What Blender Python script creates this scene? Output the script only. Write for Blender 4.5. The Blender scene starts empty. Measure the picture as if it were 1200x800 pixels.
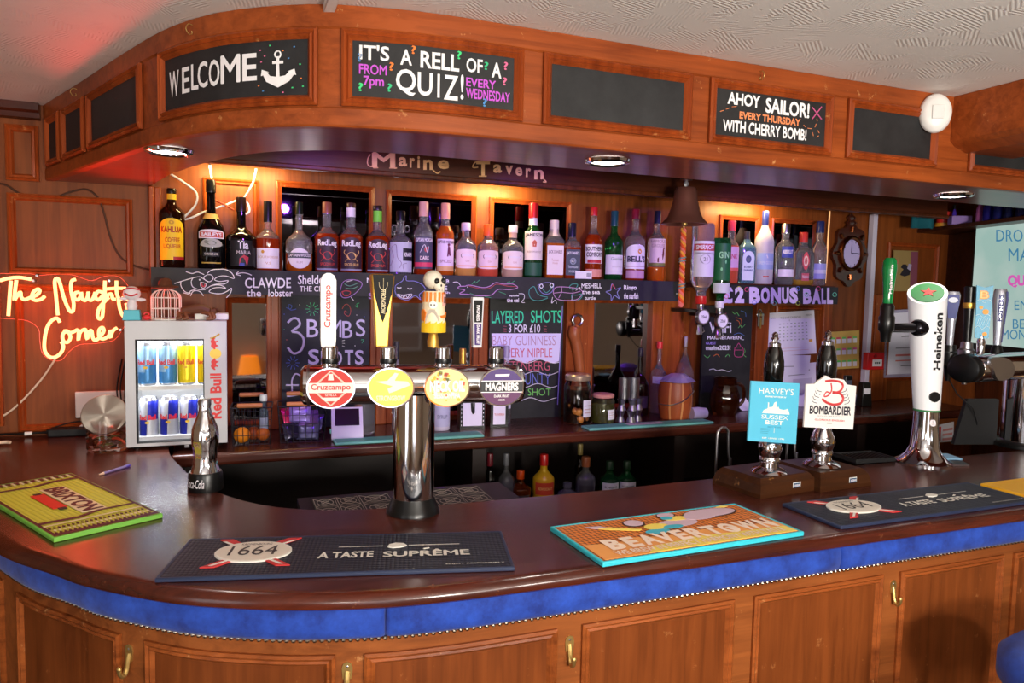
import bpy, bmesh, math, random
from mathutils import Vector, Matrix

# ------------------------------------------------------------------ camera, light, exposure
SC = bpy.context.scene
COL = SC.collection
R = math.radians
CAM = Vector((0, 0, 1.59))
FPX = 850.0
YAW, PITCH, ROLL = R(21.3), R(4.14), R(1.19)
Fw = Vector((math.sin(YAW) * math.cos(PITCH), math.cos(YAW) * math.cos(PITCH), -math.sin(PITCH)))
Rt0 = Fw.cross(Vector((0, 0, 1))).normalized()
Up0 = Rt0.cross(Fw)
Rt = Rt0 * math.cos(ROLL) + Up0 * math.sin(ROLL)
Up = -Rt0 * math.sin(ROLL) + Up0 * math.cos(ROLL)
cd = bpy.data.cameras.new('camera')
cam = bpy.data.objects.new('camera', cd)
COL.objects.link(cam)
cd.sensor_width = 36.0
cd.lens = 36.0 * FPX / 1200.0
cd.clip_start = 0.05
cam.matrix_world = Matrix((
    (Rt.x, Up.x, -Fw.x, CAM.x), (Rt.y, Up.y, -Fw.y, CAM.y), (Rt.z, Up.z, -Fw.z, CAM.z), (0, 0, 0, 1)))
SC.camera = cam
SC.view_settings.view_transform = 'Standard'
SC.view_settings.look = 'None'
SC.view_settings.gamma = 1.0
SC.view_settings.use_curve_mapping = False
SC.view_settings.exposure = -0.12

W = bpy.data.worlds.new('world')
SC.world = W
W.use_nodes = True
W.node_tree.nodes['Background'].inputs[0].default_value = (1, .9, .8, 1)
W.node_tree.nodes['Background'].inputs[1].default_value = 0.012


def lamp(kind, name, loc, energy, color, size=.1, aim=None, **kw):
    l = bpy.data.lights.new(name, kind)
    l.energy = energy
    l.color = color
    o = bpy.data.objects.new(name, l)
    o.location = loc
    if kind == 'AREA':
        l.shape = 'RECTANGLE'
        l.size = size[0]
        l.size_y = size[1]
    else:
        l.shadow_soft_size = size
    if aim is not None:
        o.rotation_euler = (Vector(aim) - Vector(loc)).to_track_quat('-Z', 'Y').to_euler()
    for k, v in kw.items():
        setattr(l, k, v)
    COL.objects.link(o)
    return o


NEUTRAL = (1, .93, .84)
WARM = (1, .74, .32)
VIOLET = (.30, .07, 1)
# flash-like key light and two added fill lights on the customers' side
lamp('SPOT', 'key_spot', (1.30, -0.95, 1.58), 84, NEUTRAL, .07, aim=(.75, 2.2, 1.45), spot_size=R(125), spot_blend=.5)
lamp('POINT', 'fill_point', (-.7, -1.2, 1.58), 42, NEUTRAL, .12)
lamp('SPOT', 'ceiling_fill_spot', (.6, -1.2, 1.45), 225, NEUTRAL, .15, aim=(.8, .3, 2.145), spot_size=R(140), spot_blend=.8)
# violet strip behind the canopy; the warm strips behind the pelmet come with the pelmet
for vx in (.25, 1.0, 1.9):
    lamp('SPOT', 'violet_spot_lamp', (vx, 1.80, 1.955), 17, VIOLET, .02, aim=(vx + .15, 2.72, 1.50), spot_size=R(76), spot_blend=.5)

# ------------------------------------------------------------------ pixel to place
def ray(px, py):
    return Fw + Rt * ((px - 600) / FPX) - Up * ((py - 400) / FPX)


def at_y(px, py, Y):
    d = ray(px, py)
    return CAM + d * (Y / d.y)


def at_x(px, py, X):
    d = ray(px, py)
    return CAM + d * (X / d.x)


def at_z(px, py, Z):
    d = ray(px, py)
    return CAM + d * ((Z - CAM.z) / d.z)


def mpp(p):
    return (Vector(p) - CAM).dot(Fw) / FPX


# ------------------------------------------------------------------ materials
def lin(c):
    return tuple(((x / 255) / 12.92 if x / 255 <= .04045 else ((x / 255 + .055) / 1.055) ** 2.4) for x in c) + (1,)


MATS = {}


def pr(m):
    return m.node_tree.nodes['Principled BSDF']


def mat(name, c=(200, 200, 200), rough=.5, metal=0.0, trans=0.0, ior=1.45, emit=None, es=0.0, coat=0.0, alpha=1.0):
    if name in MATS:
        return MATS[name]
    m = bpy.data.materials.new(name)
    m.use_nodes = True
    b = pr(m)
    b.inputs['Base Color'].default_value = lin(c)
    b.inputs['Roughness'].default_value = rough
    b.inputs['Metallic'].default_value = metal
    b.inputs['Transmission Weight'].default_value = trans
    b.inputs['IOR'].default_value = ior
    b.inputs['Coat Weight'].default_value = coat
    b.inputs['Coat Roughness'].default_value = .12
    b.inputs['Alpha'].default_value = alpha
    if emit:
        b.inputs['Emission Color'].default_value = lin(emit)
        b.inputs['Emission Strength'].default_value = es
    MATS[name] = m
    return m


def nd(m, t, **kw):
    n = m.node_tree.nodes.new(t)
    for k, v in kw.items():
        if k in n.inputs:
            n.inputs[k].default_value = v
        else:
            setattr(n, k, v)
    return n


def lk(m, a, b):
    m.node_tree.links.new(a, b)


def wood(name, c1, c2, axis='z', rough=.32, scale=1.0, wear=None, coat=.0, bump=.05):
    """varnished timber: grain stretched along one axis, with optional pale scratches"""
    m = mat(name, c1, rough, coat=coat)
    b = pr(m)
    b.inputs['Specular IOR Level'].default_value = .5 if coat else .28
    tc = nd(m, 'ShaderNodeTexCoord')
    mp = nd(m, 'ShaderNodeMapping')
    s = {'x': (1.2, 22, 22), 'y': (22, 1.2, 22), 'z': (22, 22, 1.2)}[axis]
    mp.inputs['Scale'].default_value = tuple(v * scale for v in s)
    lk(m, tc.outputs['Object'], mp.inputs[0])
    n1 = nd(m, 'ShaderNodeTexNoise', Scale=2.2, Detail=7.0, Roughness=.62, Distortion=.6)
    lk(m, mp.outputs[0], n1.inputs['Vector'])
    n2 = nd(m, 'ShaderNodeTexNoise', Scale=3.0, Detail=3.0)
    lk(m, tc.outputs['Object'], n2.inputs['Vector'])
    mx = nd(m, 'ShaderNodeMath', operation='MULTIPLY_ADD')
    mx.inputs[1].default_value = .45
    lk(m, n2.outputs[0], mx.inputs[0])
    ml = nd(m, 'ShaderNodeMath', operation='MULTIPLY')
    ml.inputs[1].default_value = .62
    lk(m, n1.outputs[0], ml.inputs[0])
    lk(m, ml.outputs[0], mx.inputs[2])
    cr = nd(m, 'ShaderNodeValToRGB')
    cr.color_ramp.elements[0].position = .38
    cr.color_ramp.elements[0].color = lin(c2)
    cr.color_ramp.elements[1].position = .66
    cr.color_ramp.elements[1].color = lin(c1)
    lk(m, mx.outputs[0], cr.inputs[0])
    out = cr.outputs[0]
    if wear:
        n3 = nd(m, 'ShaderNodeTexNoise', Scale=26.0, Detail=6.0, Roughness=.75)
        lk(m, tc.outputs['Object'], n3.inputs['Vector'])
        r3 = nd(m, 'ShaderNodeValToRGB')
        r3.color_ramp.elements[0].position = .63
        r3.color_ramp.elements[1].position = .69
        lk(m, n3.outputs[0], r3.inputs[0])
        mm = nd(m, 'ShaderNodeMath', operation='MULTIPLY')
        mm.inputs[1].default_value = .6
        lk(m, r3.outputs[0], mm.inputs[0])
        mix = nd(m, 'ShaderNodeMix', data_type='RGBA')
        mix.inputs[7].default_value = lin(wear)
        lk(m, mm.outputs[0], mix.inputs[0])
        lk(m, out, mix.inputs[6])
        out = mix.outputs[2]
    lk(m, out, b.inputs['Base Color'])
    bp = nd(m, 'ShaderNodeBump', Strength=bump, Distance=.004)
    lk(m, n1.outputs[0], bp.inputs['Height'])
    lk(m, bp.outputs[0], b.inputs['Normal'])
    return m


M_wood_x = wood('varnished oak lengthwise', (164, 80, 34), (114, 50, 19), 'x', .38, wear=(222, 160, 100))
M_wood_z = wood('varnished oak upright', (168, 84, 35), (116, 50, 19), 'z', .38, wear=(222, 160, 100))
M_mould = wood('varnished oak moulding', (166, 76, 31), (110, 44, 17), 'z', .3, wear=(215, 150, 90))
M_front = wood('bar front oak', (150, 84, 40), (106, 54, 24), 'x', .4, wear=(206, 150, 96))
M_frontp = wood('bar front panel oak', (128, 66, 28), (92, 44, 17), 'z', .38, wear=(170, 110, 64))
M_frontm = wood('bar front moulding oak', (158, 84, 38), (100, 46, 18), 'x', .3, wear=(220, 164, 106))
M_wall = wood('panelled wall oak', (138, 72, 30), (98, 47, 18), 'z', .42)
M_wallx = wood('wall rail oak', (158, 86, 36), (110, 54, 22), 'x', .40)
M_top = wood('dark glossy counter mahogany', (84, 38, 26), (50, 20, 14), 'x', .27, coat=.15, wear=(96, 56, 40), bump=.03)
M_edge = wood('counter nosing mahogany', (84, 34, 20), (50, 20, 12), 'x', .25, coat=.2, wear=(140, 84, 52))
M_soff = wood('soffit mahogany', (128, 52, 36), (84, 32, 24), 'x', .3, coat=.15, bump=.02)
M_dark = wood('dark stained wood', (84, 40, 22), (50, 22, 12), 'x', .35)
M_darkz = wood('dark stained upright wood', (96, 46, 22), (56, 26, 13), 'z', .35)
M_plinth = wood('worn pump plinth wood', (66, 36, 18), (38, 20, 10), 'x', .3, wear=(168, 122, 72))


def chalkboard(name, c=(30, 30, 31)):
    m = mat(name, c, .62)
    tc = nd(m, 'ShaderNodeTexCoord')
    n = nd(m, 'ShaderNodeTexNoise', Scale=9.0, Detail=5.0, Roughness=.7)
    lk(m, tc.outputs['Object'], n.inputs['Vector'])
    cr = nd(m, 'ShaderNodeValToRGB')
    cr.color_ramp.elements[0].position = .3
    cr.color_ramp.elements[0].color = lin(tuple(max(0, v - 8) for v in c))
    cr.color_ramp.elements[1].position = .8
    cr.color_ramp.elements[1].color = lin(tuple(v + 16 for v in c))
    lk(m, n.outputs[0], cr.inputs[0])
    lk(m, cr.outputs[0], pr(m).inputs['Base Color'])
    return m


M_chalkb = chalkboard('black chalkboard')
M_chalkblue = chalkboard('blue black chalkboard', (26, 26, 40))
M_chrome = mat('polished chrome', (225, 225, 230), .07, 1.0)
M_steel = mat('brushed steel', (190, 190, 195), .28, 1.0)
M_brass = mat('aged brass', (206, 172, 104), .4, .9)
M_gold = mat('gold plate', (222, 172, 78), .38, .85)
M_copper = mat('antique copper', (120, 66, 40), .28, 1.0)
M_black = mat('black plastic', (14, 14, 15), .3)
M_blackm = mat('black rubber', (20, 20, 22), .6)
M_white = mat('white plastic', (235, 233, 228), .35)
M_paper = mat('white paper', (236, 232, 240), .8)
M_grey = mat('light grey plastic', (196, 196, 200), .35)
M_mirror = mat('smoked mirror glass', (150, 146, 150), .03, 1.0)
M_mirror2 = mat('dark smoked mirror glass', (64, 60, 66), .03, 1.0)
M_clear = mat('clear glass', (245, 245, 245), .02, 0, 1.0, 1.45)
CH = {}


def chalk(c):
    k = 'chalk %d %d %d' % c
    return mat(k, c, .85)


C_WHITE = (242, 240, 240)


# ------------------------------------------------------------------ mesh builder
class MB:
    def __init__(s):
        s.v, s.f, s.m = [], [], []

    def add(s, vs, fs, mi=0):
        o = len(s.v)
        s.v += [Vector(p) for p in vs]
        s.f += [tuple(i + o for i in f) for f in fs]
        s.m += [mi] * len(fs)
        return s

    def box(s, c, d, rz=0.0, mi=0, taper=1.0, ry=0.0):
        x, y, z = d[0] / 2, d[1] / 2, d[2] / 2
        M = Matrix.Rotation(rz, 3, 'Z') @ Matrix.Rotation(ry, 3, 'Y')
        vs = []
        for sz in (-1, 1):
            t = taper if sz > 0 else 1
            for sx, sy in ((-1, -1), (1, -1), (1, 1), (-1, 1)):
                vs.append(Vector(c) + M @ Vector((sx * x * t, sy * y * t, sz * z)))
        return s.add(vs, [(3, 2, 1, 0), (4, 5, 6, 7), (0, 1, 5, 4), (1, 2, 6, 5), (2, 3, 7, 6), (3, 0, 4, 7)], mi)

    def lathe(s, prof, n=24, c=(0, 0, 0), mi=0, sq=0.0, fn=None, cap=True):
        """prof: (radius, z) from bottom to top. sq>0 squares the section"""
        vs, fs = [], []
        for r, z in prof:
            for k in range(n):
                a = 2 * math.pi * k / n
                ca, sa = math.cos(a), math.sin(a)
                q = 1.0
                if sq:
                    p = 2 + sq * 8
                    q = 1 / ((abs(ca) ** p + abs(sa) ** p) ** (1 / p))
                P = Vector((r * q * ca, r * q * sa, z))
                vs.append(fn(P) if fn else Vector(c) + P)
        for i in range(len(prof) - 1):
            for k in range(n):
                k2 = (k + 1) % n
                fs.append((i * n + k, i * n + k2, (i + 1) * n + k2, (i + 1) * n + k))
        if cap:
            if prof[0][0] > 1e-6:
                fs.append(tuple(range(n - 1, -1, -1)))
            if prof[-1][0] > 1e-6:
                fs.append(tuple((len(prof) - 1) * n + k for k in range(n)))
        return s.add(vs, fs, mi)

    def tube(s, pts, r, n=8, closed=False, mi=0, flat=None):
        pts = [Vector(p) for p in pts]
        P = [pts[0]]
        for p in pts[1:]:
            if (p - P[-1]).length > 1e-6:
                P.append(p)
        if len(P) < 2:
            return s
        N = len(P)
        rr = list(r) if isinstance(r, (list, tuple)) else [r] * N
        if len(rr) < N:
            rr += [rr[-1]] * (N - len(rr))
        prev = None
        vs, fs = [], []
        for i in range(N):
            if closed:
                t = (P[(i + 1) % N] - P[i - 1]).normalized()
            else:
                t = P[min(i + 1, N - 1)] - P[max(i - 1, 0)]
                t = t.normalized() if t.length > 1e-9 else Vector((0, 0, 1))
            if prev is None:
                a = Vector((0, 0, 1)) if abs(t.z) < .9 else Vector((0, 1, 0))
                u = t.cross(a).normalized()
            else:
                u = prev - t * prev.dot(t)
                u = u.normalized() if u.length > 1e-6 else t.orthogonal().normalized()
            prev = u
            w = t.cross(u)
            for k in range(n):
                a = 2 * math.pi * k / n
                d = u * math.cos(a) * rr[i] + w * math.sin(a) * rr[i]
                if flat:
                    d = d - flat * d.dot(flat) * .75
                vs.append(P[i] + d)
        for i in range(N if closed else N - 1):
            j = (i + 1) % N
            for k in range(n):
                k2 = (k + 1) % n
                fs.append((i * n + k, i * n + k2, j * n + k2, j * n + k))
        if not closed:
            fs.append(tuple(range(n - 1, -1, -1)))
            fs.append(tuple((N - 1) * n + k for k in range(n)))
        return s.add(vs, fs, mi)

    def ball(s, c, r, n=14, mi=0, M=None):
        if not isinstance(r, (tuple, list)):
            r = (r, r, r)
        m = n // 2
        vs, fs = [], []
        for i in range(m + 1):
            th = math.pi * i / m
            for k in range(n):
                a = 2 * math.pi * k / n
                p = Vector((r[0] * math.sin(th) * math.cos(a), r[1] * math.sin(th) * math.sin(a), -r[2] * math.cos(th)))
                vs.append(Vector(c) + (M @ p if M else p))
        for i in range(m):
            for k in range(n):
                k2 = (k + 1) % n
                fs.append((i * n + k, i * n + k2, (i + 1) * n + k2, (i + 1) * n + k))
        return s.add(vs, fs, mi)

    def prism(s, poly, fn, d0, d1, mi=0, mside=None):
        n = len(poly)
        vs = [fn(x, y, d0) for x, y in poly] + [fn(x, y, d1) for x, y in poly]
        s.add(vs, [tuple(range(n - 1, -1, -1)), tuple(range(n, 2 * n))], mi)
        return s.add(vs, [(i, (i + 1) % n, n + (i + 1) % n, n + i) for i in range(n)], mi if mside is None else mside)

    def sheet(s, fn, u0, u1, v0, v1, d=0.0, nu=1, nv=1, mi=0):
        vs, fs = [], []
        for j in range(nv + 1):
            for i in range(nu + 1):
                vs.append(fn(u0 + (u1 - u0) * i / nu, v0 + (v1 - v0) * j / nv, d))
        for j in range(nv):
            for i in range(nu):
                a = j * (nu + 1) + i
                fs.append((a, a + 1, a + nu + 2, a + nu + 1))
        return s.add(vs, fs, mi)

    def moulding(s, fn, u0, u1, v0, v1, prof, nu=1, mi=0):
        """mitred picture-frame moulding on a surface map; prof = (inset, height) from outside in"""
        rings = []
        for ins, h in prof:
            a0, a1, b0, b1 = u0 + ins, u1 - ins, v0 + ins, v1 - ins
            ring = [(a0 + (a1 - a0) * i / nu, b0) for i in range(nu + 1)] + [(a1 - (a1 - a0) * i / nu, b1) for i in range(nu + 1)]
            rings.append([fn(u, v, h) for u, v in ring])
        n = len(rings[0])
        vs = [p for r in rings for p in r]
        fs = []
        for i in range(len(rings) - 1):
            for k in range(n):
                k2 = (k + 1) % n
                fs.append((i * n + k, i * n + k2, (i + 1) * n + k2, (i + 1) * n + k))
        return s.add(vs, fs, mi)

    def text(s, body, fn, x0, y0, x1, y1, d=.0008, bold=0.0, mi=0, fit=True, shear=0.0, lift=None):
        heavy = bold if bold > 0 and 'M' in body else 0
        vs, fs = glyphs(body, 0.0 if heavy else bold, shear)
        if not vs:
            return s
        ax = [p[0] for p in vs]
        ay = [p[1] for p in vs]
        a0, a1, b0, b1 = min(ax), max(ax), min(ay), max(ay)
        kx = (x1 - x0) / max(1e-6, a1 - a0)
        ky = (y1 - y0) / max(1e-6, b1 - b0)
        if not fit:
            kx = ky = min(abs(kx), abs(ky))
        out = []
        for p in vs:
            u = (p[0] - a0) * kx + x0
            v = (p[1] - b0) * ky + y0
            if not fit:
                u += ((x1 - x0) - (a1 - a0) * kx) / 2
                v += ((y1 - y0) - (b1 - b0) * ky) / 2
            out.append(fn(u, v, d))
        s.add(out, fs, mi)
        if heavy and len(vs) < 1500:
            for q_, (ox, oy) in enumerate(((heavy, 0), (-heavy, 0), (0, heavy), (0, -heavy))):
                s.add([fn((p[0] - a0 + ox) * kx + x0, (p[1] - b0 + oy) * ky + y0, d + .00012 * (q_ + 1)) for p in vs], fs, mi)
        return s

    def build(s, name, mats, parent=None, smooth=True, bevel=0.0, world=False, ang=35, seg=2, recalc=True):
        me = bpy.data.meshes.new(name)
        off = Vector((0, 0, 0))
        if world and parent is not None:
            off = parent['_o'] if '_o' in parent else parent.location
            off = Vector(off)
        me.from_pydata([tuple(p - off) for p in s.v], [], s.f)
        if not isinstance(mats, (list, tuple)):
            mats = [mats]
        for m in mats:
            me.materials.append(m)
        me.polygons.foreach_set('material_index', s.m)
        if recalc:
            bm = bmesh.new()
            bm.from_mesh(me)
            bmesh.ops.recalc_face_normals(bm, faces=bm.faces)
            bm.to_mesh(me)
            bm.free()
        if smooth:
            me.polygons.foreach_set('use_smooth', [True] * len(me.polygons))
            me.set_sharp_from_angle(angle=R(ang))
        me.update()
        o = bpy.data.objects.new(name, me)
        COL.objects.link(o)
        if parent is not None:
            o.parent = parent
        if bevel:
            b = o.modifiers.new('soft edge', 'BEVEL')
            b.width = bevel
            b.segments = seg
            b.limit_method = 'ANGLE'
            b.angle_limit = R(40)
        return o


_G = {}


def glyphs(body, bold=0.0, shear=0.0):
    k = (body, bold, shear)
    if k not in _G:
        cu = bpy.data.curves.new('lettering_outline', 'FONT')
        cu.body = body
        cu.size = 1
        cu.offset = bold
        cu.shear = shear
        cu.resolution_u = 3
        ob = bpy.data.objects.new('lettering_outline', cu)
        me = ob.to_mesh()
        _G[k] = ([tuple(v.co) for v in me.vertices], [tuple(p.vertices) for p in me.polygons])
        ob.to_mesh_clear()
        bpy.data.objects.remove(ob)
        bpy.data.curves.remove(cu)
    return _G[k]


def label(o, text, cat, group=None):
    o['label'] = text
    o['category'] = cat
    if group:
        o['group'] = group
    return o


def thing(name, text, cat, loc=(0, 0, 0), rz=0.0, group=None):
    o = bpy.data.objects.new(name, None)
    o.empty_display_size = .02
    COL.objects.link(o)
    o.location = loc
    o.rotation_euler = (0, 0, rz)
    return label(o, text, cat, group)


def struct(o):
    o['kind'] = 'structure'
    return o


def plane_map(O, X, Y):
    O, X, Y = Vector(O), Vector(X).normalized(), Vector(Y).normalized()
    N = X.cross(Y)
    return lambda x, y, d: O + X * x + Y * y + N * d


def wall_map(Y):          # u = X, v = Z on a wall facing the bar customers
    return lambda u, v, d: Vector((u, Y - d, v))


def quad_map(tl, tr, br, bl):   # unit square, v up
    tl, tr, br, bl = Vector(tl), Vector(tr), Vector(br), Vector(bl)
    N = (br - bl).cross(tl - bl).normalized()
    return lambda u, v, d: bl * (1 - u) * (1 - v) + br * u * (1 - v) + tr * u * v + tl * (1 - u) * v + N * d


def px_map(Y):            # picture coordinates on the upright plane at distance Y
    return lambda x, y, d: at_y(x, y, Y) - Vector((0, d, 0))


def spline(pts, k=8, closed=False):
    P = [Vector(p) for p in pts]
    n = len(P)
    out = []
    for i in range(n if closed else n - 1):
        if closed:
            a, b, c, e = P[i - 1], P[i], P[(i + 1) % n], P[(i + 2) % n]
        else:
            a, b, c, e = P[max(i - 1, 0)], P[i], P[i + 1], P[min(i + 2, n - 1)]
        for j in range(k):
            t = j / k
            out.append(.5 * ((2 * b) + (c - a) * t + (2 * a - 5 * b + 4 * c - e) * t * t + (3 * b - a - 3 * c + e) * t ** 3))
    if not closed:
        out.append(P[-1])
    return out


class Plan:
    """a plan curve travelled left to right; normal points to the customers' side"""
    def __init__(s, pts, k=10):
        s.p = spline([(x, y, 0) for x, y in pts], k)
        s.s = [0.0]
        for i in range(1, len(s.p)):
            s.s.append(s.s[-1] + (s.p[i] - s.p[i - 1]).length)
        s.L = s.s[-1]

    def ev(s, t):
        t = min(max(t, 0), s.L)
        lo, hi = 0, len(s.s) - 1
        while hi - lo > 1:
            m = (lo + hi) // 2
            if s.s[m] <= t:
                lo = m
            else:
                hi = m
        f = (t - s.s[lo]) / max(1e-9, s.s[hi] - s.s[lo])

        def tan(i):
            return (s.p[min(i + 1, len(s.p) - 1)] - s.p[max(i - 1, 0)]).normalized()
        T = (tan(lo) * (1 - f) + tan(hi) * f).normalized()
        return s.p[lo].lerp(s.p[hi], f), Vector((T.y, -T.x, 0))

    def at(s, t, z, d=0.0):
        p, n = s.ev(t)
        return Vector((p.x + n.x * d, p.y + n.y * d, z))

    def map(s):
        return lambda u, v, d: s.at(u, v, d)

    def hit(s, px, py, d=0.0):
        """arc length and height where the sight line of a picture point meets the upright curved face"""
        r = ray(px, py)
        best = None
        N = 600
        pv = None
        for i in range(N + 1):
            t = s.L * i / N
            q = s.at(t, 0, d)
            e = q.x * r.y - q.y * r.x
            if pv is not None and pv * e <= 0:
                t = s.L * (i - 1 + pv / (pv - e)) / N
                q = s.at(t, 0, d)
                best = (t, CAM.z + r.z * q.y / r.y)
                break
            pv = e
        return best if best else ((0, 0) if abs(px) < 600 else (s.L, 0))


def sweep(mb, plan, t0, t1, sec, n=40, mi=0):
    """closed section (offset, z) carried along a plan curve"""
    k = len(sec)
    vs, fs = [], []
    for i in range(n + 1):
        t = t0 + (t1 - t0) * i / n
        vs += [plan.at(t, z, d) for d, z in sec]
    for i in range(n):
        for j in range(k):
            j2 = (j + 1) % k
            fs.append((i * k + j, i * k + j2, (i + 1) * k + j2, (i + 1) * k + j))
    fs += [tuple(range(k)), tuple(n * k + j for j in range(k - 1, -1, -1))]
    return mb.add(vs, fs, mi)


def slab(mb, A, B, z0, z1, n=60, mi=0):
    """flat slab between two plan curves"""
    vs, fs = [], []
    for i in range(n + 1):
        a = A.ev(A.L * i / n)[0]
        b = B.ev(B.L * i / n)[0]
        vs += [(a.x, a.y, z0), (b.x, b.y, z0), (b.x, b.y, z1), (a.x, a.y, z1)]
    for i in range(n):
        for j in range(4):
            j2 = (j + 1) % 4
            fs.append((i * 4 + j, i * 4 + j2, (i + 1) * 4 + j2, (i + 1) * 4 + j))
    fs += [(0, 1, 2, 3), (n * 4 + 3, n * 4 + 2, n * 4 + 1, n * 4)]
    return mb.add(vs, fs, mi)


def stroke(mb, pts, fn, w, k=4, d=.0006, mi=0, n=5):
    P = spline([fn(x, y, d) for x, y in pts], k) if len(pts) > 2 else [fn(x, y, d) for x, y in pts]
    return mb.tube(P, w, n, mi=mi)


random.seed(7)
ZC = 1.08        # counter top
ZS = 1.907       # canopy soffit
ZK = 2.145       # ceiling
YW = 2.76        # back wall
XR = 3.55        # right wall of the servery
# ------------------------------------------------------------------ the room
M_ceil = mat('cream anaglypta paper', (234, 230, 224), .6)


def anaglypta():
    m = M_ceil
    tc = nd(m, 'ShaderNodeTexCoord')
    vo = nd(m, 'ShaderNodeTexVoronoi', Scale=9.0)
    vo.distance = 'MANHATTAN'
    lk(m, tc.outputs['Object'], vo.inputs['Vector'])
    sp = nd(m, 'ShaderNodeSeparateColor')
    lk(m, vo.outputs['Color'], sp.inputs[0])
    an = nd(m, 'ShaderNodeMath', operation='MULTIPLY')
    an.inputs[1].default_value = 6.3
    lk(m, sp.outputs[0], an.inputs[0])
    ro = nd(m, 'ShaderNodeVectorRotate')
    ro.rotation_type = 'Z_AXIS'
    lk(m, tc.outputs['Object'], ro.inputs['Vector'])
    lk(m, an.outputs[0], ro.inputs['Angle'])
    w1 = nd(m, 'ShaderNodeTexWave', Scale=38.0, Distortion=.6)
    w1.inputs['Detail'].default_value = 1
    lk(m, ro.outputs[0], w1.inputs['Vector'])
    no = nd(m, 'ShaderNodeTexNoise', Scale=14.0, Detail=3.0)
    lk(m, tc.outputs['Object'], no.inputs['Vector'])
    mu = nd(m, 'ShaderNodeMath', operation='MULTIPLY')
    lk(m, w1.outputs['Fac'], mu.inputs[0])
    st = nd(m, 'ShaderNodeMath', operation='GREATER_THAN')
    st.inputs[1].default_value = .48
    lk(m, no.outputs[0], st.inputs[0])
    lk(m, st.outputs[0], mu.inputs[1])
    bp = nd(m, 'ShaderNodeBump', Strength=.25, Distance=.003)
    lk(m, mu.outputs[0], bp.inputs['Height'])
    lk(m, bp.outputs[0], pr(m).inputs['Normal'])


anaglypta()
M_floor = wood('pub floor boards', (92, 56, 34), (60, 36, 22), 'y', .5)
M_cream = mat('cream pub wall', (196, 176, 148), .8)

b = MB().box((.4, 0, -.05), (7.4, 7.4, .1))
struct(b.build('floor', M_floor))
b = MB().box((.4, 0, ZK + .05), (7.4, 7.4, .1))
struct(b.build('ceiling', M_ceil))
b = MB().box((.4, YW + .05, ZK / 2), (7.4, .1, ZK))
wall_back = struct(b.build('wall_back', M_wall, smooth=False))
b = MB().box((XR + .3, 2.0, ZK / 2), (.1, 1.5, ZK))
struct(b.build('wall_right', M_darkz, smooth=False))
b = MB().box((XR + .3, -1.0, ZK / 2), (.1, 4.5, ZK))
struct(b.build('wall_right_front', M_cream, smooth=False))
b = MB().box((-2.9, 0, ZK / 2), (.1, 7.0, ZK))
struct(b.build('wall_left', M_cream, smooth=False))
b = MB().box((.4, -3.3, ZK / 2), (7.4, .1, ZK))
struct(b.build('wall_front', M_cream, smooth=False))

# bright windows added behind the customers to show in the chrome
M_glow = mat('added bright pane', (220, 228, 235), .3, emit=(236, 240, 246), es=3.2)
wf = lambda u, v, d: Vector((u, -3.25 + d, v))
for i, (u0, u1, v0, v1) in enumerate(((-1.25, -.12, .2, 2.0), (1.75, 2.95, 1.1, 1.75))):
    win = struct(MB().sheet(wf, u0, u1, v0, v1, .005).build('window_%d' % (i + 1), M_glow, smooth=False))
    b = MB().moulding(wf, u0 - .07, u1 + .07, v0 - .07, v1 + .07, [(0, 0), (0, .05), (.06, .05), (.075, .01)])
    b.box(((u0 + u1) / 2, -3.235, (v0 + v1) / 2), (.05, .04, v1 - v0))
    b.build('window_frame', M_white, win, smooth=False)

wl = lambda u, v, d: Vector((-2.85 + d, u, v))
win = struct(MB().sheet(wl, -1.5, -.3, .3, 1.9, .005).build('window_3', M_glow, smooth=False))  # one more, added at the left for the chrome column
MB().moulding(wl, -1.57, -.23, .23, 1.97, [(0, 0), (0, .05), (.06, .05), (.075, .01)]).build('window_frame', M_white, win, smooth=False)

# mouldings on the back wall: panels beside the canopy end and around the bottle mirrors
WM = wall_map(YW)
PROF = [(0, 0), (0, .012), (.006, .016), (.011, .009), (.017, .011), (.022, .001)]


def wx(px, py, Y=YW):
    return at_y(px, py, Y).x


def wz(px, py, Y=YW):
    return at_y(px, py, Y).z


def wall_panel(name, x0, y0, x1, y1, m=M_mould, Y=YW, prof=PROF, z0=None):
    ym = (y0 + y1) / 2
    b = MB().moulding(wall_map(Y), wx(x0, ym, Y), wx(x1, ym, Y), z0 if z0 is not None else wz((x0 + x1) / 2, y1, Y), wz((x0 + x1) / 2, y0, Y), prof)
    return b.build(name, m, wall_back, smooth=False)


for q in ((7, 147, 46, 212), (10, 230, 156, 322), (20, 334, 182, 502), (-160, 230, -9, 322), (-160, 334, 3, 502), (238, 210, 304, 330),
          (-60, 147, -6, 212), (1035, 285, 1094, 445), (905, 358, 962, 480)):
    wall_panel('panel_moulding', *q)
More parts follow.
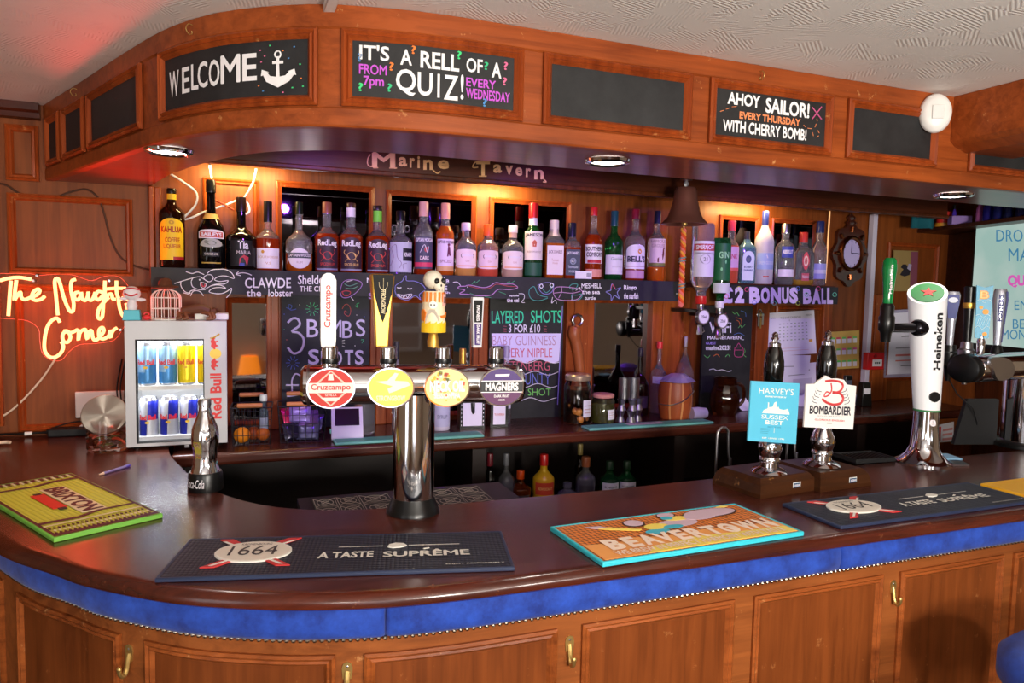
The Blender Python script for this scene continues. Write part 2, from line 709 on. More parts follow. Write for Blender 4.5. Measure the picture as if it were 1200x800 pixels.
# cornice under the ceiling beside the canopy, flat stiles and pilasters
b = MB()
zc = [(0, 2.095), (.018, 2.10), (.022, 2.115), (.034, 2.122), (.036, 2.145), (0, 2.145)]
vs = [Vector((x, YW - d, z)) for x in (-2.85, -.56) for d, z in zc]
b.add(vs, [(i, (i + 1) % 6, 6 + (i + 1) % 6, 6 + i) for i in range(6)] + [(0, 1, 2, 3, 4, 5), (11, 10, 9, 8, 7, 6)])
struct(b.build('trim_1', M_edge, smooth=False))
ZSB, ZST = 1.553, 1.636      # shelf board under and upper edge
b = MB()
b.box((wx(179, 260), YW - .02, (1.60 + ZS) / 2), (.016, .04, ZS - 1.60))
b.box((wx(186, 260), YW - .012, (1.60 + ZS) / 2), (.02, .024, ZS - 1.60))
struct(b.build('trim_2', M_mould, bevel=.003))
ZB = 1.066
k = 2
for x0, x1, dd in ((312, 331, .03), (432, 458, .03), (552, 574, .03), (659, 691, .035), (757, 800, .045), (880, 895, .03), (958, 968, .03), (1008, 1034, .04)):
    k += 1
    b = MB().box(((wx(x0, 410) + wx(x1, 410)) / 2, YW - dd / 2, (ZB + 1.60) / 2), (wx(x1, 410) - wx(x0, 410), dd, 1.60 - ZB))
    if x1 - x0 > 17:
        xa = (wx(x0, 410) + wx(x1, 410)) / 2
        b.box((xa, YW - dd - .004, (ZB + 1.60) / 2), ((wx(x1, 410) - wx(x0, 410)) * .5, .008, 1.60 - ZB))
    struct(b.build('trim_%d' % k, M_wood_z, bevel=.003))
k += 1
b = MB().box((wx(772, 280), YW - .015, 1.76), (.05, .03, .27))
struct(b.build('trim_%d' % k, M_wood_z, bevel=.003))


def mirror(x0, y0, x1, y1, z0, text, m, frame=True):
    xa, xb = wx(x0, (y0 + y1) / 2), wx(x1, (y0 + y1) / 2)
    zt = wz((x0 + x1) / 2, y0)
    zb = z0
    root = thing('wall_mirror', text, 'mirror', ((xa + xb) / 2, YW, zb), group=None)
    f = lambda u, v, d: Vector((u - (xa + xb) / 2, -d, v - zb))
    MB().sheet(f, xa, xb, zb, zt, .004).build('glass', m, root, smooth=False)
    if frame:
        MB().moulding(f, xa - .02, xb + .02, zb - .02, zt + .02, [(0, 0), (0, .012), (.006, .016), (.012, .010), (.022, .003)]).build('frame', M_mould, root, smooth=False)
    return root


mirror(330, 222, 432, 300, 1.62, 'dark smoked mirror behind the rum bottles, nearest to the neon sign', M_mirror2)
mirror(458, 232, 552, 300, 1.62, 'dark smoked mirror behind the two pink-capped spiced rum bottles', M_mirror2)
mirror(578, 240, 663, 300, 1.62, 'dark smoked mirror behind the green whiskey and square whiskey bottles', M_mirror2)
mirror(846, 258, 884, 300, 1.62, 'narrow dark mirror behind the blue gin bottle', M_mirror2)
mirror(906, 262, 951, 300, 1.62, 'dark mirror behind the clear vodka and red-capped tequila bottles', M_mirror2)
mirror(272, 355, 312, 470, 1.10, 'low wall mirror behind the wire basket, beside the silver fridge', M_mirror)
mirror(459, 355, 551, 470, 1.10, 'wide low wall mirror behind the gold and skull pump handles', M_mirror)
mirror(692, 355, 757, 470, 1.10, 'low wall mirror behind the stainless measures', M_mirror)

# ------------------------------------------------------------------ plan curves
CF = Plan([(-.55, 2.76), (-.38, 2.38), (-.245, 2.07), (-.128, 1.82), (-.03, 1.675), (.053, 1.598), (.132, 1.545), (.213, 1.51), (.384, 1.478), (.62, 1.474), (.9, 1.474), (1.6, 1.474), (2.6, 1.474), (3.5, 1.474)])
CSI = Plan([(-.25, 2.76), (-.16, 2.40), (-.048, 2.105), (.062, 1.91), (.17, 1.815), (.284, 1.765), (.44, 1.745), (.77, 1.745), (1.29, 1.745), (2.4, 1.745), (3.5, 1.745)])
CO = Plan([(-.80, 2.76), (-.70, 2.30), (-.58, 1.93), (-.42, 1.637), (-.306, 1.498), (-.235, 1.414), (-.095, 1.297), (.037, 1.228), (.13, 1.194), (.236, 1.168), (.345, 1.156), (.46, 1.152), (.81, 1.15), (1.25, 1.151), (1.8, 1.152), (2.6, 1.155), (3.5, 1.16)])
CI = Plan([(-.2, 2.76), (-.178, 2.42), (-.149, 2.249), (-.062, 1.948), (.035, 1.776), (.134, 1.688), (.233, 1.648), (.4, 1.622), (.6, 1.615), (.87, 1.615), (1.25, 1.63), (1.8, 1.63), (2.6, 1.63), (3.5, 1.63)])

# ------------------------------------------------------------------ bar canopy
canopy = thing('bar_canopy', 'curved oak bar canopy with a row of chalkboard panels and red-brown soffit', 'canopy', (1.2, 1.474, ZS))
b = MB()
sweep(b, CF, 0, CF.L, [(-.022, ZS), (0, ZS), (.003, ZS + .004), (.003, ZS + .036), (0, ZS + .04), (0, 2.098), (.004, 2.102), (.004, ZK - .001), (-.022, ZK - .001)], 90)
b.build('fascia', M_wood_x, canopy, world=True)
b = MB()
slab(b, CF, CSI, ZS + .001, ZS + .016, 90)
b.build('soffit', M_soff, canopy, world=True)
b = MB()
sweep(b, CSI, 0, CSI.L, [(-.018, ZS + .016), (0, ZS + .016), (0, ZK - .001), (-.018, ZK - .001)], 90)
b.build('inner_board', M_dark, canopy, world=True)
cm = CF.map()
BOARDS = [((58, 137), (69, 181)), ((77, 120), (97.5, 163)), ((107, 80), (163, 135)), ((194, 59), (361, 115)), ((413, 54), (602, 120)), ((646, 79), (801, 145)), ((839, 106), (967, 165)), ((999, 126), (1091, 180)), ((1141, 165), (1262, 195))]
ZP0, ZP1 = 1.9675, 2.078
panels = []
for (a, c) in BOARDS:
    ym = (a[1] + c[1]) / 2
    s0, s1 = CF.hit(a[0], ym, .002)[0], CF.hit(c[0], ym, .002)[0]
    if a[0] > 1100:
        s1 = s0 + .38
    pb = MB().sheet(cm, s0, s1, ZP0, ZP1, .0025, nu=14)
    po = pb.build('chalkboard', M_chalkb, canopy, world=True, smooth=True)
    fb = MB().moulding(cm, s0 - .021, s1 + .021, ZP0 - .02, ZP1 + .02, [(0, .002), (0, .009), (.005, .013), (.010, .008), (.014, .012), (.021, .003)], nu=14)
    fo = fb.build('panel_moulding', M_mould, canopy, world=True, smooth=False)
    panels.append((po, s0, s1))


def board_map(i):         # unit square on chalkboard i
    po, s0, s1 = panels[i]
    return po, (lambda u, v, d: CF.at(s0 + (s1 - s0) * u, ZP0 + (ZP1 - ZP0) * v, .0035 + d))


def hand(mb, body, fn, x0, y0, x1, y1, bold=.02, mi=0):
    return mb.text(body, fn, x0, y0, x1, y1, .0006, bold, mi)


def sub(mb, name, m, po, rec=False):
    return mb.build(name, m, po, world=False, smooth=False, recalc=rec)


def lettering(mb, name, mats, po, root):
    """lettering whose points are in room coordinates, as a child of part po"""
    o = Vector(root.location)
    for i in range(len(mb.v)):
        mb.v[i] = mb.v[i] - o
    return mb.build(name, mats, po, smooth=False, recalc=False)


PK, OR, PU, GR, BL, YE = (226, 110, 150), (240, 130, 60), (200, 90, 210), (70, 215, 130), (80, 140, 200), (240, 200, 80)
# WELCOME + anchor + confetti
po, fn = board_map(3)
b = MB()
for i, (ch, a, c) in enumerate((('W', .055, .155), ('E', .185, .255), ('L', .27, .33), ('C', .325, .405), ('O', .415, .495), ('M', .505, .625), ('E', .64, .725))):
    dy = (0, .01, .03, .04, .03, .06, .06)[i]
    hand(b, ch, fn, a, .24 + dy, c, .73 + dy, .015)
asp = (panels[3][2] - panels[3][1]) / (ZP1 - ZP0)
ring = [(.843 + .016 * math.cos(t * .524), .735 + .016 * asp * math.sin(t * .524)) for t in range(13)]
stroke(b, ring, fn, .0016)
anchor = [(.836, .70), (.850, .70), (.850, .62), (.872, .62), (.872, .57), (.850, .57), (.852, .34), (.885, .36), (.905, .43), (.895, .43), (.932, .47), (.940, .36), (.928, .37), (.905, .26), (.843, .15), (.780, .26), (.762, .38), (.750, .37), (.755, .48), (.795, .43), (.783, .43), (.80, .36), (.834, .34), (.836, .57), (.814, .57), (.814, .62), (.836, .62)]
b.prism(anchor, fn, .0, .0012)
cf = [(.745, .83), (.80, .9), (.87, .8), (.93, .86), (.75, .62), (.96, .55), (.735, .2), (.76, .1), (.87, .06), (.92, .14), (.965, .3), (.9, .66), (.77, .72), (.975, .16)]
for i, (u, v) in enumerate(cf):
    b.prism([(u - .004, v - .012), (u + .005, v - .008), (u + .004, v + .012), (u - .004, v + .01)], fn, 0, .0008, mi=1 + i % 4)
lettering(b, 'lettering', [chalk(C_WHITE), chalk(PK), chalk(GR), chalk(OR), chalk(BL)], po, canopy)
# IT'S A RELL OF A QUIZ!
po, fn = board_map(4)
b = MB()
hand(b, "IT'S", fn, .04, .66, .215, .93)
hand(b, 'A', fn, .28, .62, .35, .90)
hand(b, 'RELL', fn, .40, .60, .64, .90, .025)
hand(b, 'OF', fn, .685, .62, .79, .88)
hand(b, 'A', fn, .85, .58, .915, .86, .03)
for ch, a, c, y0, y1 in (('Q', .255, .375, .07, .55), ('U', .385, .475, .10, .52), ('I', .505, .52, .09, .52), ('Z', .545, .635, .07, .52), ('!', .65, .67, .10, .56)):
    hand(b, ch, fn, a, y0, c, y1, .015)
hand(b, 'FROM', fn, .04, .41, .20, .58, .02, 1)
hand(b, '7pm', fn, .065, .16, .185, .38, .02, 1)
hand(b, 'EVERY', fn, .685, .36, .88, .52, .02, 1)
hand(b, 'WEDNESDAY', fn, .685, .14, .975, .33, .02, 1)
for i, (u, v) in enumerate(((.345, .83), (.625, .83), (.80, .7), (.93, .75), (.03, .62), (.215, .50), (.035, .10), (.205, .12), (.925, .46), (.795, .02))):
    hand(b, '?', fn, u, v, u + .028, v + .15, .02, 2 + i % 5)
lettering(b, 'lettering', [chalk(C_WHITE), chalk(PU), chalk(OR), chalk(GR), chalk((60, 190, 130)), chalk(PK), chalk(BL)], po, canopy)
# AHOY SAILOR!
po, fn = board_map(6)
b = MB()
hand(b, 'AHOY', fn, .09, .68, .38, .94, .03)
hand(b, 'SAILOR!', fn, .43, .60, .84, .93, .03)
hand(b, 'EVERY THURSDAY', fn, .20, .40, .76, .56, .035, 1)
hand(b, 'WITH CHERRY BOMB!', fn, .06, .10, .82, .34, .03)
stroke(b, [(.87, .60), (.955, .90)], fn, .0016, mi=2)
stroke(b, [(.865, .86), (.96, .62)], fn, .0016, mi=2)
for (a, c) in (((.03, .50), (.06, .53)), ((.08, .56), (.11, .60)), ((.13, .63), (.17, .65)), ((.79, .44), (.81, .40)), ((.83, .38), (.87, .38)), ((.9, .42), (.91, .5)), ((.92, .56), (.915, .62)), ((.88, .3), (.89, .22)), ((.92, .2), (.94, .24)), ((.945, .3), (.93, .36))):
    stroke(b, [a, c], fn, .0008, mi=1)
lettering(b, 'lettering', [chalk(C_WHITE), chalk((235, 140, 90)), chalk((200, 90, 140))], po, canopy)
# pelmet with the pub's name
ZPE = 1.953
pel = thing('pelmet', 'dark wooden pelmet lettered with the pub name in gold above the bottles', 'pelmet', (1.2, 2.42, ZPE))
b = MB().box((1.4, 2.43, (ZPE + ZK) / 2), (3.36, .02, ZK - ZPE - .002))
pbo = b.build('board', M_dark, pel, world=True, smooth=False)
b = MB().box((1.4, 2.424, ZPE + .008), (3.36, .03, .016))
b.build('moulding', M_darkz, pel, world=True, smooth=False, bevel=.004)
b = MB()
pmf = px_map(2.417)


def serif_word(mb, letters, fn, bold=.01):
    for ch, x0, x1, yb, yt in letters:
        mb.text(ch, lambda u, v, d: fn(u, -v, d), x0, -yb, x1, -yt, .001, bold)


M_gilt = mat('gilt signwriting', (226, 176, 120), .5)
LET = [('M', 437, 462, 196, 179), ('a', 467, 477, 195, 184), ('r', 480, 486, 196.5, 185), ('i', 489, 492, 197, 183), ('n', 496, 507, 199, 187), ('e', 513, 526, 198, 187.5),
       ('T', 558, 574, 206, 189), ('a', 578, 588, 202.5, 192.5), ('v', 592, 601, 204.5, 194), ('e', 604, 612, 206, 196), ('r', 616, 622, 207.5, 197), ('n', 626, 637, 210, 199)]
serif_word(b, LET, pmf, .03)
for st in ([(462, 180), (462, 196), (464, 196.5)], [(434, 181), (431, 186), (431, 193), (436, 195), (437, 190)], [(507, 199), (512, 203), (516, 201)], [(637, 210), (640, 213), (636, 213)],
           [(574, 189), (561, 189), (556, 191), (554, 196), (560, 196)], [(437, 196.5), (443, 196.5)], [(456, 196.8), (465, 196.8)], [(561, 206.4), (570, 206.4)]):
    stroke(b, st, pmf, .0022, d=.001)
lettering(b, 'lettering', [M_gilt], pbo, pel)
# warm lamps hidden behind the pelmet
for px, py, w in ((285, 205, .26), (600, 222, .20), (905, 245, .26)):
    p = at_y(px, py, 2.55)
    lamp('AREA', 'pelmet_strip_lamp', (p.x, 2.66, ZPE + .025), 2.6, WARM, (w, .02), aim=(p.x, 2.76, ZPE - .06))

# canopy downlights
for px, py, text in ((198, 176, 'round recessed downlight in the red-lit end of the canopy soffit'), (712, 188, 'round recessed downlight in the soffit above the whisky bottles'), (1117, 228, 'round recessed downlight in the soffit near the television')):
    p = at_z(px, py, ZS)
    r = thing('downlight', text, 'light', (p.x, p.y, ZS), group='downlights in the canopy')
    MB().lathe([(.040, -.001), (.041, -.006), (.046, -.009), (.054, -.006), (.056, 0)], 40, cap=False).build('bezel', M_chrome, r)
    MB().lathe([(.0001, -.004), (.036, -.0045), (.041, -.003)], 32).build('lens', mat('lit lamp lens', (255, 250, 240), .4, emit=(255, 246, 232), es=12), r)
    MB().lathe([(.043, -.008), (.0445, -.0095), (.046, -.008)], 40, cap=False).build('inner_ring', M_black, r)
    lamp('SPOT', 'downlight_beam', (p.x, p.y, ZS - .012), 7, NEUTRAL, .03, aim=(p.x, p.y, 0), spot_size=R(110), spot_blend=.7)

# ceiling beam over the customers' side, and white trunking
bs = [(1.868, ZK - .001), (1.868, 2.024), (1.885, 2.012), (1.93, 1.997), (2.12, 1.997), (2.12, ZK - .001)]
b = MB().prism(bs, lambda u, v, d: Vector((u, d, v)), 1.4735, -3.2)
struct(b.build('beam', M_wood_x, smooth=False))
p = at_z(384, 21, ZK - .008)
t = thing('cable_trunking', 'short white cable trunking on the ceiling above the welcome board', 'trunking', (p.x - .004, p.y, ZK))
MB().box((0, -.6, -.008), (.022, 1.2, .016), rz=0).build('channel', M_white, t, bevel=.002)
MB().box((0, .001, -.008), (.025, .006, .019)).build('end_cap', M_white, t, bevel=.002)

# ------------------------------------------------------------------ bar counter
bar = thing('bar_counter', 'long curved pub bar with glossy mahogany top, blue padded rail and oak panels', 'bar', (.5, 1.3, 0))


class Off(Plan):
    def __init__(s, base, d, n=140):
        s.p = [base.at(base.L * i / n, 0, d) for i in range(n + 1)]
        s.s = [0.0]
        for i in range(1, len(s.p)):
            s.s.append(s.s[-1] + (s.p[i] - s.p[i - 1]).length)
        s.L = s.s[-1]


COi = Off(CO, -.024)
b = MB()
slab(b, COi, CI, ZC - .030, ZC, 110)
b.build('countertop', M_top, bar, world=True)
b = MB()
sweep(b, CO, 0, CO.L, [(-.0245, ZC - .0275), (-.004, ZC - .0275), (.002, ZC - .023), (.003, ZC - .014), (.0, ZC - .0065), (-.007, ZC - .0018), (-.016, ZC), (-.0245, ZC)], 120)
b.build('nosing', M_edge, bar, world=True)
b = MB()
sweep(b, CI, 0, CI.L, [(.0, ZC - .05), (.006, ZC - .05), (.006, ZC - .043), (.0, ZC - .043)], 100)
sweep(b, CI, 0, CI.L, [(.012, 0), (.03, 0), (.03, ZC - .045), (.012, ZC - .045)], 100)
b.build('rear_board', M_dark, bar, world=True)
DF = -.045      # setback of the oak front
b = MB()
sweep(b, CO, 0, CO.L, [(DF - .03, 0), (DF, 0), (DF, ZC - .031), (DF - .03, ZC - .031)], 120)
b.build('front_board', M_front, bar, world=True)
M_velvet = mat('blue velvet', (28, 66, 172), .8)
m = M_velvet
pr(m).inputs['Sheen Weight'].default_value = .12
tcv = nd(m, 'ShaderNodeTexCoord')
nv = nd(m, 'ShaderNodeTexNoise', Scale=16.0, Detail=5.0, Roughness=.7)
lk(m, tcv.outputs['Object'], nv.inputs['Vector'])
crv = nd(m, 'ShaderNodeValToRGB')
crv.color_ramp.elements[0].position = .35
crv.color_ramp.elements[0].color = lin((14, 42, 124))
crv.color_ramp.elements[1].position = .68
crv.color_ramp.elements[1].color = lin((34, 78, 186))
lk(m, nv.outputs[0], crv.inputs[0])
lk(m, crv.outputs[0], pr(m).inputs['Base Color'])
sA = CO.hit(452, 730, DF + .02)[0]
sB = CO.hit(990, 655, DF + .02)[0]
ZV0, ZV1 = .986, ZC - .0285
for s0, s1 in ((0, sA), (sA, sB), (sB, CO.L)):
    b = MB()
    sec = []
    for i in range(9):
        a = -math.pi / 2 + math.pi * i / 8
        sec.append((DF + .021 * math.cos(a) ** .6 if abs(math.cos(a)) > 1e-4 else DF, (ZV0 + ZV1) / 2 + (ZV1 - ZV0) / 2 * math.sin(a)))
    sec.append((DF - .002, ZV1))
    sec.append((DF - .002, ZV0))
    n = 60
    kk = len(sec)
    vs, fs = [], []
    for i in range(n + 1):
        t = s0 + (s1 - s0) * i / n
        if i in (1, n - 1):
            t = s0 + .003 if i == 1 else s1 - .003
        if i in (2, n - 2):
            t = s0 + .009 if i == 2 else s1 - .009
        e = min(t - s0, s1 - t)
        pinch = math.sqrt(min(1, .02 + e / .012)) if e < .012 else 1
        vs += [CO.at(t, z, DF + (d - DF) * pinch) for d, z in sec]
    for i in range(n):
        for j in range(kk):
            j2 = (j + 1) % kk
            fs.append((i * kk + j, i * kk + j2, (i + 1) * kk + j2, (i + 1) * kk + j))
    fs += [tuple(range(kk)), tuple(n * kk + j for j in range(kk - 1, -1, -1))]
    b.add(vs, fs)
    po = b.build('padded_rail', M_velvet, bar, world=True, ang=60)
    po['label'] = 'blue velvet padded rail'
    b = MB()
    t = max(s0, CO.hit(-20, 690, DF)[0] if s0 == 0 else s0)
    while t < min(s1, CO.hit(1230, 640, DF)[0]):
        b.ball(CO.at(t, ZV0 - .001, DF + .006), (.0044, .0044, .0044), 8)
        t += .0125
    for i in range(len(b.v)):
        b.v[i] -= Vector(bar.location)
    b.build('nail_strip', mat('nickel nail heads', (150, 140, 126), .3, 1.0), po)
fm = CO.map()
for (xa, ya), (xb, yb) in (((24, 712), (143, 757)), ((172, 762), (393, 781)), ((427, 777), (652, 753)), ((681, 747), (859, 717)), ((882, 714), (1033, 686)), ((1053, 684), (1174, 662)), ((1186, 660), (1300, 640)), ((-130, 620), (0, 700))):
    s0, s1 = CO.hit(xa, ya, DF)[0], CO.hit(xb, yb, DF)[0]
    if xa < -100:
        s1 = CO.hit(5, 702, DF)[0]
        s0 = s1 - .42
    f2 = lambda u, v, d: CO.at(u, v, DF + d)
    MB().sheet(f2, s0 + .012, s1 - .012, .30, .945, .0006, nu=10).build('panel', M_frontp, bar, world=True)
    MB().moulding(f2, s0, s1, .28, .957, [(0, 0), (0, .006), (.005, .009), (.010, .005), (.014, .007), (.02, .0008)], nu=10).build('panel_moulding', M_frontm, bar, world=True, smooth=False)

# back counter and the shade-coloured shelving beneath it
bc = thing('back_counter', 'dark mahogany back counter under the bottle shelf', 'counter', (1.6, 2.57, 0))
MB().box((1.58, 2.57, ZB - .02), (3.5, .38, .04)).build('worktop', M_top, bc, world=True, bevel=.012, seg=3)
M_shadewood = mat('near black shade-coloured wood', (26, 12, 8), .5)  # shade below the counter and on the ledge is put into this colour
MB().box((1.58, 2.745, .5), (3.5, .02, 1.0)).build('back_board', M_shadewood, bc, world=True, smooth=False)
MB().box((1.58, 2.57, .735), (3.5, .34, .03)).build('shelf', M_shadewood, bc, world=True, smooth=False)
MB().box((1.58, 2.57, .25), (3.5, .34, .03)).build('shelf', M_shadewood, bc, world=True, smooth=False)
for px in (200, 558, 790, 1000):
    MB().box((at_y(px, 560, 2.42).x, 2.56, .515), (.05, .34, 1.02)).build('upright', M_shadewood, bc, world=True, smooth=False)

# ------------------------------------------------------------------ bottle shelf with the chalk sea creatures
YS = 2.60
xs0, xs1, xs2 = at_y(177, 330, YS).x, at_y(797, 345, YS).x, at_y(982, 345, YS).x
shelf = thing('bottle_shelf', 'long wall shelf fronted by a black chalkboard strip of sea creature drawings', 'shelf', ((xs0 + xs1) / 2, YS, ZSB))
MB().box(((xs0 + xs1) / 2, 2.688, ZST - .012), (xs1 - xs0 - .002, .144, .02)).build('plank', M_dark, shelf, world=True, smooth=False)
strip = MB().box(((xs0 + xs1) / 2, YS + .007, (ZSB + ZST) / 2), (xs1 - xs0, .014, ZST - ZSB)).build('chalkboard_strip', M_chalkb, shelf, world=True, smooth=False)
shelf2 = thing('bottle_shelf', 'short wall shelf behind a black sign reading two pound bonus ball', 'shelf', ((xs1 + xs2) / 2 + .06, YS, ZSB))
xq = at_y(846, 345, YS).x
MB().box(((xs1 + xs2) / 2 + .005, 2.688, ZST - .012), (xs2 - xs1 - .012, .144, .02)).build('plank', M_dark, shelf2, world=True, smooth=False)
sign2 = MB().box(((xq + xs2) / 2, YS + .007, (ZSB + ZST) / 2 - .005), (xs2 - xq, .014, ZST - ZSB - .004)).build('sign_board', M_chalkb, shelf2, world=True, smooth=False)
pf = px_map(YS)
b = MB()


def Z2(pts, k, ox, oy):
    return [(ox + x / k, oy + y / k) for x, y in pts]


def draw(mb, pts, k, ox, oy, w=.0013, mi=0):
    stroke(mb, Z2(pts, k, ox, oy), pf, w, d=.0004, mi=mi)


def words(mb, body, x0, y0, x1, y1, bold=.012, mi=0, fn=pf):
    mb.text(body, lambda u, v, d: fn(u, -v, d), x0, -y1, x1, -y0, .0006, bold, mi)


L = lambda pts, w=.0014, mi=0: draw(b, pts, 12, 190, 310, w, mi)
L([(335, 98), (420, 125), (500, 105), (590, 140)])
L([(630, 125), (700, 75), (800, 65), (890, 68), (980, 120), (1010, 195), (900, 160), (800, 165), (735, 210), (800, 235), (870, 230), (930, 225), (880, 270), (760, 275), (680, 300), (600, 350)])
L([(640, 140), (590, 170), (600, 210), (670, 240), (720, 190), (690, 145), (640, 140)])
L([(175, 265), (300, 225), (420, 190), (520, 170), (580, 200), (650, 245)])
L([(265, 230), (265, 300), (320, 380), (400, 400)])
L([(430, 190), (410, 240), (430, 310), (520, 350), (610, 350)])
L([(540, 245), (545, 310), (590, 330), (620, 270), (540, 245)])
L([(555, 265), (570, 305), (600, 300), (600, 270)], .0022, 1)
L([(680, 300), (760, 285), (840, 295), (895, 335), (820, 320), (720, 330), (660, 380), (740, 405), (840, 405), (920, 370), (975, 330), (960, 400), (905, 465)])
L([(400, 440), (430, 380), (480, 365), (540, 385), (580, 440)])
L([(300, 395), (380, 410), (400, 370), (470, 350)])
L([(1110, 155), (1040, 135), (1075, 100)])
L([(1040, 135), (1120, 115), (1200, 125), (1260, 150)])
b.ball(pf(190 + 528 / 12, 310 + 213 / 12, 0), .003, 8)
words(b, 'CLAWDE', 287, 325.5, 341, 337.5)
words(b, 'the', 289, 339, 306, 347.5, .01)
words(b, 'lobster', 314.5, 339, 343, 347.5, .008)
words(b, 'Sheldon', 349, 322, 385, 333)
words(b, 'THE CRAB', 351, 335, 388, 341.5)
D = lambda pts, w=.0013, mi=0: draw(b, pts, 8, 380, 315, w, mi)
D([(100, 230), (85, 225), (110, 250)])
D([(150, 200), (180, 120), (260, 100), (340, 120), (350, 160), (300, 220), (230, 265), (170, 265), (150, 220)], mi=3)
D([(165, 215), (190, 250), (230, 245), (245, 215), (200, 205), (165, 215)], .0018, 1)
D([(190, 140), (240, 160), (320, 130)], mi=4)
D([(200, 180), (260, 185), (310, 165)], mi=4)
D([(250, 265), (275, 295)])
D([(210, 120), (265, 105)])
words(b, 'M', 430, 325.5, 436, 331, .02)
words(b, 'S', 432, 343, 437, 350, .02, 3)
D([(665, 200), (670, 155), (730, 115), (745, 85), (770, 65), (772, 110), (850, 115), (920, 150), (950, 190)], mi=5)
D([(660, 200), (680, 250), (720, 280), (790, 290), (850, 250), (905, 290), (890, 240), (945, 200)], mi=5)
D([(685, 235), (740, 245), (820, 235), (800, 270), (740, 275), (690, 250), (685, 235)], mi=0)
for q in ((700, 180), (800, 188)):
    D([(q[0] - 20, q[1] - 8), (q[0], q[1]), (q[0] + 22, q[1] - 6)], .0018)
D([(700, 240), (715, 265), (730, 243), (745, 270), (760, 243), (780, 268), (800, 240)])
words(b, 'le', 520, 325, 526, 332)
words(b, 'E', 521, 335, 524, 340)
words(b, 'Sh', 521, 341.5, 527, 344)
Ee = lambda pts, w=.0013, mi=0: draw(b, pts, 8.571, 525, 320, w, mi)
Ee([(50, 92), (95, 90), (125, 125)])
Ee([(175, 130), (110, 135), (105, 155), (170, 170), (115, 205), (180, 210), (300, 225), (430, 220), (480, 180), (520, 160), (620, 165), (700, 145), (650, 110), (560, 110), (480, 95), (420, 130), (350, 145), (220, 120), (175, 130)], .0015, 6)
Ee([(210, 130), (350, 160), (430, 145), (490, 110), (600, 130), (690, 135)], .001, 1)
for q in ([(240, 110), (270, 80), (275, 100), (320, 65)], [(590, 95), (620, 85), (630, 100), (670, 75)], [(510, 185), (580, 210)], [(370, 235), (430, 245)], [(220, 200), (290, 230)]):
    Ee(q, .0008, 2)
b.ball(pf(525 + 197 / 8.571, 320 + 140 / 8.571, 0), .0025, 8)
words(b, 'squiggles', 597, 345, 608, 348, .02)
words(b, 'the eel', 594, 349, 608, 354, .02)
Ee([(710, 205), (760, 210), (765, 250), (740, 290), (770, 295)], .0012)
T = lambda pts, w=.0013, mi=0: draw(b, pts, 8.571, 525, 320, w, mi)
T([(900, 120), (930, 110), (980, 95), (1050, 100), (1060, 130), (1040, 190), (980, 210), (930, 185), (905, 130), (900, 120)], mi=5)
T([(930, 140), (950, 160), (985, 195), (1025, 165), (1040, 130)], mi=7)
for q in ((935, 130), (1040, 122)):
    T([(q[0] - 18, q[1]), (q[0], q[1] - 22), (q[0] + 18, q[1]), (q[0], q[1] + 22), (q[0] - 18, q[1])], .0018)
T([(1000, 240), (930, 225), (890, 190), (865, 135), (820, 160), (815, 220), (850, 265), (920, 275), (1000, 250)], mi=7)
T([(1060, 170), (1090, 140), (1200, 140), (1320, 160), (1350, 200), (1300, 260), (1200, 275), (1100, 260), (1060, 210), (1060, 170)], .0015, 6)
T([(1140, 140), (1140, 190), (1110, 250)], mi=6)
T([(1140, 190), (1250, 200), (1330, 180)], mi=6)
T([(1060, 200), (1140, 190)], mi=6)
T([(1250, 145), (1255, 200), (1240, 270)], mi=6)
T([(1050, 240), (1040, 300), (1075, 270), (1090, 305)])
S5 = lambda pts, w=.0013, mi=0: draw(b, pts, 10.909, 655, 325, w, mi)
S5([(130, 120), (170, 85), (240, 90), (200, 150), (150, 145), (130, 120)], mi=7)
S5([(160, 220), (170, 280), (230, 300), (290, 250), (290, 210), (230, 225), (160, 220)], mi=7)
S5([(215, 165), (265, 130)])
S5([(250, 125), (270, 130), (265, 150)])
words(b, 'MESHELL', 681.5, 332, 705, 337.5, .02)
words(b, 'the sea', 682, 339.5, 703, 344.5, .02)
words(b, 'turtle', 685, 347, 698, 351, .02)
S5([(660, 150), (680, 80), (720, 150), (790, 130), (745, 190), (770, 270), (710, 230), (670, 295), (660, 220), (600, 185), (660, 165), (660, 150)], .0016, 5)
S5([(665, 140), (682, 90), (715, 140)], .0022, 1)
words(b, 'Ringo', 731, 334, 746, 341, .02)
words(b, 'the starfish', 731, 343, 748, 350, .02)
b.ball(pf(793, 344, 0), .0025, 6)
lettering(b, 'chalk_drawing', [chalk(C_WHITE), chalk((205, 84, 92)), chalk((90, 200, 130)), chalk((190, 150, 215)), chalk((120, 180, 150)), chalk((150, 150, 215)), chalk((210, 160, 205)), chalk((90, 180, 165))], strip, shelf)
b = MB()
pf2 = px_map(YS)
for ch, x0, x1, y0, y1 in (('£', 847.5, 859, 336.5, 355.5), ('2', 861, 872, 336, 355), ('B', 878, 891, 336, 355.5), ('O', 891.5, 902, 336.5, 355.5), ('N', 903, 915, 336.5, 355.5), ('U', 916, 924.5, 336.5, 355.5), ('S', 925, 935, 336.5, 355.5), ('B', 941, 951, 338, 356), ('A', 951.5, 962, 337.5, 356), ('L', 962.5, 968, 337.5, 356), ('L', 969, 976, 337, 356)):
    words(b, ch, x0, y0, x1, y1, .06, 0, pf2)
for i, (x, y) in enumerate(((875, 339), (907, 355), (935, 338), (935, 355), (959, 338), (978, 345), (884, 354), (866, 338), (851, 347), (945, 345))):
    stroke(b, [(x + 2.4 * math.cos(t), y + 2.4 * math.sin(t)) for t in (0, 1, 2, 3, 4, 5, 6.28)], pf2, .0013, d=.001, mi=1 + i % 4)
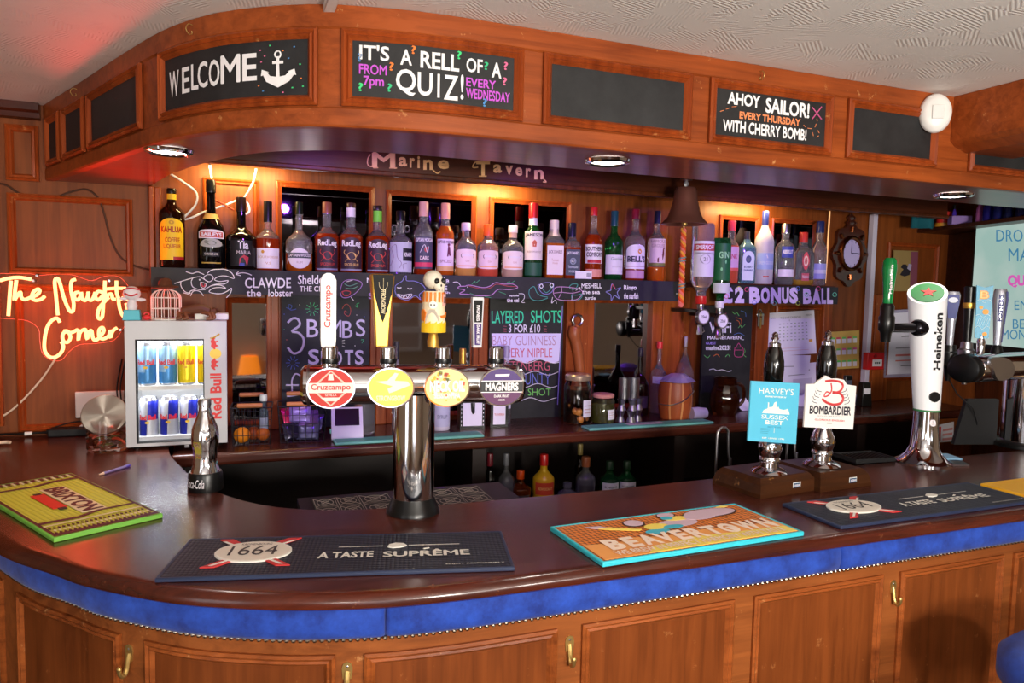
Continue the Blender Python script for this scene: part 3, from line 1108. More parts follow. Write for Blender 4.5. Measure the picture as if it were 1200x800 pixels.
lettering(b, 'lettering', [chalk((214, 196, 236)), chalk((226, 84, 130)), chalk((110, 200, 170)), chalk((90, 120, 210)), chalk((200, 210, 90))], sign2, shelf2)
# ------------------------------------------------------------------ bottles on the wall shelf
G_CLEAR = mat('clear bottle glass', (238, 238, 242), .03, 0, .92, 1.45)
G_BLACK = mat('black bottle glass', (9, 8, 8), .07, 0, 0, 1.5)
G_BROWN = mat('dark brown bottle glass', (36, 14, 6), .06, 0, .35, 1.5)
G_GREEN = mat('green bottle glass', (36, 120, 58), .05, 0, .8, 1.45)
G_FROST = mat('frosted bottle glass', (226, 222, 232), .45, 0, .35, 1.45)
G_BLUE = mat('pale blue bottle glass', (150, 205, 235), .05, 0, .8, 1.45)
L_AMBER = mat('amber spirit', (214, 104, 26), .05, 0, 0.5, 1.34)
L_RED = mat('red brown spirit', (172, 56, 16), .05, 0, 0.5, 1.34)
L_PINK = mat('pale pink gin', (250, 214, 190), .05, 0, 0.6, 1.34)
L_PEACH = mat('peach gin', (250, 190, 100), .05, 0, 0.55, 1.34)
L_ROSE = mat('rose gin', (240, 110, 80), .05, 0, 0.55, 1.34)
L_CLEAR = mat('clear spirit', (235, 235, 240), .03, 0, .9, 1.34)
L_GOLD = mat('gold spirit', (236, 184, 70), .05, 0, 0.6, 1.34)


def ink(c, rough=.55):
    return mat('print %d %d %d' % c, c, rough)


def bottle_profile(Rb, h, sh0, sh1, nr, top, foot=.9):
    p = [(.0001, .006 * h), (Rb * foot * .8, .001), (Rb * foot, 0), (Rb, .03 * h), (Rb, sh0 * h)]
    for i in range(1, 8):
        t = i / 8
        c = .5 + .5 * math.cos(math.pi * t)
        p.append((nr * Rb + (1 - nr) * Rb * c, (sh0 + (sh1 - sh0) * t) * h))
    p += [(nr * Rb, sh1 * h), (nr * Rb * .97, top * h)]
    return p


def bottle(px, top, base, w, text, sh=(.55, .74), nr=.36, zc=.88, cr=None, glass=G_CLEAR, cap=(20, 20, 22), capm=None, liquid=None, lev=.6, labels=(), neckband=None, sq=0.0,
           Y=2.68, zbase=None, group='bottles on the wall shelf', invert=False, name='spirit_bottle', ring=False, turn=.55, glassname='glass', shelf_h=None, cat='bottle'):
    z0 = ZST if zbase is None else zbase
    p = at_y(px, base, Y)
    zt = at_y(px, top, Y).z
    h = zt - z0 if shelf_h is None else shelf_h
    Rb = w / 2 * mpp(p)
    if sq:
        Rb *= .93
    rz = -math.atan2(p.x, Y) * turn
    root = thing(name, text, cat, (p.x, Y, z0), rz, group)
    fl = (lambda v: Vector((v.x, v.y, h - v.z))) if invert else None
    prof = bottle_profile(Rb, h, sh[0], sh[1], nr, zc + .01)
    gb = MB()
    if liquid:
        lz = lev * h
        rl0 = Rb
        for (ra, zA), (rb, zB) in zip(prof[1:], prof[2:]):
            if zA <= lz <= zB and zB > zA:
                rl0 = ra + (rb - ra) * (lz - zA) / (zB - zA)
        gb.lathe([q for q in prof if q[1] < lz] + [(rl0, lz)], 28, sq=sq, fn=fl, mi=1)
        gb.lathe([(rl0, lz)] + [q for q in prof if q[1] > lz and q[0] > .001], 28, sq=sq, fn=fl, mi=0, cap=False)
    else:
        gb.lathe(prof, 28, sq=sq, fn=fl)
    gb.build(glassname, [glass, liquid] if liquid else glass, root)
    cr = (nr * 1.12 if cr is None else cr) * Rb
    cpm = capm or mat('cap %d %d %d' % cap, cap, .3)
    MB().lathe([(.0001, zc * h), (cr, zc * h), (cr * 1.02, (zc + .01) * h), (cr, (zc + .02) * h), (cr, .985 * h), (cr * .9, h), (.0001, h)], 22, fn=fl).build('cap', cpm, root)
    if neckband:
        za, zb, c = neckband
        rr = []
        for i in range(5):
            z = (za + (zb - za) * i / 4) * h
            r0 = nr * Rb
            for (ra, zA), (rb, zB) in zip(prof, prof[1:]):
                if zA <= z <= zB and zB > zA:
                    r0 = ra + (rb - ra) * (z - zA) / (zB - zA)
            rr.append((r0 * 1.05 + .0006, z))
        MB().lathe(rr, 22, fn=fl, cap=False).build('neck_label', ink(c), root)
    if ring:
        for s in (-1, 1):
            MB().tube([(s * (nr * Rb + .009 + .009 * math.cos(t)), 0, h * .72 + .012 * math.sin(t)) for t in [i * .524 for i in range(12)]], .0025, 6, closed=True).build('neck_ring', glass, root)
    for lb in labels:
        za, zb, ha, c = lb[:4]
        opt = lb[4] if len(lb) > 4 else {}
        arch = opt.get('arch', 0)
        rl = Rb * 1.012 + .0004

        def fn(u, v, d, za=za, zb=zb, ha=ha):
            z = (za + (zb - za) * v) * h
            if invert:
                z = z  # the label itself is printed to be read with the bottle hung upside down
            if sq:
                return Vector(((u - .5) * 2 * ha * Rb, -rl - d, z))
            a = (u - .5) * 2 * ha
            return Vector(((rl + d) * math.sin(a), -(rl + d) * math.cos(a), z))
        b = MB()
        n = 14
        vs, fs = [], []
        for i in range(n + 1):
            u = i / n
            e = abs(2 * u - 1)
            vtop = 1 - arch * (1 - math.sqrt(max(0, 1 - e * e)))
            vbot = opt.get('round', 0) * (1 - math.sqrt(max(0, 1 - e * e)))
            vs += [fn(u, vbot, 0), fn(u, (vtop + vbot) / 2, 0), fn(u, vtop, 0)]
        for i in range(n):
            fs += [(3 * i, 3 * i + 3, 3 * i + 4, 3 * i + 1), (3 * i + 1, 3 * i + 4, 3 * i + 5, 3 * i + 2)]
        b.add(vs, fs)
        lo = b.build('label', ink(c), root, smooth=True)
        cols, tb = [], MB()
        for it in opt.get('art', ()):
            col = it[-1]
            if col not in cols:
                cols.append(col)
            mi = cols.index(col)
            if it[0] == 't':
                _, s, x0, y0, x1, y1, bold, _c = it
                tb.text(s, fn, x0, y0, x1, y1, .0006, bold, mi)
            elif it[0] == 'b':
                _, x0, y0, x1, y1, _c = it
                tb.sheet(fn, x0, x1, y0, y1, .0004, nu=8, mi=mi)
            elif it[0] == 'o':
                _, x, y, rx, ry, _c = it
                tb.prism([(x + rx * math.cos(t * .3927), y + ry * math.sin(t * .3927)) for t in range(16)], fn, .0002, .0005, mi)
            elif it[0] == 'p':
                tb.prism(it[1], fn, .0002, .0007, mi)
            elif it[0] == 's':
                tb.tube(spline([fn(x, y, .0005) for x, y in it[1]], 4) if len(it[1]) > 2 else [fn(x, y, .0005) for x, y in it[1]], it[2], 5, mi=mi)
        if tb.v:
            tb.build('print', [ink(c) for c in cols], lo, smooth=False, recalc=False)
    return root


WH = (236, 230, 236)
BK = (18, 18, 20)
t_, b_, o_, p_, s_ = 't', 'b', 'o', 'p', 's'
bottle(202, 221, 312, 28, 'black coffee liqueur bottle with an arched yellow label, leftmost on the shelf', sh=(.68, .84), nr=.34, zc=.94, glass=G_BROWN, cap=(24, 14, 10), neckband=(.86, .93, (236, 190, 40)), name='liqueur_bottle',
       labels=[(.10, .62, 1.05, (240, 196, 30), {'arch': .22, 'art': [(t_, 'KAHLUA', .1, .66, .9, .80, .04, (170, 40, 20)), (t_, 'COFFEE', .25, .42, .8, .54, .03, (190, 90, 20)), (t_, 'LIQUEUR', .2, .26, .85, .38, .03, (190, 90, 20)), (b_, .55, .0, 1, .08, (170, 24, 40)), (o_, .5, .9, .1, .05, (200, 150, 40))]})])
bottle(248, 211, 314, 31, 'tall black cream liqueur bottle with a red and white banner label', sh=(.40, .68), nr=.32, zc=.86, glass=G_BLACK, cap=(14, 12, 12), neckband=(.56, .62, (190, 150, 80)), name='liqueur_bottle',
       labels=[(.34, .44, 1.0, WH, {'arch': .3, 'art': [(b_, .06, .12, .94, .72, (190, 60, 30)), (t_, 'BAILEYS', .12, .22, .88, .66, .04, WH)]}),
               (.24, .34, .9, (170, 172, 160), {'arch': .9, 'round': .4, 'art': [(o_, .5, .5, .2, .25, (110, 120, 100)), (o_, .3, .6, .08, .2, (130, 130, 120))]}), (.14, .19, .6, (30, 28, 26), {'art': [(t_, 'ORIGINAL', .1, .3, .9, .8, .02, (200, 196, 180))]}), (.06, .075, .7, (176, 146, 60))])
bottle(283, 231, 316, 34, 'round-shouldered black liqueur bottle with red neck and cap, third from the left', sh=(.42, .62), nr=.30, zc=.80, glass=G_BLACK, cap=(30, 12, 12), neckband=(.82, .90, (150, 24, 22)), name='liqueur_bottle',
       labels=[(.05, .40, .75, (16, 15, 18), {'art': [(t_, 'Tia', .35, .66, .8, .98, .03, WH), (t_, 'MARIA', .3, .46, .9, .60, .02, (190, 180, 180)), (p_, [(.4, .05), (.75, .05), (.8, .35), (.6, .44), (.42, .3)], (190, 40, 60)), (b_, .4, 0, .62, .12, (60, 70, 160))]})])
bottle(314, 236, 317, 27, 'cognac bottle with black cap and wide white label beside the black liqueurs', sh=(.46, .62), nr=.30, zc=.70, cr=.36, glass=G_CLEAR, cap=(16, 14, 18), liquid=L_RED, lev=.46,
       labels=[(.03, .32, 1.1, WH, {'art': [(t_, 'COURVOISIER', .08, .5, .92, .62, .0, (200, 160, 120)), (o_, .3, .82, .06, .08, (200, 150, 60)), (t_, 'V.S', .4, .2, .6, .32, 0, (200, 150, 110))]})])
bottle(350.5, 237, 318, 30, 'clear rum bottle with black screw cap and white oval label with a dark band', sh=(.42, .62), nr=.26, zc=.82, cr=.3, cap=(14, 26, 16), liquid=L_AMBER, lev=.26,
       labels=[(.04, .33, 1.05, WH, {'arch': .8, 'round': .8, 'art': [(b_, .0, .52, 1, .78, (60, 66, 80)), (t_, 'CAPTAIN WOODS', .06, .58, .94, .73, .02, WH), (t_, 'RUM', .4, .25, .6, .36, 0, (180, 160, 160))]})])
for px, top, base, text, capc, band, art in (
        (383, 237, 318.5, 'spiced rum bottle with copper cap, first of three with white script and a red crab', (140, 80, 60), None, (200, 60, 60)),
        (411, 238, 319, 'spiced rum bottle with tall white cap wrap and a gold crab on its label', (70, 44, 36), (.80, .93, (236, 226, 236)), (226, 180, 110)),
        (442, 241, 320, 'spiced rum bottle with lime green neck wrap and a red and green crab', (40, 26, 22), (.76, .92, (122, 214, 66)), (214, 70, 60))):
    bottle(px, top, base, 27, text, sh=(.50, .66), nr=.36, zc=.84 if band is None else .93, cr=.40, cap=capc, liquid=L_RED, lev=.55, neckband=band,
           labels=[(.03, .50, 1.0, (58, 34, 50), {'arch': .25, 'art': [(t_, 'RedLeg', .08, .68, .92, .92, .03, WH), (o_, .5, .44, .2, .12, art), (s_, [(.3, .44), (.18, .54), (.22, .62)], .0012, art), (s_, [(.7, .44), (.82, .54), (.78, .62)], .0012, art),
                                                                       (s_, [(.35, .36), (.22, .26)], .0009, art), (s_, [(.65, .36), (.78, .26)], .0009, art), (t_, 'SPICED RUM', .2, .14, .8, .22, .02, art), (b_, 0, 0, 1, .05, (150, 150, 180))]})])
bottle(469, 247, 321, 27, 'black-capped clear rum bottle with small glass neck rings and a tentacle label', sh=(.50, .66), nr=.34, zc=.84, cr=.4, cap=(16, 16, 22), ring=True, liquid=L_CLEAR, lev=.5,
       labels=[(.03, .50, 1.15, (196, 196, 214), {'art': [(b_, .55, .38, 1, .80, (28, 26, 36)), (t_, 'KRAKEN', .6, .52, .96, .66, .03, WH), (s_, [(.05, .2), (.2, .5), (.1, .8), (.3, .9), (.35, .5), (.5, .3), (.4, .1)], .0009, (120, 90, 130)), (s_, [(.6, .05), (.55, .25), (.7, .3)], .0009, (110, 90, 120))]})])
bottle(495.7, 236.5, 323, 22, 'dark spiced rum bottle with pink cap, grey label and red stripe', sh=(.56, .76), nr=.44, zc=.80, cr=.5, cap=(226, 170, 160), liquid=L_RED, lev=.5,
       labels=[(.08, .52, 1.1, (70, 70, 88), {'art': [(t_, 'CAPTAIN MORGAN', .05, .84, .95, .95, .03, WH), (b_, 0, .06, 1, .20, (214, 60, 90)), (t_, 'DARK', .3, .28, .75, .40, .03, (230, 210, 200)), (s_, [(.3, .5), (.5, .75), (.65, .5), (.7, .7)], .0012, WH), (o_, .6, .6, .1, .08, (190, 60, 60))]})])
bottle(521, 238, 322, 21, 'amber spiced rum bottle with pink cap and white captain label', sh=(.56, .74), nr=.44, zc=.78, cr=.5, cap=(230, 160, 140), liquid=L_AMBER, lev=.68,
       labels=[(.06, .50, 1.1, (232, 214, 226), {'art': [(t_, 'CAPTAIN MORGAN', .05, .86, .95, .95, .03, (120, 90, 110)), (p_, [(.55, .45), (.75, .48), (.7, .75), (.6, .8)], (110, 40, 70)), (o_, .64, .82, .07, .04, (110, 40, 70)), (t_, 'SPICED', .2, .26, .8, .36, .02, (170, 130, 140)), (b_, 0, .0, 1, .15, (214, 170, 110))]})])
for px, top, base, text, capc, liq, lev, lc in (
        (545, 261, 326, 'squat gin bottle with white cap, first of three with pale arched labels', (222, 206, 214), L_PEACH, .2, (244, 222, 214)),
        (571, 263, 326.5, 'squat gin bottle with orange cap, second of three with pale arched labels', (236, 96, 40), L_ROSE, .16, (240, 212, 212)),
        (600, 264, 327, 'squat gin bottle with white cap and peach neck, third of three with pale arched labels', (236, 222, 222), L_PINK, .2, (244, 226, 222))):
    bottle(px, top, base, 25, text, sh=(.56, .76), nr=.36, zc=.86 if px != 571 else .78, cr=.44, cap=capc, liquid=liq, lev=lev, neckband=(.76, .86, (222, 180, 150)) if px == 600 else None,
           labels=[(.14, .50, 1.15, lc, {'arch': .12, 'round': .1, 'art': [(p_, [(.26, .62), (.30, .55), (.78, .55), (.82, .62), (.82, .70), (.78, .77), (.30, .77), (.26, .70)], (56, 46, 50)), (t_, 'Brighton', .32, .59, .76, .74, .02, WH), (t_, 'GIN', .45, .34, .6, .44, 0, (200, 150, 130)), (b_, .1, .1, .9, .16, (240, 170, 110))]})])
bottle(623.5, 238, 327, 23, 'green Irish whiskey bottle with red cap and cream label', sh=(.56, .72), nr=.40, zc=.80, cr=.48, glass=G_GREEN, cap=(176, 30, 34), neckband=(.70, .80, (222, 214, 220)),
       labels=[(.24, .62, 1.1, (240, 226, 218), {'art': [(t_, 'JAMESON', .06, .78, .94, .92, .03, (60, 60, 50)), (p_, [(.42, .45), (.58, .45), (.60, .62), (.5, .70), (.40, .62)], (200, 90, 60)), (t_, 'IRISH WHISKEY', .15, .24, .85, .31, 0, (150, 120, 110))]}), (.03, .20, 1.0, (30, 84, 60))])
bottle(648, 258, 327, 24, 'square honey whiskey bottle with cream cap and large white label', sh=(.62, .80), nr=.46, zc=.84, cr=.5, sq=.5, cap=(230, 214, 206), liquid=L_AMBER, lev=.60, neckband=(.72, .84, (236, 214, 200)),
       labels=[(.06, .56, .86, (238, 222, 224), {'art': [(t_, "JACK DANIEL'S", .08, .70, .92, .84, .02, (120, 90, 90)), (t_, 'Tennessee', .28, .46, .72, .55, 0, (200, 150, 130)), (t_, 'Honey', .34, .34, .66, .44, 0, (200, 150, 130))]})])
bottle(669, 261, 327.5, 21, 'square whiskey bottle with black cap and dark slate label', sh=(.58, .74), nr=.44, zc=.74, cr=.48, sq=.5, cap=(30, 28, 52), liquid=L_RED, lev=.56,
       labels=[(.06, .52, .86, (52, 62, 84), {'art': [(t_, "JACK DANIEL'S", .08, .78, .92, .92, .02, WH), (o_, .5, .55, .22, .13, (150, 160, 180)), (o_, .5, .55, .17, .10, (52, 62, 84)), (t_, 'No.7', .38, .50, .62, .60, .02, WH), (t_, 'Tennessee', .15, .28, .85, .38, .01, (190, 196, 210)), (t_, 'WHISKEY', .2, .10, .8, .2, .01, (190, 196, 210))]})])
bottle(694, 242.5, 328, 21.5, 'amber liqueur bottle with bright red cap and white label with a red ribbon', sh=(.52, .72), nr=.34, zc=.88, cr=.40, cap=(196, 32, 40), liquid=L_RED, lev=.62,
       labels=[(.22, .48, 1.15, WH, {'art': [(t_, 'SOUTHERN', .05, .66, .95, .88, .03, (50, 36, 40)), (t_, 'COMFORT', .1, .36, .9, .58, .03, (50, 36, 40)), (b_, .15, .02, .85, .2, (196, 40, 60))]}), (.03, .14, 1.0, (226, 150, 140))])
bottle(718, 247, 329, 21.5, 'green single malt bottle with blue foil and plain white label', sh=(.54, .70), nr=.36, zc=.78, cr=.40, glass=G_GREEN, cap=(28, 72, 90),
       labels=[(.08, .36, 1.15, (230, 222, 236), {'art': [(t_, 'Glenlivet', .3, .72, .9, .88, .0, (110, 130, 120)), (t_, 'SINGLE MALT', .35, .36, .85, .44, 0, (180, 170, 180))]})])
bottle(742.6, 245, 330, 23.5, 'blended whisky bottle with maroon cap and white shaped label lettered in black', sh=(.54, .72), nr=.32, zc=.86, cr=.40, cap=(146, 26, 60), liquid=L_RED, lev=.18,
       labels=[(.16, .50, 1.15, (238, 230, 238), {'arch': .25, 'art': [(t_, "BELL'S", .08, .28, .94, .54, .04, (40, 30, 60)), (o_, .62, .72, .09, .1, (226, 160, 60)), (b_, 0, .08, 1, .13, (200, 180, 190))]}), (.03, .14, 1.1, (196, 150, 180))])
bottle(768, 247, 330.5, 20.5, 'navy-capped whisky bottle with a grouse on its label, rightmost of the long shelf', sh=(.56, .74), nr=.34, zc=.82, cr=.38, cap=(34, 36, 72), liquid=L_AMBER, lev=.2,
       labels=[(.22, .60, 1.15, (226, 200, 206), {'art': [(t_, 'FAMOUS', .1, .84, .9, .96, .0, (150, 110, 120)), (t_, 'GROUSE', .15, .68, .85, .80, .0, (150, 110, 120)), (p_, [(.3, .16), (.5, .12), (.72, .2), (.82, .42), (.80, .6), (.86, .64), (.78, .68), (.72, .6), (.7, .42), (.5, .3)], (110, 40, 44)), (b_, 0, 0, 1, .10, (120, 120, 60))]})])
# the short shelf
g2 = 'bottles on the short right shelf'
bottle(855, 258.5, 333, 18, 'pink gin bottle with red cap half hidden by the hanging green bottle', sh=(.56, .74), nr=.44, zc=.84, cr=.5, cap=(210, 60, 84), liquid=L_ROSE, lev=.6, group=g2,
       labels=[(.20, .58, 1.0, (214, 170, 214), {'art': [(t_, 'PINK', .2, .5, .8, .7, .02, (190, 60, 110)), (b_, 0, .0, 1, .12, (220, 90, 90))]})])
bottle(873, 271, 333, 20, 'pale blue square gin bottle with white label beside the frosted vodka', sh=(.66, .84), nr=.34, zc=.84, cr=.34, sq=.5, glass=G_BLUE, cap=(40, 44, 60), group=g2,
       labels=[(.06, .62, .72, (214, 222, 240), {'arch': .2, 'art': [(o_, .5, .72, .24, .13, (60, 80, 140)), (o_, .5, .72, .16, .09, (190, 200, 230)), (t_, 'BOMBAY', .14, .42, .86, .50, .02, (60, 80, 140)), (t_, 'SAPPHIRE', .12, .30, .88, .38, .02, (60, 80, 140))]})])
bottle(893.5, 247, 333, 22, 'tall frosted white vodka bottle with dark blue cap', sh=(.56, .84), nr=.30, zc=.78, cr=.34, glass=G_FROST, cap=(40, 50, 120), group=g2,
       labels=[(.20, .42, 1.0, (170, 190, 232), {'art': [(t_, 'GREY GOOSE', .06, .30, .94, .5, .01, (236, 236, 246)), (p_, [(.2, .6), (.5, .9), (.8, .62), (.55, .7)], (236, 236, 246))]}), (.09, .11, .3, (200, 70, 60))])
bottle(918, 262, 333, 21.5, 'clear short-necked vodka bottle with blue lettering and white lower label', sh=(.60, .76), nr=.40, zc=.84, cr=.46, capm=M_steel, group=g2,
       labels=[(.44, .62, .62, (58, 70, 160), {'art': [(t_, 'ABSOLUT', .05, .35, .95, .7, .03, WH)]}), (.13, .25, .95, (226, 216, 236))])
bottle(939, 272, 333, 25, 'squat clear tequila bottle with red cap and red oval emblem', sh=(.58, .76), nr=.40, zc=.80, cr=.42, sq=.25, cap=(206, 60, 50), liquid=L_GOLD, lev=.1, group=g2,
       labels=[(.28, .62, .36, (206, 70, 84), {'arch': .95, 'round': .95, 'art': [(o_, .5, .5, .3, .3, (236, 200, 190)), (o_, .5, .5, .2, .2, (206, 70, 84))]}), (.08, .22, .36, (206, 90, 100), {'art': [(t_, 'TEQUILA', .05, .3, .95, .7, .02, WH)]})])
bottle(958, 259, 333, 17, 'slim blue-capped clear bottle with violet label, rightmost of the short shelf', sh=(.54, .74), nr=.46, zc=.82, cr=.52, cap=(34, 44, 110), group=g2, liquid=L_CLEAR, lev=.5,
       labels=[(.10, .34, 1.1, (160, 160, 232), {'art': [(b_, 0, .35, 1, .6, (210, 205, 245))]})])
# folded price card in front of the whiskies
p = at_y(684, 324, 2.622)
t = thing('price_card', 'small folded white price card at the foot of the square whiskey', 'card', (p.x, 2.622, ZST - .002), R(-14))
MB().box((0, .004, .0165), (.068, .0012, .033), ry=0).build('card', M_paper, t)
b = MB()
for i in range(7):
    b.box((.014 + i * .0028, .0032, .018), (.0013 if i % 2 else .0018, .0004, .016))
b.build('bar_code', ink((60, 50, 90)), t, smooth=False)

# ------------------------------------------------------------------ spirit measures with upside-down bottles
for px, ytop, yneck, w, text, glass, cap, lab in (
        (821, 262, 348, 26, 'upside-down vodka bottle with red neck collar hung on a spirit measure', G_CLEAR, (196, 36, 34), 'v'),
        (843, 279, 353, 21, 'upside-down green gin bottle with white neck collar hung on a spirit measure', G_GREEN, (226, 222, 228), 'g')):
    Y = 2.50
    zt, zn = at_y(px, ytop, Y).z, at_y(px, yneck + 8, Y).z
    h = zt - zn
    lbs = []
    if lab == 'v':
        lbs = [(.62, .78, 1.1, (222, 220, 222), {'art': [(b_, 0, .25, 1, .78, (176, 44, 40)), (t_, 'SMIRNOFF', .12, .36, .88, .68, .03, WH)]}), (.34, .64, 1.1, (214, 210, 216), {'art': [(o_, .5, .72, .22, .2, (150, 146, 150)), (o_, .5, .72, .18, .16, (214, 210, 216)), (t_, '21', .42, .64, .58, .8, .02, (120, 110, 116))]})]
    else:
        lbs = [(.22, .36, 1.15, (200, 206, 200)), (.40, .92, 1.1, (20, 96, 46), {'art': [(o_, .4, .3, .05, .05, (120, 200, 130)), (o_, .6, .5, .04, .05, (120, 200, 130)), (t_, 'GIN', .25, .6, .75, .78, .02, (150, 215, 150))]})]
    bottle(px, ytop, yneck + 8, w, text, sh=(.70, .86), nr=.42, zc=.90, cr=.5, glass=glass, cap=cap, liquid=L_CLEAR if lab == 'v' else None, lev=.5, labels=lbs, Y=Y, zbase=zn, invert=True, group='upside-down bottles on measures', shelf_h=h)
    p = at_y(px, yneck + 8, Y)
    o = thing('spirit_measure', 'chrome spirit measure with round face under the %s bottle' % ('upside-down vodka' if lab == 'v' else 'upside-down green gin'), 'optic', (p.x, Y, zn), 0, 'spirit measures')
    k = mpp(p)
    MB().lathe([(.012, -.024), (.014, -.02), (.014, -.002), (.010, 0)], 20).build('collar', M_steel, o)
    MB().lathe([(.0001, -.085), (.016, -.085), (.019, -.075), (.019, -.03), (.014, -.024)], 20).build('chamber', mat('smoked chamber plastic', (60, 56, 66), .15, 0, .5), o)
    f = lambda u, v, d: Vector((u, -.022 - d, v - .052))
    cir = lambda r: [(r * math.cos(t * .262), r * 1.08 * math.sin(t * .262)) for t in range(24)]
    MB().prism(cir(.030), f, -.012, .003).build('face_rim', M_steel, o, ang=50)
    MB().prism(cir(.0245), f, .003, .0042).build('face', M_paper, o, smooth=False)
    b = MB()
    b.text('25ml', f, -.012, -.006, .012, .006, .005, .02)
    b.build('print', ink((70, 60, 80)), o, smooth=False, recalc=False)
    MB().box((0, .0, -.105), (.016, .018, .04), taper=.7).tube([(-.012, -.006, -.095), (-.013, -.014, -.112), (.0, -.017, -.118), (.013, -.014, -.112), (.012, -.006, -.095)], .002).build('lever', M_steel, o)
    MB().box((0, .10, -.03), (.02, .19, .016)).build('bracket', M_black, o, bevel=.002)

# ship's bell with plaited rope
pb = at_y(803, 214, 2.28)
Yb = 2.28
ztop, zrim = at_y(803, 219, Yb).z, at_y(803, 263, Yb).z
pb = at_y(803, 240, Yb)
k = mpp(pb)
bell = thing('ship_bell', 'bronze ship bell hanging under the canopy beside the whisky bottles', 'bell', (pb.x, Yb, ztop))
H = ztop - zrim
bp = [(.0001, 0), (11 * k, -.02 * H), (13 * k, -.12 * H), (14 * k, -.35 * H), (17 * k, -.62 * H), (20 * k, -.80 * H), (21 * k, -.84 * H), (26 * k, -.95 * H), (27 * k, -H), (25 * k, -H), (18 * k, -.80 * H), (12 * k, -.35 * H), (.0001, -.1 * H)]
MB().lathe(bp, 36).build('bell_body', mat('dull bronze', (160, 104, 92), .34, .75), bell)
MB().tube([(0, 0, -.002), (-.008, 0, .012), (0, 0, .026), (.008, 0, .012), (0, 0, -.002)], .004).box((0, 0, .035), (.04, .02, .02)).build('hanger', M_steel, bell)
MB().tube([(0, 0, -.01), (0, 0, .10)], .006).build('bolt', M_steel, bell)
MB().tube([(0, 0, -.3 * H), (0, 0, -.95 * H)], .004).ball((0, 0, -.98 * H), .011, 10).build('clapper', M_brass, bell)
zr0, zr1 = at_y(801, 268, Yb).z, at_y(800, 357, Yb).z
rope = thing('bell_rope', 'plaited orange, white and blue rope hanging from the ship bell', 'rope', (pb.x - .003, Yb, zr0))
MB().tube([(0, 0, zrim + .012 - zr0), (0, 0, -.01)], .0022).build('cord', M_brass, rope)
cols = [(232, 84, 44), (240, 160, 70), (236, 120, 120)]
Lr = zr0 - zr1
for s in range(3):
    pts = []
    for i in range(73):
        a = i * .62 + s * 2.094
        pts.append((.0062 * math.cos(a), .0062 * math.sin(a), -Lr * i / 72))
    MB().tube(pts, .0052, 6).build('strand', mat('rope %d' % s, cols[s], .9), rope)
for v in (.45, .80):
    MB().tube([(.0115 * math.cos(t * .5), .0115 * math.sin(t * .5), -Lr * v + .0009 * t) for t in range(26)], .0026, 6).build('binding', mat('rope binding blue', (120, 150, 170), .9), rope)
MB().ball((0, 0, -Lr), .011, 10).build('knot', mat('rope 2', cols[2], .9), rope)
# ------------------------------------------------------------------ rubber bar mats on the counter
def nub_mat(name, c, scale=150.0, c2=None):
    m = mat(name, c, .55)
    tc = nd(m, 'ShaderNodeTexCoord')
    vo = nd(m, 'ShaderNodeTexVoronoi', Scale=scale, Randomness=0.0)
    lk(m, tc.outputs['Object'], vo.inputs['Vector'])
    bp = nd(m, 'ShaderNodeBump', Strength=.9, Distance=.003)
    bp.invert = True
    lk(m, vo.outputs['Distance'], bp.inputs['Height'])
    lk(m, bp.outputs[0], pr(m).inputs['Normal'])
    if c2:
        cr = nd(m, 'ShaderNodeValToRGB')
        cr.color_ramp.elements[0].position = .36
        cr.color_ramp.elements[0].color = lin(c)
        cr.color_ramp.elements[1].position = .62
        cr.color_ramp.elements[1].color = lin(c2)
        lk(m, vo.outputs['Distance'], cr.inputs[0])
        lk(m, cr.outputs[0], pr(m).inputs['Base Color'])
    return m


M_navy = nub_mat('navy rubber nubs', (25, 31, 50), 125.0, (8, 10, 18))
M_navyrim = mat('navy rubber', (36, 46, 74), .5)


def bar_mat(name, text, corners, tmat, rim, th=.008, depth=None, width=None):
    """corners: front-left, front-right, back-right, back-left in the picture"""
    q = [at_z(x, y, ZC + th) for x, y in corners]
    c = sum(q, Vector()) / 4
    ax = ((q[1] - q[0]) + (q[2] - q[3])).normalized()
    w = width or ((q[1] - q[0]).length + (q[2] - q[3]).length) / 2
    ay = Vector((-ax.y, ax.x, 0))
    d = depth or (abs((q[3] - q[0]).dot(ay)) + abs((q[2] - q[1]).dot(ay))) / 2
    root = thing(name, text, 'bar mat', (c.x, c.y, ZC + .0005), math.atan2(ax.y, ax.x))
    MB().box((0, 0, th * .4), (w, d, th * .8)).moulding(lambda u, v, e: Vector((u, v, th * .8 + e)), -w / 2, w / 2, -d / 2, d / 2, [(0, 0), (.0005, th * .2), (.006, th * .2), (.0068, 0)]).build('rim', rim, root, bevel=.0015)
    top = MB().sheet(lambda u, v, e: Vector((u, v, th * .9 + e)), -w / 2 + .006, w / 2 - .006, -d / 2 + .006, d / 2 - .006, 0).build('nub_field', tmat, root, smooth=False)
    f = lambda u, v, e: Vector(((u - .5) * w, (v - .5) * d, th * .9 + .0006 + e))
    return root, top, f, w, d


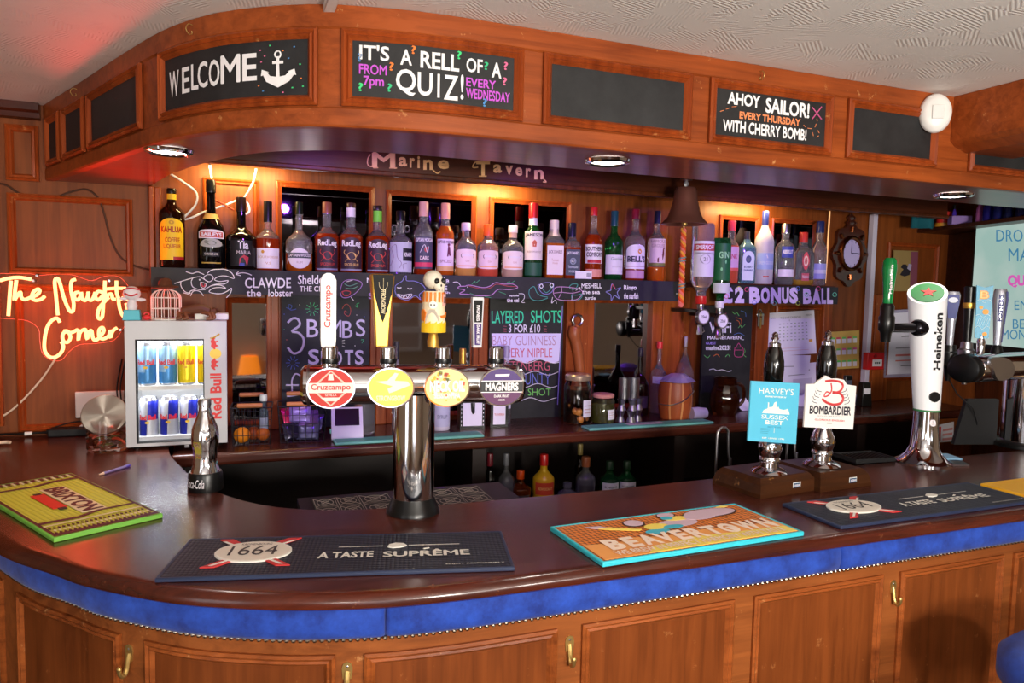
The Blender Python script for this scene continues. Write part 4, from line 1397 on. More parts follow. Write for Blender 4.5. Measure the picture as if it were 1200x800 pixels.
def lager_mat(text, corners, **kw):
    root, top, f, w, d = bar_mat('bar_mat', text, corners, M_navy, M_navyrim, **kw)
    a = w / d
    b = MB()
    cx, cy = .225, .56
    ell = lambda rx, ry: [(cx + rx * math.cos(t * .1963), cy + ry * math.sin(t * .1963)) for t in range(32)]
    for sx in (1, -1):
        P = lambda u, v: (cx + sx * u, cy + v)
        b.prism([P(-.125, .36), P(-.085, .36), P(.125, -.36), P(.085, -.36)], f, 0, .0022, 1)
        b.prism([P(-.112, .29), P(-.1, .29), P(.104, -.33), P(.092, -.33)], f, .0022, .0026, 2)
    b.prism(ell(.112, .265), f, 0, .003, 2)
    b.prism(ell(.106, .248), f, .003, .0034, 0)
    b.text('1664', f, cx - .07, cy - .11, cx + .07, cy + .13, .0040, .0, 3)
    b.text('KRONENBOURG', f, cx - .045, cy + .15, cx + .045, cy + .20, .0040, .0, 3)
    b.text('A TASTE', f, .42, .34, .585, .50, .0012, .03, 2)
    b.text('SUPRÊME', f, .615, .33, .875, .50, .0012, .03, 2)
    b.box(f(.745, .535, .001), (.012, .004, .0012), rz=.4, mi=2)
    b.sheet(f, .475, .61, .625, .640, .001, mi=2).sheet(f, .69, .85, .625, .640, .001, mi=2)
    b.prism([(.625, .60), (.64, .57), (.665, .58), (.685, .62), (.675, .68), (.65, .70), (.63, .66)], f, 0, .0022, 2)
    b.text('ENJOY RESPONSIBLY', f, .80, .095, .975, .125, .001, .01, 2)
    b.build('print', [ink((224, 214, 200)), ink((196, 52, 52)), ink((226, 222, 212)), ink((60, 50, 50))], top, smooth=False, recalc=False)


lager_mat('navy rubber lager mat lying in front of the four-badge chrome beer fount', [(186, 678), (602, 664), (589, 622), (218, 631)])
lager_mat('navy rubber lager mat in front of the two wooden-based hand pumps', [(985, 618), (1211, 585.5), (1136, 565.5), (917, 588.5)])

# orange brewery mat
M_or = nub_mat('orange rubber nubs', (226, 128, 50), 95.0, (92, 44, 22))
M_cyan = mat('turquoise rubber', (52, 190, 206), .5)
root, top, f, w, d = bar_mat('bar_mat', 'orange and turquoise rubber brewery mat lettered in cream, between the two navy mats', [(705, 660), (943, 622), (860, 590), (646, 616)], M_or, M_cyan, th=.010)
b = MB()
OG, CR, YL, TQ, LV, BKK = 0, 1, 2, 3, 4, 5
b.prism([(.02, .04), (.98, .04), (.98, .36), (.86, .34), (.80, .44), (.66, .38), (.52, .42), (.40, .36), (.26, .44), (.16, .36), (.02, .42)], f, 0, .0008, OG)
b.prism([(.22, .04), (.98, .04), (.97, .20), (.7, .22), (.5, .26), (.38, .2), (.28, .18)], f, .0008, .0012, YL)


def blob(cx, cy, rx, ry, mi, d0=.0008, d1=.0016, rot=0.0, n=20):
    pts = []
    for i in range(n):
        t = 2 * math.pi * i / n
        x, y = rx * math.cos(t), ry * math.sin(t)
        pts.append((cx + x * math.cos(rot) - y * math.sin(rot) * .5, cy + x * math.sin(rot) * 2 + y * math.cos(rot)))
    b.prism(pts, f, d0, d1, mi)


for cx, cy, rx, ry, mi, dz in ((.36, .78, .052, .10, BKK, 0), (.36, .785, .045, .085, LV, .0004), (.56, .88, .048, .08, BKK, 0), (.56, .885, .042, .065, LV, .0004), (.78, .80, .15, .13, BKK, 0), (.78, .805, .142, .115, LV, .0004),
                           (.70, .74, .085, .10, LV, .0008), (.55, .64, .10, .10, LV, .0002), (.43, .62, .06, .08, YL, .0004), (.58, .76, .06, .06, YL, .0006), (.40, .50, .06, .06, TQ, .0003), (.50, .56, .05, .05, TQ, .0006), (.54, .80, .03, .05, TQ, .0009)):
    blob(cx, cy, rx, ry, mi, .0008 + dz, .0014 + dz)
b.prism([(.16, .78), (.23, .76), (.35, .60), (.33, .57), (.21, .70)], f, .0008, .0016, YL)
b.prism([(.13, .84), (.20, .82), (.22, .74), (.16, .76)], f, .0010, .0018, LV)
b.prism([(.86, .93), (.90, .96), (.93, .92), (.90, .90)], f, .001, .002, YL)
for i, (ch, a, c) in enumerate((('B', .10, .175), ('E', .19, .25), ('A', .262, .345), ('V', .34, .42), ('E', .432, .492), ('R', .507, .582), ('T', .588, .662), ('O', .672, .757), ('W', .764, .868), ('N', .88, .95))):
    b.text(ch, f, a, .20, c, .46, .0022, .05, CR)
b.prism([(.705, .36), (.745, .36), (.74, .29), (.725, .25), (.71, .29)], f, .0022, .0026, CR)
b.text('WE BREW IN PERFECT HARMONY WITH TASTE', f, .09, .07, .93, .17, .0022, .03, CR)
b.build('print', [ink((236, 160, 84)), ink((244, 220, 200)), ink((240, 214, 96)), ink((70, 176, 196)), ink((204, 176, 190)), ink((60, 34, 24))], top, smooth=False, recalc=False)

# lime green brewery mat at the curved end
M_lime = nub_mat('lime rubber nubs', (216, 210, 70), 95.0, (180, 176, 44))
M_limerim = mat('lime green rubber', (116, 182, 70), .5)
root, top, f, w, d = bar_mat('bar_mat', 'lime green rubber brewery mat with maroon lettering near the neon sign', [(60, 632), (181, 603), (92, 553), (-28, 572)], M_lime, M_limerim, th=.010)
b = MB()
MA, CRM, RD, BL2 = 0, 1, 2, 3
b.moulding(f, .015, .985, .015, .985, [(0, .0008), (.03, .0010)], mi=MA)
for i in range(22):
    for j in range(3):
        u, v = .06 + i * .041 + (j % 2) * .02, .05 + j * .035
        b.prism([(u - .014, v), (u, v - .014), (u + .014, v), (u, v + .014)], f, .0008, .0016, (MA, CRM, MA)[j])
    u = .06 + i * .041
    b.prism([(u - .012, .93 - .02 * (i % 2)), (u + .012, .92), (u + .014, .97), (u - .01, .975)], f, .0008, .0016, (MA, CRM)[i % 2])
b.sheet(f, .04, .96, .155, .17, .0012, mi=CRM)
b.prism([(.04, .20), (.40, .19), (.62, .235), (.95, .23), (.95, .245), (.60, .25), (.38, .21), (.04, .225)], f, .0008, .0018, MA)
b.prism([(.04, .84), (.5, .83), (.72, .865), (.95, .86), (.95, .885), (.7, .885), (.48, .85), (.04, .855)], f, .0008, .0018, MA)
# lettering reads along the long side of the mat
mf = lambda u, v, e: f(1 - v, u, e)
fl = lambda u, v, e: f(v, 1 - u, e)
b.prism([(.30, .46), (.80, .46), (.80, .70), (.30, .70)], lambda u, v, e: f(v, 1.05 - u, e), .0008, .002, CRM)
b.text('BRIXTON', lambda u, v, e: f(v, 1.05 - u, e), .31, .48, .79, .685, .0026, .04, MA)
b.prism([(.38, .31), (.66, .31), (.66, .44), (.38, .44)], lambda u, v, e: f(v, 1.05 - u, e), .0008, .0022, RD)
for u in (.36, .66):
    b.prism([(u, .35), (u + .03, .35), (u + .03, .42), (u, .42)], lambda u, v, e: f(v, 1.05 - u, e), .0008, .0024, BL2)
b.build('print', [ink((88, 30, 36)), ink((232, 214, 170)), ink((222, 44, 30)), ink((30, 30, 24))], top, smooth=False, recalc=False)
# yellow mat, partly out of frame
root, top, f, w, d = bar_mat('bar_mat', 'yellow rubber bar mat cut off by the right edge of the photo', [(1228, 588), (1400, 563), (1300, 547), (1152, 566)], nub_mat('yellow rubber nubs', (232, 176, 40), 125.0, (190, 130, 20)), mat('yellow rubber', (226, 166, 30), .5))

# ------------------------------------------------------------------ four-tap fount with chrome column
pt = at_z(484, 599, ZC)
k = mpp(pt)
fount = thing('beer_fount', 'chrome T-shaped beer fount with four oval brand badges in the middle of the bar', 'beer tap', (pt.x, pt.y, ZC), 0)
zb = at_y(484, 450, pt.y).z - ZC
rb = 22.5 * k
MB().lathe([(31 * k, 0), (31 * k, .004), (29 * k, .012), (25.5 * k, .030), (24.5 * k, .036)], 40).build('base_ring', M_black, fount)
MB().lathe([(24 * k, .034), (24 * k, zb - .02)], 48, cap=False).build('column', M_chrome, fount)
dl = math.atan2(-.055, 1)
bx0, bx1 = -126 * k, 128 * k
rz = Matrix.Rotation(-R(9), 3, 'Z')


def fm_(v):
    return rz @ Vector(v)


def barrel(P):
    return fm_((P.z, P.x, P.y)) + Vector((0, 0, zb))


MB().lathe([(rb * .80, bx0), (rb * .97, bx0 + .006), (rb, bx0 + .012), (rb, bx1 - .012), (rb * .97, bx1 - .006), (rb * .8, bx1)], 48, fn=barrel).build('barrel', M_chrome, fount)
for x in (bx0 + .016, bx1 - .016):
    MB().lathe([(rb * 1.01, x - .003), (rb * 1.035, x - .002), (rb * 1.035, x + .002), (rb * 1.01, x + .003)], 48, fn=barrel, cap=False).build('end_ring', M_steel, fount)
M_badges = []
for i, (px, kind) in enumerate(((391, 'cruz'), (456, 'strong'), (519, 'neck'), (582, 'mag'))):
    pc = at_y(px, 451.5, pt.y - rb * .9) - Vector(fount.location)
    xl = (px - 484) * k * 1.0
    f = lambda u, v, dd, xl=xl: fm_((xl + u * k, -rb - .004 - dd, v * k)) + Vector((0, 0, zb - .001))
    ell = lambda rx, ry: [(rx * math.cos(t * .1571), ry * math.sin(t * .1571)) for t in range(40)]
    bd = MB().prism(ell(26, 22.5), f, -.010, .002).build('badge_rim', M_chrome, fount, ang=60)
    b = MB()
    if kind == 'cruz':
        cols = [(200, 40, 26), (238, 226, 214), (200, 40, 26), (236, 190, 170)]
        b.prism(ell(24.5, 21), f, .002, .003, 0)
        b.prism([(0, 20), (22, 0), (0, -20), (-22, 0)], f, .003, .0034, 3)
        b.prism([(0, 18), (19, 0), (0, -18), (-19, 0)], f, .0034, .0036, 0)
        b.prism([(-24, -5), (24, -5), (24, 6), (-24, 6)], f, .0036, .0042, 1)
        b.prism([(-11, -10), (11, -10), (6, -14), (-6, -14)], f, .0036, .0042, 1)
        b.text('Cruzcampo', f, -21, -3.5, 21, 5, .0046, .02, 2)
        b.text('SEVILLA', f, -6, -8.5, 6, -6, .0046, .0, 1)
        b.prism([(-3, 9), (3, 9), (2, 16), (-2, 16)], f, .0036, .0042, 1)
    elif kind == 'strong':
        cols = [(238, 222, 96), (252, 246, 214), (250, 240, 170)]
        b.prism(ell(24.5, 21), f, .002, .003, 0)
        b.prism([(-17, 7), (-4, 8), (4, 17), (8, 16), (4, 8), (18, 7), (22, 3), (14, 0), (4, -4), (-2, -6), (-4, -1), (2, 2), (-6, 4)], f, .003, .0038, 1)
        b.text('STRONGBOW', f, -16, -14.5, 16, -8.5, .0040, .02, 1)
    elif kind == 'neck':
        cols = [(232, 222, 150), (250, 246, 236), (226, 190, 50), (206, 90, 60), (120, 130, 70)]
        b.prism(ell(24.5, 21), f, .002, .003, 0)
        random.seed(3)
        for j in range(46):
            a, r0 = random.uniform(0, 6.28), math.sqrt(random.random())
            u, v = 21 * r0 * math.cos(a), 18 * r0 * math.sin(a)
            s = random.uniform(1, 2.6)
            b.prism([(u - s, v - s * .6), (u + s * .8, v - s), (u + s, v + s * .7), (u - s * .7, v + s)], f, .003, .0032, random.choice((1, 2, 3, 4, 2)))
        b.text('NECK OIL', f, -20, -5, 20, 8, .0042, .05, 1)
        b.text('SESSION IPA', f, -15, -12.5, 15, -6.5, .0042, .04, 1)
    else:
        cols = [(64, 26, 110), (242, 238, 240), (20, 18, 20), (90, 24, 84)]
        b.prism(ell(24.5, 21), f, .002, .003, 0)
        b.prism([(-23.4, -6), (-21, -10.5), (-15, -16.5), (-7, -20), (0, -21), (7, -20), (15, -16.5), (21, -10.5), (23.4, -6)], f, .003, .0032, 3)
        b.prism([(-24.3, -6.5), (24.3, -6.5), (24.3, 7.5), (-24.3, 7.5)], f, .0032, .0036, 1)
        b.prism([(-24.6, -5.5), (24.6, -5.5), (24.6, 6.5), (-24.6, 6.5)], f, .0036, .0040, 2)
        b.text('MAGNERS', f, -19, -3.8, 19, 4.6, .0046, .045, 1)
        b.text('DARK FRUIT', f, -9, -12, 9, -9, .0040, .02, 1)
        b.prism([(-8, 12), (8, 12.5), (9, 15), (-8, 14.6)], f, .003, .0036, 1)
        b.text('CIDER', f, -4, -16, 4, -14, .0040, .02, 1)
    b.build('badge_print', [mat('badge %d %d %d' % c, c, .5, coat=.08) for c in cols], bd, smooth=False, recalc=False)
    # chrome shank under each handle
    zt = zb + rb
    MB().lathe([(9.5 * k, zt - .012), (9.5 * k, zt + .004), (7 * k, zt + .007), (9 * k, zt + .010), (9 * k, zt + .038), (7.5 * k, zt + .042), (.0001, zt + .042)], 24,
               fn=lambda P, xl=xl: fm_((xl - 2 * k, 0, 0)) + Vector((P.x, P.y, P.z))).build('handle_collar', M_chrome, fount)
    MB().lathe([(9.6 * k, zt + .006), (9.8 * k, zt + .010), (9.6 * k, zt + .015)], 24, cap=False, fn=lambda P, xl=xl: fm_((xl - 2 * k, 0, 0)) + Vector((P.x, P.y, P.z))).build('collar_ring', M_black, fount)
    # spout on the serving side
    MB().tube([fm_((xl, rb * .8, 0)) + Vector((0, 0, zb)), fm_((xl, rb + .035, 0)) + Vector((0, 0, zb)), fm_((xl, rb + .045, 0)) + Vector((0, 0, zb - .06))], .009, 12).build('spout', M_chrome, fount)


def handle_root(px, ytop, name, text):
    xl = (px - 484) * k
    zt = zb + rb + .040
    base = Vector(fount.location) + fm_((xl - 2 * k, 0, 0)) + Vector((0, 0, zt))
    h = at_y(px, ytop, base.y).z - base.z
    return base, h, fount, Vector(base) - Vector(fount.location)


def part_at(mb, off, M=None):
    for i in range(len(mb.v)):
        mb.v[i] = (M @ mb.v[i] if M else mb.v[i]) + off
    return mb


# white paddle
base, h, rt_, off = handle_root(389, 320, '', '')
sl = [(u * k, v) for u, v in ((-7.5, 0), (7.5, 0), (8.3, h * .1), (8.5, h - 8 * k), (6, h - 2.5 * k), (2, h), (-2, h), (-6, h - 2.5 * k), (-8.5, h - 8 * k), (-8.3, h * .1))]
fH = lambda u, v, d: Vector((u, -d, v))
hb = part_at(MB().prism(sl, fH, -.006, .006), off).build('white_handle', M_white, fount, bevel=.003)
hb['label'] = 'white paddle pump handle with red lettering'
b = MB()
b.text('Cruzcampo', lambda u, v, d: fH(-v * k, u * k, .0062 + d), 22, -4.5, 69, 5, .0006, .02)
part_at(b, off).build('lettering', ink((196, 40, 40)), hb, smooth=False, recalc=False)
# gold and black wedge
base, h, rt_, off = handle_root(448, 321, '', '')
gb = part_at(MB().lathe([(7.5 * k, 0), (8 * k, h * .12), (9 * k, h * .35), (11.5 * k, h * .7), (13.5 * k, h * .97), (12.5 * k, h), (.0001, h)], 4, fn=lambda P: Matrix.Rotation(R(45), 3, 'Z') @ Vector((P.x * 1.38, P.y * 1.38, P.z))), off, Matrix.Diagonal((1, .62, 1))).build('gold_handle', M_gold, fount, bevel=.003)
gb['label'] = 'gold wedge pump handle with black inlay'
fG = lambda u, v, d: Vector((u * k, -.62 * (8 + 5.6 * (v * k / h)) * k * 1.0 - .0009 - d, v * k))
b = MB()
b.prism([(-12, h / k - 1), (12, h / k - 1), (9.5, h / k * .72), (4.2, h / k * .48), (0, h / k * .34), (-4.2, h / k * .48), (-9.5, h / k * .72)], fG, 0, .0012, 0)
b.text('STRONGBOW', lambda u, v, d: fG(v, -u, .0014 + d), -h / k * .80, -2.6, -h / k * .46, 2.6, .0006, .02, 1)
cy_ = h / k - 12
for s in (-1, 0, 1):
    stroke(b, [(s * 5, cy_ + 3), (s * 4, cy_ - 3), (0, cy_ - 7)], fG, .0005, d=.0016, mi=1)
stroke(b, [(0, cy_ + 7), (0, cy_ - 9)], fG, .0005, d=.0016, mi=1)
part_at(b, off).build('inlay', [ink((12, 12, 11), .7), ink((230, 214, 170))], gb, smooth=False, recalc=False)
# skull on a painted can
base, h, rt_, off = handle_root(507, 316, '', '')
zs = lambda y: h * (403 - y) / (403 - 316)
part_at(MB().lathe([(6.5 * k, 0), (7 * k, zs(396)), (5 * k, zs(388)), (8.5 * k, zs(380)), (6 * k, zs(377)), (9 * k, zs(372)), (9 * k, zs(369))], 24), off).build('gold_stem', M_gold, fount)
Mw = mat('painted figure colours', (240, 226, 200), .5)
tcw = nd(Mw, 'ShaderNodeTexCoord')
cb = part_at(MB().lathe([(.0001, zs(386)), (13.2 * k, zs(386)), (14 * k, zs(383)), (13 * k, zs(360)), (12.4 * k, zs(345)), (11 * k, zs(340)), (.0001, zs(340))], 28), off).build('painted_can', [mat('cream paint', (244, 226, 190), .45)], fount)
fC = lambda u, v, d: Vector(((13.1 * k + d) * math.sin(u / 13.1), -(13.1 * k + d) * math.cos(u / 13.1), zs(v)))
b = MB()
ye, og, gy, wt, bk = 0, 1, 2, 3, 4
for j in range(8):
    u = -18 + j * 5
    b.prism([(u, 352), (u + 2.5, 352), (u + 2.8, 341), (u + .4, 341)], fC, 0, .0012, og)
for i in range(12):
    u0, u1 = -20 + i * 3.4, -16.6 + i * 3.4
    b.prism([(u0, 386), (u1, 386), (u1, 375 - (i % 2) * 2), (u0, 376)], fC, 0.0004, .0028, ye)
b.prism([(-20, 372), (-14, 374), (-12, 364), (-16, 360), (-20, 362)], fC, 0, .003, og)
b.prism([(4, 367), (14, 366), (18, 363), (14, 369), (6, 370)], fC, .0008, .003, og)
b.prism([(-13, 378), (4, 377), (2, 367), (-2, 360), (-8, 360), (-12, 368)], fC, .0004, .0022, gy)
b.prism([(-9 + 4.5 * math.cos(t * .5), 355 + 4.2 * math.sin(t * .5)) for t in range(12)][::1], lambda u, v, d: fC(u + 5, v, d), .0004, .0034, wt)
for u in (-6, -2.6):
    b.prism([(u + .9 * math.cos(t), 355 + .9 * math.sin(t)) for t in range(6)], fC, .0034, .0040, bk)
b.prism([(8, 356), (14, 356), (14, 343), (8, 343)], fC, .0002, .002, 5)
b.prism([(10, 353), (12.5, 353), (12.5, 346), (10, 346)], fC, .002, .0026, bk)
part_at(b, off).build('painted_scene', [ink((244, 196, 30)), ink((236, 130, 40)), ink((190, 176, 160)), ink((246, 240, 228)), ink((20, 18, 16)), ink((240, 180, 170))], cb, smooth=False)
Ms = Matrix.Rotation(R(12), 3, 'Z')
sk = MB()
sc_ = Vector((1 * k, 0, zs(328)))
sk.ball(sc_ + Ms @ Vector((-1.5 * k, 1.5 * k, 1 * k)), (11.2 * k, 11.8 * k, 10.8 * k), 24, M=Ms)
sk.ball(sc_ + Ms @ Vector((2 * k, -6.5 * k, -5.5 * k)), (7 * k, 5.5 * k, 6.2 * k), 18, M=Ms)
sk.box(sc_ + Ms @ Vector((3 * k, -8 * k, -10.5 * k)), (8.5 * k, 5 * k, 4.2 * k), rz=R(12))
for s in (-1, 1):
    sk.ball(sc_ + Ms @ Vector((2 * k + s * 6.6 * k, -5 * k, -3.6 * k)), (2.4 * k, 3.4 * k, 2.2 * k), 12, M=Ms)
so = part_at(sk, off).build('skull', mat('bone white', (230, 220, 200), .5), fount)
so['label'] = 'white skull on top of the pump handle'
b = MB()
for s in (-1, 1):
    b.ball(off + sc_ + Ms @ Vector((2.2 * k + s * 4.3 * k, -9.2 * k, -.6 * k)), (3.3 * k, 2.8 * k, 3.6 * k), 14, M=Ms)
b.ball(off + sc_ + Ms @ Vector((2.4 * k, -11.2 * k, -5.6 * k)), (1.3 * k, 1.5 * k, 1.8 * k), 10, M=Ms)
for i in range(5):
    b.box(off + sc_ + Ms @ Vector((3 * k + (i - 2) * 1.7 * k, -10.6 * k, -10.4 * k)), (.35 * k, .4 * k, 3.6 * k), rz=R(12))
b.build('eye_sockets', M_black, so)
# slim cider handle
base, h, rt_, off = handle_root(558, 348, '', '')
sb = part_at(MB().prism([(-5 * k, 0), (5 * k, 0), (7 * k, h * .96), (6.4 * k, h), (-6.4 * k, h), (-7 * k, h * .96)], fH, -.007, .007), off).build('slim_handle', M_grey, fount, bevel=.002)
sb['label'] = 'slim pale pump handle with black and purple inset'
b = MB()
fS = lambda u, v, d: Vector((u * k, -.0072 - d, v * k))
hk = h / k
b.prism([(-4.4, hk * .5), (4.4, hk * .5), (5.4, hk * .94), (-5.4, hk * .94)], fS, 0, .001, 0)
b.prism([(-3.5, hk * .05), (3.5, hk * .05), (4.3, hk * .47), (-4.3, hk * .47)], fS, 0, .001, 1)
b.text('MAGNERS', lambda u, v, d: fS(v, -u, .0012 + d), -hk * .84, -2, -hk * .53, 2, .0004, .03, 2)
b.text('DARK FRUIT', lambda u, v, d: fS(v, -u, .0012 + d), -hk * .45, -1.6, -hk * .07, 1.6, .0004, .03, 2)
part_at(b, off).build('inset', [ink((14, 13, 14), .75), ink((70, 48, 112), .75), ink(WH)], sb, smooth=False, recalc=False)

# ------------------------------------------------------------------ silver contour bottle at the inner bend of the bar
p = at_z(241, 573, ZC)
kb = mpp(p)
h = at_y(241, 467, p.y).z - ZC
r_ = 18.5 * kb
cb = thing('display_bottle', 'chrome fluted soft drink bottle on a black collar at the inner bend of the bar', 'bottle', (p.x, p.y, ZC))
MB().lathe([(r_ * 1.04, 0), (r_ * 1.06, .004), (r_ * 1.02, .040), (r_ * .96, .046)], 32).build('collar', M_black, cb)


def flute(P):
    a = math.atan2(P.y, P.x)
    z = P.z / h
    amp = .03 if (.24 < z < .48 or .60 < z < .78) else 0
    s = 1 + amp * math.cos(10 * a)
    return Vector((P.x * s, P.y * s, P.z))


MB().lathe([(r_ * .88, .042), (r_ * .86, h * .20), (r_ * .73, h * .27), (r_ * .67, h * .36), (r_ * .70, h * .44), (r_ * .80, h * .52), (r_ * .82, h * .59), (r_ * .76, h * .67), (r_ * .60, h * .75), (r_ * .43, h * .83), (r_ * .35, h * .90), (r_ * .34, h * .93)], 60, fn=flute).build('bottle_body', M_chrome, cb)
MB().lathe([(r_ * .30, h * .925), (r_ * .38, h * .93), (r_ * .38, h * .985), (r_ * .33, h), (.0001, h)], 30).build('crown_cap', M_steel, cb)
b = MB()
b.text('Coca-Cola', lambda u, v, d: Vector(((r_ * 1.05 + d) * math.sin(u), -(r_ * 1.05 + d) * math.cos(u), v)), -1.25, .012, -.05, .034, .0006, .0, shear=.3)
b.build('lettering', ink(WH), cb, smooth=False, recalc=False)

# ------------------------------------------------------------------ hand pumps on worn wooden plinths
def hand_pump(cx, cy, xl, xr, plinth_px, ptop, text, kind, ytop):
    q = [at_z(x, y, ZC) for x, y in plinth_px]     # front-left, front-right, back-left
    ax = (q[1] - q[0])
    w = ax.length
    ax = ax.normalized()
    ay = Vector((-ax.y, ax.x, 0))
    d = max(.16, (q[2] - q[0]).dot(ay))
    c = q[0] + ax * w / 2 + ay * d / 2
    hp = .046
    root = thing('hand_pump', text, 'beer pump', (c.x, c.y, ZC + .0003), math.atan2(ax.y, ax.x))
    t = .010
    pb = MB()
    vs = []
    for z, ins in ((0, 0), (.010, 0), (hp - .014, .006), (hp - .004, .014), (hp, .018)):
        vs.append([Vector((sx * (w / 2 - ins), sy * (d / 2 - ins), z)) for sx, sy in ((-1, -1), (1, -1), (1, 1), (-1, 1))])
    fs = [(3, 2, 1, 0)] + [(i * 4 + j, i * 4 + (j + 1) % 4, i * 4 + 4 + (j + 1) % 4, i * 4 + 4 + j) for i in range(4) for j in range(4)] + [(16, 17, 18, 19)]
    pb.add([v for r in vs for v in r], fs).build('plinth', M_plinth, root, smooth=False)
    b = MB()
    ff = lambda u, v, e: Vector((u, -d / 2 + .004 - e, v))
    nb = MB().sheet(ff, w * .06, w * .06 + .028, .013, .029, .0025).build('maker_plate', M_white, root, smooth=False)
    b.sheet(ff, w * .06 + .002, w * .06 + .026, .015, .027, .0032, mi=0)
    b.text('ANGRAM', ff, w * .06 + .004, .018, w * .06 + .024, .024, .0038, .02, 1)
    b.build('print', [ink((24, 70, 110)), ink(WH)], nb, smooth=False, recalc=False)
    # stem position from the picture, in the pump's own axes
    s = at_z(cx, cy, ZC + hp)
    loc = Matrix.Rotation(-root.rotation_euler.z, 3, 'Z') @ (s - Vector((c.x, c.y, ZC)))
    ks = mpp(s)
    ox, oy = loc.x, loc.y
    at_ = lambda P: Vector((P.x + ox, P.y + oy, P.z))
    zz = lambda y: at_y(cx, y, s.y).z - ZC
    z0 = hp
    ya = cy
    zq = lambda dy: hp + dy * ks
    MB().lathe([(20 * ks, zq(-1)), (21 * ks, zq(1)), (18 * ks, zq(4)), (11 * ks, zq(7)), (10.5 * ks, zq(12)), (12 * ks, zq(14)), (12 * ks, zq(17)), (11 * ks, zq(19)), (12.5 * ks, zq(24)), (14 * ks, zq(29)), (12 * ks, zq(36)),
                (8.5 * ks, zq(44)), (8 * ks, zq(48)), (9 * ks, zq(50)), (8 * ks, zq(53)), (7.5 * ks, zq(100)), (7.5 * ks, zz(446))], 36, fn=at_).build('chrome_stem', M_chrome, root)
    zh0, zh1 = zz(450), zz(ytop + 15)
    H = zh1 - zh0
    MB().lathe([(8.5 * ks, zh0 - .004), (9.5 * ks, zh0), (10.5 * ks, zh0 + .05 * H), (11.5 * ks, zh0 + .4 * H), (11.2 * ks, zh0 + .6 * H), (9 * ks, zh0 + .85 * H), (6.5 * ks, zh0 + .99 * H), (5.5 * ks, zh1)], 32, fn=at_).build('black_handle', mat('glossy black lacquer', (10, 10, 10), .12, coat=.6), root)
    MB().lathe([(6.8 * ks, zh1 - .003), (6.8 * ks, zh1 + 2.5 * ks), (4 * ks, zh1 + 4 * ks), (3 * ks, zh1 + 6 * ks), (4.6 * ks, zh1 + 8 * ks), (3.2 * ks, zh1 + 10 * ks), (3.6 * ks, zh1 + 13 * ks), (1.5 * ks, zh1 + 15.5 * ks), (.0001, zh1 + 16 * ks)], 24, fn=at_).build('finial', M_chrome, root)
    return root, ox, oy, ks, zz


# left pump with blue clip
root, ox, oy, ks, zz = hand_pump(901, 553, 0, 0, [(891, 585), (958, 574), (833, 566)], .046, 'hand pump with a sky blue pump clip on a worn wooden plinth', 'h', 390)


def clip_map(root, ox, oy, quad, Yoff, z_of):
    """a pump clip standing in front of the stem, facing the camera side"""
    base = Matrix.Rotation(root.rotation_euler.z, 3, 'Z') @ Vector((ox, oy, 0)) + Vector(root.location)
    Y = base.y + Yoff
    pts = [at_y(x, y, Y) for x, y in quad]
    inv = Matrix.Rotation(-root.rotation_euler.z, 3, 'Z')
    pts = [inv @ (p - Vector(root.location)) for p in pts]
    return quad_map(*pts)


f = clip_map(root, ox, oy, [(880, 446), (936.5, 449), (932, 520), (876, 516)], -.035, zz)
card = MB().prism([(0, 0), (1, 0), (1, 1), (0, 1)], f, -.003, .002).build('pump_clip', mat('sky blue print', (92, 190, 222), .4), root, smooth=False)
card['label'] = 'sky blue rectangular pump clip'
b = MB()
b.text("HARVEY'S", f, .16, .80, .88, .90, .0028, .0)
b.text('BREWERY', f, .30, .745, .74, .77, .0028, .02)
b.prism([(.25, .48), (.82, .48), (.80, .53), (.78, .57), (.70, .55), (.60, .56), (.58, .60), (.55, .58), (.53, .68), (.49, .66), (.46, .59), (.38, .58), (.38, .66), (.36, .66), (.36, .56), (.28, .53)], f, .002, .003)
b.text('SUSSEX', f, .24, .385, .80, .455, .0028, .0)
b.text('BEST', f, .33, .295, .70, .365, .0028, .01)
b.text('BITTER', f, .38, .245, .66, .265, .0028, .01, 1)
b.sheet(f, .515, .525, .16, .24, .0026)
for i in range(4):
    b.sheet(f, .24, .45 - .02 * i, .22 - .025 * i, .226 - .025 * i, .0026, mi=1)
b.text('EST. LEWES 1790', f, .28, .055, .74, .08, .0028, .02)
b.build('print', [ink((240, 238, 226)), ink((60, 140, 170))], card, smooth=False, recalc=False)
MB().box((ox, oy - .018, zz(480)), (.02, .034, .03)).build('clip_bracket', M_black, root)
# right pump with white clip
root, ox, oy, ks, zz = hand_pump(962.5, 545, 0, 0, [(961, 577), (1021, 569), (905, 557)], .046, 'hand pump with a white crown-topped pump clip on a worn wooden plinth', 'b', 388)
f = clip_map(root, ox, oy, [(944.5, 449), (1003, 450.5), (999, 503), (941.5, 500)], -.035, zz)
outl = [(0, 0), (1, 0), (1, .97), (.80, 1.0), (.74, 1.10), (.60, 1.13), (.48, 1.12), (.42, 1.17), (.36, 1.19), (.30, 1.12), (.20, 1.05), (.17, 1.0), (0, .98)]
card = MB().prism(outl, f, -.003, .002).build('pump_clip', mat('white print', (240, 236, 232), .4), root, smooth=False)
card['label'] = 'white pump clip with crown-shaped top edge'
b = MB()
for st, w in (([(.36, 1.06), (.50, 1.08), (.66, 1.05), (.72, .96), (.66, .84), (.52, .80)], .0034), ([(.52, .82), (.66, .80), (.74, .70), (.70, .58), (.56, .54), (.42, .58), (.32, .66)], .0038), ([(.48, 1.02), (.50, .86), (.44, .74), (.36, .72), (.40, .82), (.47, .80)], .0022)):
    stroke(b, st, f, w, d=.0016, mi=0, n=6)
